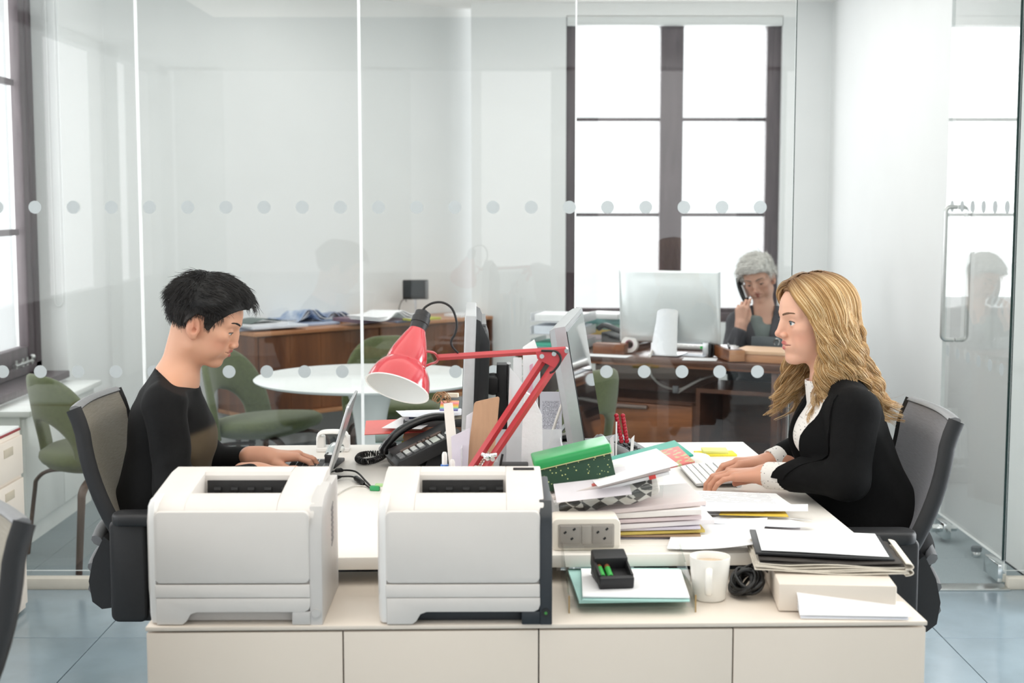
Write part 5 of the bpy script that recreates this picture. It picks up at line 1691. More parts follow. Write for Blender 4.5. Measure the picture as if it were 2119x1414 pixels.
MB().lathe([(.022, -.014), (.042, -.014), (.042, .014), (.022, .014), (.022, -.014)], 28, Matrix.Translation((0, 0, .042)) @ Matrix.Rotation(R(80), 4, 'X'), cap=False).build('roll', m_white, to, 40)
MB().lathe([(.020, -.012), (.0225, -.012), (.0225, .012), (.020, .012), (.020, -.012)], 24, Matrix.Translation((0, 0, .042)) @ Matrix.Rotation(R(80), 4, 'X'), cap=False).build('core', MATS['pink_paper'], to, 40)
kbx = on(1445, 728, EZ) + Vector((.03, .12, 0))
kk = thing('keyboard', 'white keyboard behind the desktop computer on the walnut desk', 'keyboard', kbx, R(-26))
MB().box((0, 0, .010), (.36, .13, .016), bev=.004).build('plate', m_white, kk)
kq = MB()
for i in range(5):
    for j in range(14): kq.box((-.16 + j * .0245, -.045 + i * .022, .020), (.02, .018, .005))
kq.build('keys', m_white, kk, 0, kind='stuff')
flat('paper_sheet', 'loose white sheet right of the desktop computer foot', 'paper', on(1450, 745, EZ) + Vector((0, .02, .001)), .16, .12, -12, m_paper, .001)
flat('paper_sheet', 'white slip beneath the loose sheet at the desk front edge', 'paper', on(1432, 738, EZ) + Vector((0, .04, .003)), .18, .10, -34, m_paper2, .001)
gs = on(1465, 740, EZ)
go = thing('desk_calculator', 'small silver and black stand beside the long wooden tray', 'desk accessory', gs + Vector((0, .04, 0)), R(-26))
MB().box((0, 0, .035), (.03, .05, .07), bev=.004).build('body', m_alu, go); MB().box((.022, .0, .03), (.014, .05, .06), bev=.003).build('black_side', m_blk, go)
MB().box((-.02, -.02, .045), (.014, .012, .012), bev=.002).build('green_button', mat('bright_green_plastic', '#33b457', .4, var=.03), go)
wt = on(1505, 748, EZ) + Vector((.02, .08, 0))
wtr = thing('pen_tray', 'long walnut pen tray on the front of the desk', 'tray', wt, R(8))
MB().box((0, 0, .03), (.075, .26, .055), bev=.004).build('body', m_walnuth, wtr)
MB().box((0, -.128, .03), (.074, .006, .053), bev=.001).build('end_grain', m_copper, wtr)
MB().box((0, 0, .0585), (.055, .23, .002)).build('groove', m_walnutd, wtr)
MB().tube([(-.01, -.08, .064), (.01, .10, .064)], .005, 8).build('pen_in_tray', m_blk, None, 50, label='black pen lying in the long walnut tray', cat='pen').location = wt
eb_ = on(1597, 752, EZ) + Vector((.01, .11, 0))
bx_ = thing('card_box', 'flat tan wooden box on the right of the walnut desk', 'box', eb_, R(-26))
MB().box((0, 0, .0175), (.30, .22, .035), bev=.002).build('base', m_copper, bx_)
MB().box((0, 0, .045), (.302, .222, .018), bev=.003).build('lid', mat('pale_birch', '#dfb896', .55, var=.05, scale=10, stretch=(1, 6, 1)), bx_)
gl_ = on(1583, 722, EZ) + Vector((.01, .0, 0))
cl = thing('desk_organizer', 'dark grey card stand before the grey-haired woman', 'stand', gl_, R(-20))
MB().box((0, 0, .032), (.16, .012, .058), rot=(-12, 0, 0), bev=.003).build('panel', mat('slate_grey_plastic', '#5d6468', .4, var=.04), cl)
MB().box((0, .02, .006), (.14, .06, .012), bev=.003).build('foot', MATS['slate_grey_plastic'], cl)
MB().tube([(.05 + .014 * math.cos(t), -.006, .035 + .018 * math.sin(t)) for t in np.linspace(0, 2 * math.pi, 14)], .003, 6, closed=True).build('ring', m_chrome, cl, 50)
ws = thing('low_shelf_unit', 'low white shelf unit under the back window behind the walnut desk', 'shelf', (.80, 9.16, 0))
MB().box((0, 0, .672), (.86, .24, .022), bev=.002).build('top', m_lam, ws)
for x in (-.42, 0, .42): MB().box((x, 0, .33), (.02, .23, .66)).build('upright', m_lam, ws)
for z in (.08, .36): MB().box((0, 0, z), (.84, .22, .018)).build('shelf', m_lam, ws)
block('folder', 'pink folder lying on a book below the back window', 'folder', Vector((.72, 9.15, .7145)), (.36, .16, .02), 0, MATS['pink_paper'])
block('book', 'cream book lying on the low shelf under the back window', 'book', Vector((.70, 9.15, .684)), (.40, .18, .030), 0, MATS['cream_pages'])

# ---- sideboard: magazines, small display
SZ = .7512


def sblock(name, label, cat, px, py, d, rz, m, z=SZ, back=.0, **k):
    p = on(px, py, z) + Vector((-.673, .7396, 0)) * back
    p.z = z
    return block(name, label, cat, p, d, rz + 42.3, m, .001, **k)


mags = [(545, 684, (.34, .25, .012), 3, '#c7cfe2', 'bluish magazine at the bottom left of the sideboard'),
        (590, 680, (.36, .26, .014), -4, '#dfe3ec', 'white magazine lying low on the left of the sideboard'),
        (560, 676, (.30, .22, .012), 8, '#e6e7ea', 'pale magazine second in the left sideboard pile'),
        (660, 675, (.36, .25, .014), -6, '#b9c6de', 'blue white magazine in the middle of the sideboard')]
for k, (px, py, d, rz, c_, lab) in enumerate(mags):
    sblock('magazine', lab, 'magazine', px, py, d, rz, mat('sideboard_mag_%d' % k, c_, .4, var=.08, scale=8), z=SZ + (.0145 * (k % 3 if k < 3 else 0)), back=.16, group='magazines on the sideboard')


def splay(px, py, lab, m, rz, z=SZ, L_=.34, h=.05):
    p = on(px, py, z) + Vector((-.673, .7396, 0)) * .17
    p.z = z
    o = thing('open_magazine', lab, 'magazine', p, R(rz + 42.3), 'magazines on the sideboard')
    for q in range(3):
        def fn(u, v, q=q): return ((u - .5) * L_, (v - .5) * .24 + .012 * q, .004 + .008 * q + h * (1 - .16 * q) * math.exp(-((u - .42 - .10 * q) / .16) ** 2) * (1 - .35 * v))
        MB().sheet(fn, 22, 6, .004).build('page_fan', m if q != 1 else m_paper, o, 50)
    return o


splay(655, 668, 'arched open blue magazine on the sideboard, left of two', mat('blue_cover', '#5f86ba', .35, var=.25, scale=16, col2='#dfe6f0'), 4, SZ + .016, h=.075)
splay(715, 668, 'fanned blue magazine beside the glass joint on the sideboard', mat('navy_cover', '#3f5f96', .35, var=.25, scale=16, col2='#d5dcea'), -8, SZ + .002, h=.06)
dg = thing('brochure', 'dark green brochure lying on the left sideboard pile', 'brochure', on(560, 668, SZ + .05) + Vector((-.09, .10, 0)), R(50))
dg.location.z = SZ + .0445
MB().sheet(lambda u, v: ((u - .5) * .22, (v - .5) * .15, .002 + .02 * math.sin(math.pi * u)), 10, 4, .003).build('cover', mat('dark_green_cover', '#4c5f5a', .4, var=.1, scale=14), dg, 50)
zz = SZ
for k, (c_, lab) in enumerate((('#dde3ea', 'white report at the bottom of the right sideboard pile'), ('#b9c3d1', 'grey blue report in the right sideboard pile'), ('#e8e3e0', 'cream report in the right sideboard pile'), ('#d5d3d8', 'grey report in the right sideboard pile'), ('#6f5566', 'plum coloured report near the top of the right sideboard pile'))):
    sblock('report', lab, 'report', 800, 668, (.30, .24, .020), 6 * math.sin(k * 1.7), mat('report_%d' % k, c_, .5, var=.06, scale=10), z=zz, back=.17, group='reports on the sideboard')
    zz += .0215
splay(838, 664, 'white papers fanned over the right sideboard pile', m_paper, 6, zz + .001, .30, .04)
sblock('report', 'blue bound report before the small display', 'report', 845, 666, (.22, .16, .016), 0, mat('blue_binding', '#7f8fb4', .5, var=.06), back=.06)
sblock('report', 'lime green folder before the small display', 'folder', 880, 663, (.22, .16, .014), 3, mat('lime_card', '#bfc04a', .5, var=.05), z=SZ + .0165, back=.06)
sblock('report', 'white pad at the right end of the sideboard', 'paper', 985, 657, (.20, .16, .018), 2, m_paper, back=.12)
dsp = on(905, 660, SZ) + Vector((-.673, .7396, 0)) * .22
ds_ = thing('small_display', 'small black display on a thin stand at the end of the sideboard', 'display', Vector((dsp.x, dsp.y, SZ)), R(8))
MB().rbox((0, 0, .175), (.165, .028, .125), .008, 'y', bev=.004).build('casing', m_blk, ds_)
MB().box((-.012, -.0146, .178), (.125, .001, .10)).build('screen', mat('dim_grey_screen', '#3a3d40', .15, var=.05), ds_)
MB().box((.072, -.0148, .175), (.018, .002, .115), bev=.0008).build('speaker_strip', m_gryp, ds_)
MB().cyl((0, .01, .0), (0, .012, .12), .007, 8).build('stem', m_alu, ds_)
MB().lathe([(.05, 0), (.05, .006), (.012, .010)], 20).build('foot', m_alu, ds_)
MB().tube(spline([(-.06, -.018, .10), (-.075, -.05, .12), (-.10, -.04, .09), (-.11, .0, .03), (-.11, .01, .003)], 5), .003, 6).build('cord', m_cable, ds_, 60)
cable('floor_cable', 'thin dark cable lying on the carpet below the sideboard', [on(690, 905, .006), on(705, 925, .006), on(725, 935, .006), on(742, 915, .006)], .006, m_cable)
# ================================================================ people: implicit surfaces turned into one continuous skin
F32 = np.float32


def v3(p): return np.array(p, dtype=F32)


def s_cap(P, a, b, r1, r2=None):
    a, b = v3(a), v3(b)
    r2 = r1 if r2 is None else r2
    ba = b - a
    h = np.clip(((P - a) @ ba) / max(float(ba @ ba), 1e-9), 0, 1)
    return np.linalg.norm(P - a - h[:, None] * ba, axis=1) - (r1 + (r2 - r1) * h)


def s_ell(P, c, r, Rm=None):
    q = P - v3(c)
    if Rm is not None: q = q @ np.array(Rm, dtype=F32)
    r = v3(r)
    k0 = np.linalg.norm(q / r, axis=1)
    k1 = np.linalg.norm(q / (r * r), axis=1)
    return k0 * (k0 - 1) / np.maximum(k1, 1e-6)


def s_sph(P, c, r): return np.linalg.norm(P - v3(c), axis=1) - r


def smin(a, b, k):
    h = np.clip(.5 + .5 * (b - a) / k, 0, 1)
    return b + (a - b) * h - k * h * (1 - h)


def smax(a, b, k): return -smin(-a, -b, k)


def surface(fn, lo, hi, h):
    """surface nets: zero level of fn on a regular grid"""
    lo, hi = v3(lo), v3(hi)
    n = np.ceil((hi - lo) / h).astype(int) + 1
    ax = [lo[i] + h * np.arange(n[i], dtype=F32) for i in range(3)]
    G = np.stack(np.meshgrid(*ax, indexing='ij'), -1).reshape(-1, 3).astype(F32)
    V = fn(G).reshape(n).astype(F32)
    ins = V < 0
    c = np.zeros(n - 1, dtype=np.int32)
    for i in (0, 1):
        for j in (0, 1):
            for k in (0, 1):
                c += ins[i:n[0] - 1 + i, j:n[1] - 1 + j, k:n[2] - 1 + k]
    act = (c > 0) & (c < 8)
    idx = np.full(n - 1, -1, dtype=np.int64)
    cells = np.argwhere(act)
    idx[act] = np.arange(len(cells))
    acc = np.zeros((len(cells), 3), dtype=F32)
    cnt = np.zeros(len(cells), dtype=F32)
    cor = [(i, j, k) for i in (0, 1) for j in (0, 1) for k in (0, 1)]
    for a in cor:
        for d in range(3):
            if a[d]: continue
            b = list(a); b[d] = 1
            va = V[cells[:, 0] + a[0], cells[:, 1] + a[1], cells[:, 2] + a[2]]
            vb = V[cells[:, 0] + b[0], cells[:, 1] + b[1], cells[:, 2] + b[2]]
            m = (va < 0) != (vb < 0)
            t = np.where(m, va / np.where(m, va - vb, 1), 0)
            p = np.repeat(np.array(a, dtype=F32)[None], len(cells), 0)
            p[:, d] = t
            acc[m] += p[m]; cnt[m] += 1
    verts = lo + h * (cells + acc / np.maximum(cnt, 1)[:, None])
    quads = []
    for d in range(3):
        e1, e2 = [(1, 2), (2, 0), (0, 1)][d]
        sl = [slice(None)] * 3; sl2 = [slice(None)] * 3
        sl[d] = slice(0, n[d] - 1); sl2[d] = slice(1, n[d])
        A, B = ins[tuple(sl)], ins[tuple(sl2)]
        for flip in (0, 1):
            m = (A & ~B) if not flip else (~A & B)
            E = np.argwhere(m)
            ok = (E[:, e1] > 0) & (E[:, e2] > 0) & (E[:, e1] < n[e1] - 1) & (E[:, e2] < n[e2] - 1)
            E = E[ok]
            if not len(E): continue
            def at_(o1, o2):
                q = E.copy(); q[:, e1] += o1; q[:, e2] += o2
                return idx[q[:, 0], q[:, 1], q[:, 2]]
            q = np.stack([at_(-1, -1), at_(0, -1), at_(0, 0), at_(-1, 0)], 1)
            quads.append(q if not flip else q[:, ::-1])
    return verts, np.concatenate(quads)


def sdf_obj(name, parts, m, parent, tones=None, label=None):
    """parts: list of (verts, quads); tones: list of (n,3) linear colours"""
    V, Q, T, o = [], [], [], 0
    for i, (v, q) in enumerate(parts):
        V.append(v); Q.append(q + o); o += len(v)
        if tones: T.append(tones[i])
    V = np.concatenate(V); Q = np.concatenate(Q)
    if parent is not None:
        V = V - np.array(parent.location, dtype=F32)
    me = bpy.data.meshes.new(name)
    me.from_pydata(V.tolist(), [], Q.tolist())
    me.materials.append(m)
    me.polygons.foreach_set('use_smooth', [True] * len(me.polygons))
    if tones:
        at_ = me.color_attributes.new('tone', 'FLOAT_COLOR', 'POINT')
        T = np.concatenate(T)
        at_.data.foreach_set('color', np.concatenate([T, np.ones((len(T), 1))], 1).astype(F32).ravel())
    me.update()
    ob = bpy.data.objects.new(name, me)
    C.objects.link(ob); ob.parent = parent
    if label: ob['label'] = label
    return ob


def frame(fwd, up=(0, 0, 1)):
    """columns: forward, left, up"""
    f = Vector(fwd).normalized(); u = Vector(up)
    u = (u - f * u.dot(f)).normalized(); l = u.cross(f)
    return np.array([[f.x, l.x, u.x], [f.y, l.y, u.y], [f.z, l.z, u.z]], dtype=F32)


LIP_U = ((.0962, 0, -.0335), (.080, .0255, -.0395)); LIP_L = ((.0942, 0, -.0475), (.080, .0235, -.0408))


def head_sdf(P, o):
    """face looking along +x, left +y, up +z; origin between the ear canals"""
    Q = P.copy(); Q[:, 1] = np.abs(Q[:, 1])
    d = smin(s_ell(Q, (-.006, 0, .044), (.094, .072, .082)), s_ell(Q, (.030, 0, .056), (.0625, .060, .060)), .02)
    d = smin(d, s_ell(Q, (.020, 0, -.014), (.066, .058, .080)), .025)
    d = smin(d, s_cap(Q, (.000, .043, -.050), (.064 - o.get('chin', 0), .012, -.078), .018, .0155), .022)
    d = smin(d, s_sph(Q, (.0765 - o.get('chin', 0), 0, -.0765), .0155), .018)
    d = smin(d, s_ell(Q, (.058, .040, .002), (.024, .021, .018)), .02)
    d = smin(d, s_ell(Q, (.050, .035, -.035), (.030, .021, .030)), .02)
    d = smin(d, s_cap(Q, (.0835, .010, .0405), (.070, .044, .040), .0105, .0095), .014)
    d = smin(d, s_ell(Q, (.0745, 0, -.042), (.0215, .026, .021)), .014)
    d = smax(d, -s_sph(Q, (.1035, .0335, .0195), .0185), .012)
    nb = o.get('bridge', 0.0)
    nz, nt = o.get('nose_z', 0.0), o.get('tip', .0082)
    d = smin(d, s_cap(Q, (.0860 - nb, 0, .030), (.1075 - o.get('short', 0), 0, -.004 + nz), .0066, .0070), .011)
    d = smin(d, s_ell(Q, (.0880, 0, .006 + nz * .5), (.0165, o.get('nose_w', .0105), .0270)), .008)
    d = smin(d, s_sph(Q, (.1115 - o.get('short', 0), 0, -.0085 + nz), nt), .006)
    d = smin(d, s_ell(Q, (.0970, .0105, -.0130 + nz), (.0088, .0070, .0066)), .006)
    d = smin(d, s_cap(Q, (.108 - o.get('short', 0), 0, -.0135 + nz), (.094, 0, -.0200 + nz), .0042, .0055), .006)
    d = smax(d, -s_ell(Q, (.1030, .0062, -.0188 + nz), (.0048, .0028, .0032)), .002)
    # eyelids closed over the ball, then the almond opening cut out
    lid = s_sph(Q, (.0745, .0325, .0190), .0142)
    d = smin(d, lid, .005)
    oh, oz = o.get('open', .0045), o.get('open_z', 0.0)
    op = s_ell(Q, (.090, .0335, .0190 + oz), (.022, .0130, oh))
    d = smax(d, -op, .0012)
    # lips
    d = smin(d, s_cap(Q, LIP_U[0], LIP_U[1], .0048, .0026), .004)
    d = smin(d, s_cap(Q, LIP_L[0], LIP_L[1], .0054, .0028), .004)
    d = smax(d, -s_cap(Q, (.1030, 0, -.0405), (.0850, .0250, -.0398), o.get('mouth', .0016), .0010), .0022)
    # ears
    ce, se = math.cos(R(-12)), math.sin(R(-12))
    Rm = [[ce, 0, se], [0, 1, 0], [-se, 0, ce]]
    ear = s_ell(Q, (-.012, .0760, .003), (.0190, .0110, .0320), Rm)
    ear = smax(ear, -s_ell(Q, (-.0075, .0880, .006), (.0130, .0095, .0225), Rm), .003)
    ear = smin(ear, s_ell(Q, (-.0150, .0815, .004), (.0060, .004, .015), Rm), .003)
    ear = smax(ear, -s_ell(Q, (-.0050, .0830, -.003), (.0055, .0090, .0070)), .003)
    ear = smin(ear, s_sph(Q, (-.003, .0715, -.024), .0075), .008)
    ear = smin(ear, s_ell(Q, (.004, .0735, -.002), (.004, .004, .006)), .004)
    d = smin(d, ear, .006)
    return d


def face_tone(P, o):
    base = np.array(lin(o['skin'])[:3]); lip = np.array(lin(o['lips'])[:3]); blush = np.array(lin(o['blush'])[:3])
    Q = P.copy(); Q[:, 1] = np.abs(Q[:, 1])
    t = np.repeat(base[None], len(P), 0)
    def mixin(c, w):
        nonlocal t
        t = t * (1 - w[:, None]) + c[None] * w[:, None]
    mixin(blush, .55 * np.exp(-((Q - v3((.062, .042, -.018))) ** 2).sum(1) / (2 * .017 ** 2)))
    mixin(blush, .40 * np.exp(-((Q - v3((.112, .0, -.008))) ** 2).sum(1) / (2 * .010 ** 2)))
    mixin(blush, .55 * np.exp(-((Q - v3((-.010, .078, .005))) ** 2).sum(1) / (2 * .018 ** 2)))
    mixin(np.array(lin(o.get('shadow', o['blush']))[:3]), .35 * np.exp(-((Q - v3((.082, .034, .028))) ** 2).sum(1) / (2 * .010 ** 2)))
    dl = np.minimum(s_cap(Q, LIP_U[0], LIP_U[1], .0048, .0026), s_cap(Q, LIP_L[0], LIP_L[1], .0054, .0028))
    w = np.clip(1 - (dl - .0004) / .0012, 0, 1) * (Q[:, 0] > .082)
    mixin(lip, w)
    wm = np.clip(1 - (np.abs(Q[:, 2] + .0404) - .0009) / .0009, 0, 1) * (Q[:, 0] > .080) * (Q[:, 1] < .023) * (dl < .002)
    mixin(np.array(lin('#5a2c28')[:3]), .75 * wm)
    return t


def surf_x(fn, y, z, x0=.06, x1=.135, n=160):
    """outermost surface x of a local field at given y, z"""
    xs = np.linspace(x0, x1, n)
    out = []
    for yy, zz in zip(y, z):
        f = fn(np.stack([xs, np.full(n, yy), np.full(n, zz)], 1).astype(F32))
        k = np.where(f < 0)[0]
        out.append(xs[k[-1]] if len(k) else x0)
    return out


def make_head(person, O, Fm, o, neck, res=.0022, sc=1.0, browcol='#2a211d', iris='#3a2a20'):
    """skin of head + neck (returned) and the eyes, brows and lashes (linked as children)"""
    O = v3(O)
    loc = lambda P: ((P - O) @ Fm) / sc
    def fn(P):
        d = head_sdf(loc(P), o) * sc
        for (a, b, r1, r2, k) in neck:
            d = smin(d, s_cap(P, a, b, r1, r2), k)
        return d
    pts = np.array([O] + [p for n_ in neck for p in n_[:2]])
    lo = np.minimum(O - .15, pts.min(0) - .09); hi = np.maximum(O + .16, pts.max(0) + .09)
    v, q = surface(fn, lo, hi, res)
    tone = face_tone(loc(v), o)
    w = lambda p: O + (Fm @ (v3(p) * sc))
    pl = v3(person.location)
    hf = lambda P: head_sdf(P, o)
    m_eye = mat('eye_white', '#e6e0dc', .25, var=.02)
    m_iris = mat('iris_' + iris.strip('#'), iris, .15, var=.15, scale=600)
    m_pup = mat('pupil_black', '#0b0908', .1, var=.02)
    m_brow = mat('brow_' + browcol.strip('#'), browcol, .8, var=.15, scale=300)
    gx, gz = o.get('gaze', (0, 0))
    for s in (-1, 1):
        e = MB(); e.ball((0, 0, 0), .0128 * sc, 24)
        eo = e.build('eye', m_eye, person, 60); c_ = w((.0745, s * .0325, .0190)); eo.location = c_ - pl
        g = Vector((math.cos(R(gz)) * math.cos(R(gx)), math.cos(R(gz)) * math.sin(R(gx)), math.sin(R(gz))))
        gw = Vector(Fm @ v3(g)).normalized()
        rot = gw.to_track_quat('Z', 'Y').to_matrix().to_4x4()
        MB().lathe([(.0001, .0131 * sc), (.003 * sc, .0128 * sc), (.0058 * sc, .0116 * sc)], 20, rot, cap=False).build('iris', m_iris, eo, 60)
        MB().lathe([(.0001, .01335 * sc), (.0024 * sc, .0131 * sc)], 16, rot, cap=False).build('pupil', m_pup, eo, 60)
        # upper and lower lash lines follow the almond opening
        oh, oz = o.get('open', .0045), o.get('open_z', 0.0)
        lp = []
        for t in np.linspace(R(8), R(172), 15):
            y = .0335 + .0130 * math.cos(t); z = .0190 + oz + oh * math.sin(t)
            rr = max(1e-6, .0146 ** 2 - (y - .0325) ** 2 - (z - .0190) ** 2)
            lp.append(Vector(w((.0745 + math.sqrt(rr), s * y, z)) - pl))
        MB().tube(lp, [.0004 * sc] + [.0011 * sc] * 13 + [.0006 * sc], 6).build('lashes', m_brow if o.get('pale') else m_pup, person, 60)
        ys = np.linspace(.012, .050, 9); zs = .0405 + o.get('brow_z', 0) + .0065 * np.sin(np.linspace(.2, 2.3, 9))
        xs = surf_x(hf, ys, zs, .03)
        bp = [Vector(w((x + .0006, s * y, z)) - pl) for x, y, z in zip(xs, ys, zs)]
        MB().tube(bp, [(.0013 * sc, .0024 * sc)] + [(.0013 * sc, .0027 * sc)] * 4 + [(.0011 * sc, .0019 * sc)] * 3 + [(.0006, .0008)], 8, flat=tuple(Fm[:, 0])).build('eyebrow', m_brow, person, 60)
    return (v, q), tone, loc, w


def hand_sdf(P, W, X, Yt, Zd, curl=(12, 38, 34), spread=1.0, sc=1.0, thumb=((.028, .026, -.008), (.056, .043, -.016), (.082, .047, -.022)), flat_=False):
    """W wrist, X to fingertips, Yt to the thumb side, Zd back of the hand (unit vectors, either handedness)"""
    M = np.stack([v3(X), v3(Yt), v3(Zd)], 1)
    q = ((P - v3(W)) @ M) / sc
    ks = [(.088, .028, .012), (.093, .0085, .016), (.088, -.0105, .014), (.079, -.0275, .009)]
    Ls = [(.040, .024, .020), (.044, .028, .021), (.040, .026, .020), (.031, .020, .018)]
    rs = [(.0092, .0082, .0072), (.0094, .0084, .0074), (.0090, .0080, .0070), (.0080, .0070, .0062)]
    d = s_cap(q, (-.05, 0, 0), (.012, 0, .002), .0265, .0250)
    d = np.minimum(d, 9)
    for i, k in enumerate(ks):
        d = smin(d, s_cap(q, (.012, k[1] * .55, .002), k, .0175, .0112), .010)
    fing = None
    for i, k in enumerate(ks):
        p = np.array(k); a = 0.0; ysp = (.22, .05, -.08, -.24)[i] * spread
        c_ = curl[i] if isinstance(curl[0], (list, tuple)) else curl
        prev = np.array([.055, k[1] * .85, k[2] * .6]); f = s_cap(q, prev, p, .0095, rs[i][0] + .001)
        for j in range(3):
            a -= c_[j]
            dr = np.array([math.cos(R(a)), ysp * (1 - .25 * j), math.sin(R(a))]); dr /= np.linalg.norm(dr)
            p2 = p + dr * Ls[i][j]
            f = smin(f, s_cap(q, p, p2, rs[i][j], rs[i][min(j + 1, 2)] * (.9 if j == 2 else 1)), .003)
            p = p2
        fing = f if fing is None else np.minimum(fing, f)
    d = smin(d, fing, .006)
    t0, t1, t2 = thumb
    th = smin(s_cap(q, (.012, .012, -.004), t0, .016, .0145), s_cap(q, t0, t1, .0140, .0105), .006)
    th = smin(th, s_cap(q, t1, t2, .0100, .0082), .004)
    d = smin(d, th, .008)
    return d * sc


def unit(a): a = v3(a); return a / np.linalg.norm(a)


def make_hand(W, X, up=(0, 0, 1), thumb_sign=1, res=.0019, fore=None, **kw):
    X = unit(X); Y = np.cross(v3(up), X); Y = unit(Y) * thumb_sign
    Z = unit(np.cross(X, Y)) * thumb_sign
    W = v3(W)
    def fn(P):
        d = hand_sdf(P, W, X, Y, Z, **kw)
        if fore is not None: d = smin(d, s_cap(P, W - X * .01, fore, .0255, .030), .02)
        return d
    c_ = W + X * .07
    lo = np.minimum(c_ - .115, (W if fore is None else v3(fore)) - .05); hi = np.maximum(c_ + .115, (W if fore is None else v3(fore)) + .05)
    return surface(fn, lo, hi, res)


def strands(name, roots_paths, radius, m, parent, tip=.25):
    """hair: list of polylines in world space -> one curves object"""
    n = [len(p) for p in roots_paths]
    hc = bpy.data.hair_curves.new(name)
    hc.add_curves(n)
    P = np.concatenate([np.asarray(p, dtype=F32) for p in roots_paths]) - v3(parent.location)
    hc.attributes['position'].data.foreach_set('vector', P.ravel()) if 'position' in hc.attributes else hc.points.foreach_set('position', P.ravel())
    rad = np.concatenate([radius * (1 - (1 - tip) * np.linspace(0, 1, k) ** 2) for k in n]).astype(F32)
    at_ = hc.attributes.get('radius') or hc.attributes.new('radius', 'FLOAT', 'POINT')
    at_.data.foreach_set('value', rad)
    hc.materials.append(m)
    o = bpy.data.objects.new(name, hc)
    C.objects.link(o); o.parent = parent
    return o


def hair_mat(name, cols, rough=.38, roots=None):
    """strand colour drawn per strand from a ramp, darker at the roots when asked"""
    m = bpy.data.materials.new(name); m.use_nodes = True
    nt = m.node_tree; b = nt.nodes['Principled BSDF']; b.inputs['Roughness'].default_value = rough
    b.inputs['Specular IOR Level'].default_value = .4
    hi = nt.nodes.new('ShaderNodeHairInfo'); r = nt.nodes.new('ShaderNodeValToRGB')
    nt.links.new(hi.outputs['Random'], r.inputs[0])
    for i, c in enumerate(cols):
        e = r.color_ramp.elements[i] if i < 2 else r.color_ramp.elements.new(.5)
        e.position = i / max(1, len(cols) - 1); e.color = lin(c)
    src = r.outputs[0]
    if roots:
        r2 = nt.nodes.new('ShaderNodeValToRGB'); r2.color_ramp.elements[0].color = (1, 1, 1, 1); r2.color_ramp.elements[1].color = (0, 0, 0, 1)
        r2.color_ramp.elements[0].position = .02; r2.color_ramp.elements[1].position = .16
        nt.links.new(hi.outputs['Intercept'], r2.inputs[0])
        mx = nt.nodes.new('ShaderNodeMix'); mx.data_type = 'RGBA'
        nt.links.new(r2.outputs[0], mx.inputs[0]); nt.links.new(src, mx.inputs[6]); mx.inputs[7].default_value = lin(roots)
        src = mx.outputs[2]
    nt.links.new(src, b.inputs['Base Color'])
    return m


def wrinkle(P, a=.003, f=1.0, seed=0.0):
    x, y, z = P[:, 0] * f, P[:, 1] * f, P[:, 2] * f
    return a * (np.sin(21 * z + 9 * x + 2.2 * np.sin(13 * y + 7 * x + seed) + seed) * .6 + np.sin(34 * x - 17 * z + 1.8 * np.sin(19 * z + seed * 2)) * .4 * np.sin(11 * y + 6 * z + seed))


m_skin = attr_mat('human_skin', .48, sss=.12, spec=.4, bump=.06, bscale=900)


def legs(person, hipL, hipR, fx, yc, sgn, m, seat=.50, foot_x=None):
    """trousered thighs and shins under the desk, with shoes"""
    parts = []
    def fn(P):
        d = None
        for s, hp in ((-1, hipL), (1, hipR)):
            kn = (fx, yc + s * .09, .50); an = ((foot_x if foot_x is not None else fx), yc + s * .09, .10)
            e = smin(s_cap(P, hp, kn, .085, .062), s_cap(P, kn, an, .062, .042), .03)
            d = e if d is None else smin(d, e, .02)
        return d + wrinkle(P, .002)
    x0, x1 = sorted((hipL[0], fx))
    v, q = surface(fn, (x0 - .14, yc - .25, .06), (x1 + .14, yc + .25, .66), .012)
    sdf_obj('trousers', [(v, q)], m, person)
    for s in (-1, 1):
        ax_ = (foot_x if foot_x is not None else fx)
        mb = MB()
        mb.loft([[(ax_ + sgn * (-.06 + .25 * u), yc + s * .09 + .042 * wv * math.cos(t), .032 + .03 * hv * math.sin(t)) for t in np.linspace(0, 2 * math.pi, 14, endpoint=False)] for u, wv, hv in ((0, .5, .6), (.08, .8, 1.0), (.3, .85, 1.05), (.6, 1, .9), (.85, .95, .7), (1, .45, .4))])
        mb.build('shoe', m_blkg, person, 60, world=True, fixn=True)


# ---------------------------------------------------------------- short-haired woman at the laptop
YC = 3.88
W_ = lambda px, py, dy=0.0: v3(at(px, py, YC + dy))
LWp = thing('person', 'seated woman with short black hair in black top typing on the laptop', 'person', (-.88, YC, 0))
oL = dict(skin='#d5a286', lips='#a9625f', blush='#c67e68', shadow='#ac7c66', open=.0036, open_z=-.0022, gaze=(0, -24), bridge=.003, short=.009, chin=.007, mouth=.0018, brow_z=.001, nose_z=-.006, tip=.0085)
pitch = R(21.5)
fL = (math.cos(pitch), 0.0, -math.sin(pitch))
FL = frame(fL)
SCL = .985
eye_w = v3(at(481, 692, YC - .033))
OL = eye_w - FL @ (v3((.0885, -.0325, .0165)) * SCL)
neckL = [(OL + FL @ v3((-.030, 0, -.035)), W_(366, 785), .050, .052, .03),
         (W_(366, 785), W_(350, 830), .052, .075, .03),
         (W_(358, 800, -.03), W_(345, 830, -.13), .045, .04, .05), (W_(358, 800, .03), W_(345, 830, .13), .045, .04, .05)]
hd, tn, locL, wL = make_head(LWp, OL, FL, oL, neckL, .0022, SCL, '#1c1614', '#2a1c14')
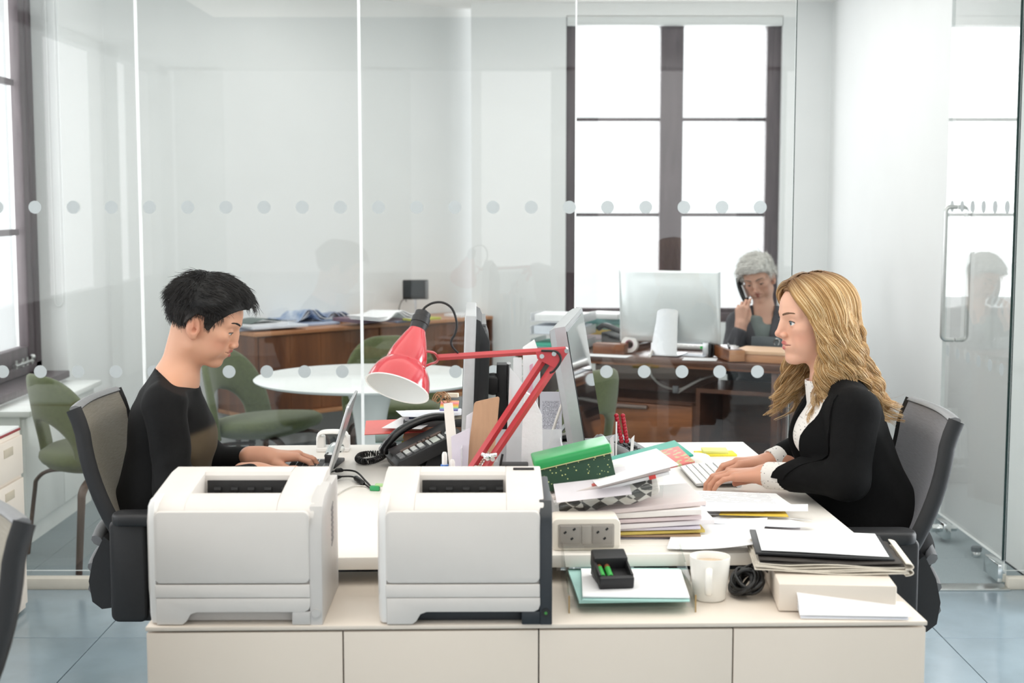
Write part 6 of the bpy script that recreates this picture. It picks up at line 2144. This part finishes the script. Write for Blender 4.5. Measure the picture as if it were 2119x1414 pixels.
# arms and hands
shN, shF = W_(341, 838, -.170), W_(341, 838, .170)
elN, elF = v3((-.885, YC - .215, .745)), v3((-.875, YC + .225, .738))
wrN, wrF = v3((-.690, 3.850, .752)), v3((-.705, 4.035, .764))
hN = make_hand(wrN, (.99, .10, -.10), thumb_sign=1, fore=wrN + unit(elN - wrN) * .06)
hF = make_hand(wrF, (.985, .02, -.08), thumb_sign=-1, fore=wrF + unit(elF - wrF) * .06, curl=(14, 36, 30))
skinL = np.array(lin(oL['skin'])[:3])
sdf_obj('body', [hd, hN, hF], m_skin, LWp, [tn, np.repeat(np.array(lin('#cf9a80')[:3])[None], len(hN[0]), 0), np.repeat(np.array(lin('#cf9a80')[:3])[None], len(hF[0]), 0)])


def shirtL(P):
    t = s_ell(P, W_(354, 868), (.100, .150, .115))
    t = smin(t, s_ell(P, W_(347, 945), (.108, .150, .13)), .06)
    t = smin(t, s_ell(P, W_(385, 905), (.070, .115, .07)), .06)
    t = smin(t, s_ell(P, W_(333, 1050), (.122, .155, .15)), .07)
    t = smin(t, s_ell(P, W_(335, 1130), (.150, .185, .11)), .06)
    for s in (-1, 1):
        t = smin(t, s_cap(P, W_(350, 800, s * .055), W_(341, 836, s * .160), .044, .050), .05)
    a = None
    for sh, el, wr in ((shN, elN, wrN), (shF, elF, wrF)):
        e = smin(s_cap(P, sh, el, .056, .049), s_cap(P, el, wr + unit(wr - el) * -.035, .047, .034), .03)
        a = e if a is None else np.minimum(a, e)
    return t, a


def fnL(P):
    t, a = shirtL(P)
    for (p0, p1, r1, r2, k) in neckL: t = smin(t, s_cap(P, p0, p1, r1 + .004, r2 + .004), .03)
    d = smin(t, a, .025)
    d = d + (wrinkle(P, .0042, 1.0, 1.3) + wrinkle(P, .0022, 2.1, 4.0)) * np.clip((W_(360, 800)[2] - P[:, 2]) / .05, 0, 1)
    # round neckline cut by a slanting plane
    c_ = v3(W_(362, 776)); n_ = unit(v3((.467, 0, .884)))
    cut = (P - c_) @ n_
    return smax(d, cut, .003)


vL, qL = surface(fnL, (-1.16, YC - .34, .50), (-.60, YC + .34, 1.12), .006)
tL, aL = shirtL(vL)
blk, brn = np.array(lin('#0b0b0c')[:3]), np.array(lin('#5a4e3d')[:3])
yk = W_(400, 884)[2]
wv_ = 1 / (1 + np.exp(-(yk + .25 * (vL[:, 0] - W_(430, 890)[0]) - vL[:, 2]) / .003)) * (vL[:, 0] > W_(352, 930)[0]) * (aL > tL - .004)
toneL = blk[None] * (1 - wv_[:, None]) + brn[None] * wv_[:, None]
sdf_obj('top', [(vL, qL)], attr_mat('black_knit_with_sheer_panel', .8, spec=.25, bump=.25, bscale=500), LWp, [toneL])
legs(LWp, W_(340, 1130, -.09), W_(340, 1130, .09), -.44, YC, 1, mat('black_trousers', '#17171a', .85, var=.1, scale=60, bump=.1), foot_x=-.45)

# hair: close-cropped sides, long swept top
HX = [-.13, -.085, -.066, -.040, -.030, -.014, .006, .014, .022, .030, .040, .066, .086, .10, .14]
HZ = [-.030, -.032, -.028, -.006, .014, .040, .041, .012, .006, .006, .034, .068, .086, .094, .098]


def capL(P):
    q = locL(P)
    h = head_sdf(q, oL)
    x, y, z = q[:, 0], q[:, 1], q[:, 2]
    top = 1 / (1 + np.exp(-(z - .062) / .010))
    back = 1 / (1 + np.exp(-(z - .0) / .02)) * 1 / (1 + np.exp((x + .03) / .015))
    t = .0030 + .0230 * top + .012 * back * (1 - top)
    t = t + .0030 * top * np.sin(55 * x + 60 * y + 3 * np.sin(40 * z)) + .0015 * np.sin(130 * y + 50 * x)
    d = h - t
    # swept top and forward quiff above the forehead
    d = smin(d, s_ell(q, (.016, 0, .112), (.080, .062, .046)), .015)
    d = smin(d, s_cap(q, (.060, .018, .128), (.099, .022, .117), .018, .008), .014)
    d = smin(d, s_cap(q, (.060, -.022, .125), (.097, -.024, .114), .018, .008), .014)
    ln = np.interp(x, HX, HZ)
    return smax(d, ln - z, .004) * SCL


vh, qh = surface(capL, OL - .17, OL + .17, .003)
m_hairL = hair_mat('black_hair', ['#070606', '#120f0e', '#1d1917'], .33)
ql = locL(vh)
fade = np.clip((.050 - ql[:, 2]) / .05, 0, 1)[:, None]
hb, hbr = np.array(lin('#0a0909')[:3]), np.array(lin('#2e2621')[:3])
sdf_obj('hair_base', [(vh, qh)], attr_mat('cropped_black_hair', .62, bump=.5, bscale=700), LWp, [hb * (1 - fade) + hbr * fade])
rng = np.random.default_rng(3)
sel = rng.choice(np.where(ql[:, 2] > -.05)[0], 5200)
paths = []
crown = np.array([-.045, .01, .13])
for i in sel:
    p = ql[i].astype(float)
    if p[0] > .055 and p[2] < .104: continue
    topw = 1 / (1 + math.exp(-(p[2] - .065) / .012))
    out = p - np.array([-.005, 0, .03]); out /= np.linalg.norm(out)
    if topw > .5 and p[0] > -.035:
        dr = np.array([1.0, .10 * math.sin(60 * p[1]), -.06]); L_ = rng.uniform(.018, .036)
    else:
        dr = p - crown; dr[2] -= .04; L_ = rng.uniform(.008, .016) + .014 * topw + (.012 if p[0] < -.05 and p[2] > .0 else 0)
    dr = dr - out * (dr @ out); dr /= np.linalg.norm(dr) + 1e-9
    jit = rng.normal(0, .16, 3)
    pts = []
    for t in np.linspace(0, 1, 6):
        pts.append(wL(p - out * .002 + (dr + jit * t) * L_ * t + out * (.0035 * math.sin(2.2 * t)) * (1 + topw) + np.array([0, 0, -.003 * t * t * topw])))
    paths.append(pts)
strands('hair', paths, .00055, m_hairL, LWp)

# ---------------------------------------------------------------- blonde woman at the keyboard
YR = 3.70
X_ = lambda px, py, dy=0.0: v3(at(px, py, YR + dy))
RWp = thing('person', 'seated woman with long wavy blonde hair in black blazer typing', 'person', (.84, YR, 0))
oR = dict(skin='#dfae95', lips='#c06f6a', blush='#d48a74', shadow='#bd8d76', open=.0056, open_z=.0005, gaze=(6, 4), mouth=.0030, tip=.0066, nose_w=.0095)
yaw = R(13)
fR = (-math.cos(yaw), -math.sin(yaw), -.095)
FR = frame(fR)
SCR = .985
eye_r = v3(at(1634, 670, YR - .03))
OR = eye_r - FR @ (v3((.0885, .0325, .019)) * SCR)
neckR = [(OR + FR @ v3((-.030, 0, -.035)), X_(1722, 800), .050, .052, .03),
         (X_(1722, 800), X_(1735, 850), .052, .075, .03)]
hd, tn, locR, wR = make_head(RWp, OR, FR, oR, neckR, .0022, SCR, '#6b4f3a', '#5b6f78')
shN, shF = X_(1772, 850, -.160), X_(1760, 850, .165)
elN, elF = v3((.838, YR - .205, .805)), v3((.86, YR + .26, .82))
wrN, wrF = v3(at(1585, 984, 3.665)), v3(at(1592, 958, 3.90))
hN = make_hand(wrN, (-.975, .13, -.14), thumb_sign=-1, fore=wrN + unit(elN - wrN) * .06, curl=((14, 34, 26), (8, 36, 30), (6, 36, 30), (2, 26, 22)))
hF = make_hand(wrF, (-.98, -.10, -.12), thumb_sign=1, fore=wrF + unit(elF - wrF) * .06, curl=((12, 34, 26), (10, 36, 30), (10, 36, 30), (8, 32, 26)))
hc_ = np.array(lin('#d39a80')[:3])
sdf_obj('body', [hd, hN, hF], m_skin, RWp, [tn, np.repeat(hc_[None], len(hN[0]), 0), np.repeat(hc_[None], len(hF[0]), 0)])


def torsoR(P, g=0.0):
    t = s_ell(P, X_(1738, 880), (.100 + g, .145 + g, .115 + g))
    t = smin(t, s_ell(P, X_(1700, 905, -.05), (.075 + g, .075 + g, .065 + g)), .05)
    t = smin(t, s_ell(P, X_(1700, 905, .06), (.075 + g, .075 + g, .065 + g)), .05)
    t = smin(t, s_ell(P, X_(1762, 970), (.108 + g, .145 + g, .13)), .06)
    t = smin(t, s_ell(P, X_(1795, 1070), (.125 + g, .160 + g, .15)), .07)
    t = smin(t, s_ell(P, X_(1800, 1130), (.150 + g, .185 + g, .10)), .06)
    for s in (-1, 1):
        t = smin(t, s_cap(P, X_(1735, 815, s * .055), X_(1768, 848, s * .150), .040 + g, .046 + g), .05)
    return t


def armsR(P):
    a = None
    for sh, el, wr in ((shN, elN, wrN), (shF, elF, wrF)):
        e = smin(s_cap(P, sh, el, .058, .049), s_cap(P, el, wr + unit(wr - el) * -.055, .048, .040), .03)
        a = e if a is None else np.minimum(a, e)
    return a


def blazer_uncut(P):
    return smin(torsoR(P, .010), armsR(P), .025) + wrinkle(P, .0038, .9, 2.1) + wrinkle(P, .0018, 2.0, .6)


def blazerR(P):
    t = blazer_uncut(P)
    # open front: a wedge wide at the collar and narrow at the desk, turned to the near side
    z = P[:, 2]
    zt, zb = X_(1700, 790)[2], X_(1650, 985)[2]
    f = np.clip((z - zb) / (zt - zb), 0, 1.3)
    hw = .042 + .036 * f
    xf = X_(1690, 850)[0] + .012 - .052 * (1 - f)
    op = np.maximum(np.abs(P[:, 1] - (YR - .055)) - hw, P[:, 0] - xf)
    op = np.maximum(op, zb - .03 - z)
    d = smax(t, -op, .004)
    ap = s_cap(P, X_(1718, 790), X_(1722, 822), .060, .064)
    return smax(d, -ap, .005)


vR, qR = surface(blazerR, (.52, YR - .36, .52), (1.16, YR + .38, 1.10), .006)
sdf_obj('blazer', [(vR, qR)], mat('black_wool_blazer', '#09090a', .88, var=.10, scale=120, bump=.25, bscale=600, spec=.2), RWp)
m_polka = dots_mat('white_blouse_small_black_dots', '#eae6e1', '#1d1a1a', 112, .7, .18, .15)


def blouseR(P):
    t = torsoR(P, -.002) + wrinkle(P, .0030, 1.4, .4)
    t = smax(t, P[:, 2] - X_(1700, 806)[2] - .10 * (P[:, 0] - X_(1700, 806)[0]), .004)
    col = smax(s_cap(P, X_(1713, 778), X_(1722, 830), .061, .066), -s_cap(P, X_(1711, 760), X_(1722, 836), .055, .058), .003)
    col = smax(col, P[:, 2] - X_(1690, 786)[2], .003)
    return smin(t, col, .004)


vB, qB = surface(blouseR, (.62, YR - .24, .72), (1.04, YR + .24, 1.08), .005)
sdf_obj('blouse', [(vB, qB)], m_polka, RWp)
for wr, el in ((wrN, elN), (wrF, elF)):
    dd = unit(wr - el)
    def cuff(P, wr=wr, dd=dd):
        a = s_cap(P, wr - dd * .075, wr - dd * .004, .037, .0355)
        h_ = (P - wr) @ dd
        return smax(smax(a, h_ + .004, .002), -(s_cap(P, wr - dd * .05, wr + dd * .05, .0300, .0300)), .002)
    v_, q_ = surface(cuff, np.minimum(wr, wr - dd * .08) - .05, np.maximum(wr, wr - dd * .08) + .05, .0035)
    sdf_obj('cuff', [(v_, q_)], m_polka, RWp)
# near lapel and the placket of the blouse
lap = [X_(1693, 800, -.088), X_(1672, 850, -.128), X_(1662, 900, -.140), X_(1656, 950, -.130)]
lapel = MB()
zt, zb = X_(1700, 800)[2], X_(1650, 975)[2]
def lp_fn(u, v):
    z = zb + (zt - zb) * u
    f = np.clip((z - zb) / (zt - zb), 0, 1.3)
    y = YR - .055 - (.042 + .036 * f) + .007 - v * (.030 + .030 * math.sin(math.pi * min(1, u * .9)))
    xs = np.linspace(.55, 1.0, 220)
    g = blazer_uncut(np.stack([xs, np.full(220, y), np.full(220, z)], 1).astype(F32))
    k = np.where(g < 0)[0]
    return (xs[k[0]] - .004 if len(k) else .8, y, z)
lapel.sheet(lp_fn, 16, 5, .004)
lapel.build('lapel', MATS['black_wool_blazer'], RWp, 60, world=True)
legs(RWp, X_(1800, 1130, -.09), X_(1800, 1130, .09), .40, YR, -1, MATS['black_trousers'], foot_x=.42)


def capR(P):
    q = locR(P); x, y, z = q[:, 0], q[:, 1], q[:, 2]
    d = head_sdf(q, oR) - (.006 + .004 / (1 + np.exp(-(z - .05) / .02)))
    ln = np.interp(x, [-.13, -.06, -.02, .012, .024, .040, .058, .078, .10], [-.075, -.075, -.06, -.05, .0, .055, .085, .104, .112])
    return smax(d, ln - z, .006) * SCR


vh, qh = surface(capR, OR - .17, OR + .17, .0035)
sdf_obj('hair_base', [(vh, qh)], mat('dark_blonde_roots', '#7d5b38', .6, var=.25, scale=40, stretch=(1, 1, .2), bump=.4, bscale=500), RWp)
m_hairR = hair_mat('blonde_hair', ['#8f6a40', '#c39a62', '#f0d9ae'], .36, roots='#7a5a3a')
rng = np.random.default_rng(11)
paths = []


def lvl(z):
    """half axes of the hair mass at a local height"""
    zz = [-.30, -.22, -.15, -.07, .01, .06, .10, .135]
    return np.interp(z, zz, [.112, .108, .100, .090, .101, .103, .080, .02]), np.interp(z, zz, [.135, .135, .122, .106, .098, .090, .066, .02])


NL = 190
for k in range(NL):
    side = 1 if k % 2 else -1
    u = ((k // 2) + rng.uniform(0, 1)) / (NL / 2)
    phi = R(40 + 142 * u)
    endz = rng.uniform(-.27, -.20) - (.03 if u > .6 else 0)
    if u < .2: endz = rng.uniform(-.26, -.17)
    ph0, amp, per = rng.uniform(0, 6.28), rng.uniform(.009, .019), rng.uniform(.08, .13)
    keys = []
    x_root = .078 - .145 * u
    off = rng.uniform(-.010, .009)
    for t in np.linspace(0, 1, 17):
        z = .130 + (endz - .130) * t ** 1.1
        a, b = lvl(min(z, .075)); a += off; b += off
        blend = min(1, max(0, (.128 - z) / .075)) ** .7
        ph = phi
        if u < .4:                        # swept back off the forehead towards the ear
            ph = phi + R(30) * min(1, max(0, (.11 - z) / .13)) * (1 - u / .4)
        x = -.010 + a * math.cos(ph); y = side * b * math.sin(ph)
        if z < -.05:                      # lower lengths fall forward over the chest or down the back
            g = (-.05 - z) / .15
            if u < .40: x += g * (.060 if side < 0 else .024) * (1 - u); y *= 1 - .26 * g
            elif u > .55: x -= g * .040 * min(1, (u - .55) / .25)
        x = x_root * (1 - blend) + x * blend; y = (side * .004 + .012) * (1 - blend) + y * blend
        w_ = amp * min(1, max(0, (.04 - z) / .10)) * (1.25 if t > .7 else 1)
        x += w_ * math.sin(ph0 + z * 2 * math.pi / per); y += side * w_ * .8 * math.cos(ph0 + z * 2 * math.pi / per)
        zc_ = z
        if t > .86:                       # curl at the end
            x += .020 * ((t - .86) / .14) ** 2 * (1 if u < .5 else -1); zc_ += .014 * ((t - .86) / .14) ** 2
        keys.append([x, y, zc_])
    keys = np.array(keys, dtype=F32)
    want = .010 + .009 * rng.uniform(0, 1)
    for it in range(3):                   # keep every lock outside the scalp
        sd = head_sdf(keys, oR)
        pu = np.clip(want - sd, 0, .06) * (keys[:, 2] > -.06)
        dr = keys - v3((-.005, 0, .03)); dr /= np.linalg.norm(dr, axis=1)[:, None] + 1e-9
        keys = keys + dr * pu[:, None]
        nearsc = np.clip((keys[:, 2] + .01) / .08, 0, 1) * (sd > want)
        keys = keys - dr * (np.clip(sd - want, 0, .05) * .7 * nearsc)[:, None]
    ns = 58
    for q in range(ns):
        r_ = .0120 * math.sqrt(rng.uniform(0, 1)); an = rng.uniform(0, 6.28)
        o1, o2 = r_ * math.cos(an), r_ * math.sin(an)
        tw = rng.normal(0, .0020, 3)
        L_ = rng.integers(14, 18)
        pts = []
        for i in range(L_):
            t = i / 16
            prof = (.75 + .5 * math.sin(math.pi * min(1, t * 1.05)) ** .7) * (1 - .55 * max(0, t - .7) / .3)
            c_ = keys[i]
            n_ = c_ - np.array([-.005, 0, min(.03, c_[2])]); n_ = n_ / (np.linalg.norm(n_) + 1e-9)
            tan_ = np.cross(n_, keys[min(i + 1, 16)] - keys[max(i - 1, 0)]); tan_ /= np.linalg.norm(tan_) + 1e-9
            pts.append(wR(c_ + n_ * abs(o1) * .45 * prof + tan_ * o2 * prof + tw * t))
        paths.append(pts)
strands('hair', paths, .00062, m_hairR, RWp, .35)
# stray fine hairs
st_ = []
for k in range(70):
    b_ = paths[rng.integers(0, len(paths))]
    st_.append([p + v3(rng.normal(0, .004, 3)) * (i / 6) for i, p in enumerate(b_)])
strands('flyaway_hair', st_, .0004, m_hairR, RWp, .3)
# ---------------------------------------------------------------- grey-haired woman on the telephone behind the walnut desk
YG = 7.55
G_ = lambda px, py, dy=0.0: v3(at(px, py, YG + dy))
GWp = thing('person', 'grey-haired woman in dark grey jacket holding a phone to her ear', 'person', (1.34, YG, 0))
oG = dict(skin='#dcb09a', lips='#a9655e', blush='#c07f6c', shadow='#a07564', open=.0030, open_z=-.0022, gaze=(0, -22), mouth=.0014, nose_z=-.004, tip=.0085, pale=True)
FG = frame((-.36, -.86, -.36), (-.20, 0, 1))
SCG = 1.0
OG = G_(1568, 578, -.02) - FG @ v3((.02, 0, .02))
neckG = [(OG + FG @ v3((-.030, 0, -.035)), G_(1580, 640), .050, .052, .03), (G_(1580, 640), G_(1585, 668), .052, .075, .03)]
hd, tn, locG, wG = make_head(GWp, OG, FG, oG, neckG, .003, SCG, '#6e6560', '#3a3630')
earR = wG((-.006, -.080, .004))
wrG = v3(at(1534, 673, YG - .15)); elG = v3(at(1508, 752, YG - .16))
phA, phB = wG((.012, -.100, .028)), wG((.080, -.066, -.080))
hx = unit(earR + v3((0, -.01, .02)) - wrG)
def grey_hand():
    X = unit(v3((.10, .10, 1.0))); Y = unit(v3((.85, -.45, -.04))); Y = unit(Y - X * (X @ Y)); Z = np.cross(X, Y)
    def fn(P):
        d = hand_sdf(P, wrG, X, Y, Z * -1, curl=((6, 25, 20), (35, 65, 45), (45, 75, 50), (50, 80, 50)), spread=.6, thumb=((.028, .026, -.012), (.060, .030, -.03), (.088, .022, -.034)))
        return smin(d, s_cap(P, wrG, wrG + unit(elG - wrG) * .07, .0265, .032), .02)
    return surface(fn, wrG - .12, wrG + .14, .003)
hG = grey_hand()
hcG = np.array(lin('#dcae98')[:3])
sdf_obj('body', [hd, hG], m_skin, GWp, [tn, np.repeat(hcG[None], len(hG[0]), 0)])
shR, shL = G_(1527, 668), G_(1640, 665, .0)
elL, wrL = v3((1.60, YG - .12, .80)), v3((1.42, YG - .30, .80))


def torsoG(P, g=0.0):
    t = s_ell(P, G_(1583, 705), (.165 + g, .110 + g, .13))
    t = smin(t, s_ell(P, G_(1590, 760), (.155 + g, .11 + g, .16)), .06)
    t = smin(t, s_ell(P, G_(1590, 860), (.18 + g, .15 + g, .14)), .06)
    for a in (shR, shL):
        t = smin(t, s_cap(P, G_(1583, 648), a, .046 + g, .050 + g), .05)
    return t


def jacketG(P):
    a = smin(s_cap(P, shR, elG, .058, .052), s_cap(P, elG, wrG + unit(elG - wrG) * .045, .052, .040), .03)
    b = smin(s_cap(P, shL, elL, .058, .052), s_cap(P, elL, wrL, .050, .040), .03)
    d = smin(torsoG(P, .010), np.minimum(a, b), .025) + wrinkle(P, .0035, .9, 3.3)
    zt, zb = G_(1580, 640)[2], G_(1580, 735)[2]
    f = np.clip((P[:, 2] - zb) / (zt - zb), 0, 1.2)
    op = np.maximum(np.abs(P[:, 0] - G_(1577, 690, -.1)[0]) - (.006 + .062 * f), P[:, 1] - (YG - .02))
    d = smax(d, -np.maximum(op, zb - P[:, 2]), .004)
    return smax(d, -s_cap(P, G_(1580, 625), G_(1583, 652), .058, .064), .005)


vG, qG = surface(jacketG, (1.34 - .38, YG - .36, .50), (1.34 + .42, YG + .24, 1.02), .009)
sdf_obj('jacket', [(vG, qG)], mat('charcoal_grey_wool', '#4b4b50', .85, var=.12, scale=60, bump=.2, bscale=500), GWp)
def topG(P): return smax(torsoG(P, -.003), P[:, 2] - G_(1580, 655, -.1)[2], .005)
vT, qT = surface(topG, (1.34 - .30, YG - .24, .70), (1.34 + .34, YG + .20, 1.0), .009)
sdf_obj('blouse', [(vT, qT)], mat('sage_grey_blouse', '#7d8886', .75, var=.06, scale=20, bump=.2, bscale=60), GWp)
lp = MB()
for s in (-1, 1):
    pass
# lapels, one each side of the opening
for s in (-1, 1):
    def lf(u, v, s=s):
        z = G_(1580, 735)[2] + (G_(1580, 650)[2] - G_(1580, 735)[2]) * u
        f = u
        x = G_(1577, 690, -.1)[0] + s * (.004 + .062 * f + v * (.018 + .038 * math.sin(math.pi * min(1, .15 + .8 * u))))
        ys = np.linspace(YG - .3, YG + .1, 160)
        g = torsoG(np.stack([np.full(160, x), ys, np.full(160, z)], 1).astype(F32), .012)
        k = np.where(g < 0)[0]
        return (x, (ys[k[0]] if len(k) else YG - .05) - .004, z)
    MB().sheet(lf, 12, 4, .004).build('lapel', mat('charcoal_lapel', '#56565b', .8, var=.1, scale=60), GWp, 60, world=True)
legs(GWp, (1.36 - .09, YG, .50), (1.36 + .09, YG, .50), 1.36, YG - .02, 1, MATS['black_trousers'], foot_x=1.36)


def capG(P):
    q = locG(P); x, y, z = q[:, 0], q[:, 1], q[:, 2]
    top = 1 / (1 + np.exp(-(z - .055) / .012))
    d = head_sdf(q, oG) - (.004 + .020 * top) - .004 * np.sin(70 * x + 3 * np.sin(50 * y)) * np.sin(60 * y + 40 * z) * (.4 + top)
    d = smin(d, s_ell(q, (.03, .012, .112), (.072, .060, .036)), .02)
    d = smin(d, s_cap(q, (.075, -.045, .088), (.085, .050, .102), .018, .016), .015)
    ln = np.interp(x, [-.13, -.06, -.03, -.012, .008, .018, .032, .055, .08, .10], [-.03, -.02, .02, .038, .040, .030, .036, .064, .080, .086])
    return smax(d, ln - z, .005) * SCG


vh, qh = surface(capG, OG - .18, OG + .18, .004)
sdf_obj('hair_base', [(vh, qh)], mat('silver_grey_hair', '#d0cec8', .6, var=.16, scale=60, bump=.5, bscale=240), GWp)
rng = np.random.default_rng(5)
qg = locG(vh); paths = []
for i in rng.choice(np.where(qg[:, 2] > -.02)[0], 2200):
    p = qg[i].astype(float); out = p - np.array([0, 0, .03]); out /= np.linalg.norm(out)
    if p[0] > .05 and p[2] < .095: continue
    if p[2] < .03 and p[0] > -.03: continue
    dr = np.array([.5, -.9 if p[2] > .06 else .0, .1 if p[2] > .06 else -.8]); dr -= out * (dr @ out); dr /= np.linalg.norm(dr) + 1e-9
    jit = rng.normal(0, .25, 3); L_ = rng.uniform(.015, .04)
    paths.append([wG(p + (dr + jit * t) * L_ * t + out * .008 * math.sin(2.5 * t)) for t in np.linspace(0, 1, 5)])
strands('hair', paths, .0009, hair_mat('silver_hair', ['#a5a39e', '#d6d4ce', '#f0efea'], .4), GWp)
# her phone handset and a ring
hp0 = (phA + phB) / 2
hsG = thing('phone_handset', 'black and silver phone handset held by the grey-haired woman', 'telephone', tuple(hp0))
dA = unit(phB - phA)
MB().tube(spline([phA - dA * .01, phA + dA * .04 + v3((-.010, -.006, 0)), phB - dA * .04 + v3((-.010, -.006, 0)), phB + dA * .01], 6), [(.020, .011)] * 19, 10, flat=(1, .3, 0)).build('shell', m_blkg, hsG, 60, world=True)
MB().tube([phA + dA * .03 + v3((.006, -.008, 0)), phB - dA * .03 + v3((.006, -.008, 0))], [(.016, .008)] * 2, 10, flat=(1, .3, 0)).build('silver_face', m_alu, hsG, 60, world=True)
gch = thing('office_chair', 'dark chair behind the grey-haired woman', 'chair', (1.42, 7.86, 0), R(-100))
MB().rbox((0, 0, .66), (.04, .44, .46), .08, 'x', bev=.012).build('backrest', m_blk, gch, 50)
MB().rbox((.26, 0, .45), (.46, .46, .07), .08, 'z', bev=.02).build('seat', m_cfab, gch, 50)
MB().tube([(.0, 0, .55), (.0, 0, .42), (.22, 0, .39)], .02, 8).build('spine', m_blk, gch, 50)
MB().cyl((.26, 0, .06), (.26, 0, .42), .03, 12).build('column', m_alu, gch, 50)
for k in range(5):
    a = 2 * math.pi * k / 5
    MB().tube([(.26, 0, .10), (.26 + .28 * math.cos(a), .28 * math.sin(a), .03)], [.022, .014], 8).build('base_leg', m_blk, gch, 50)
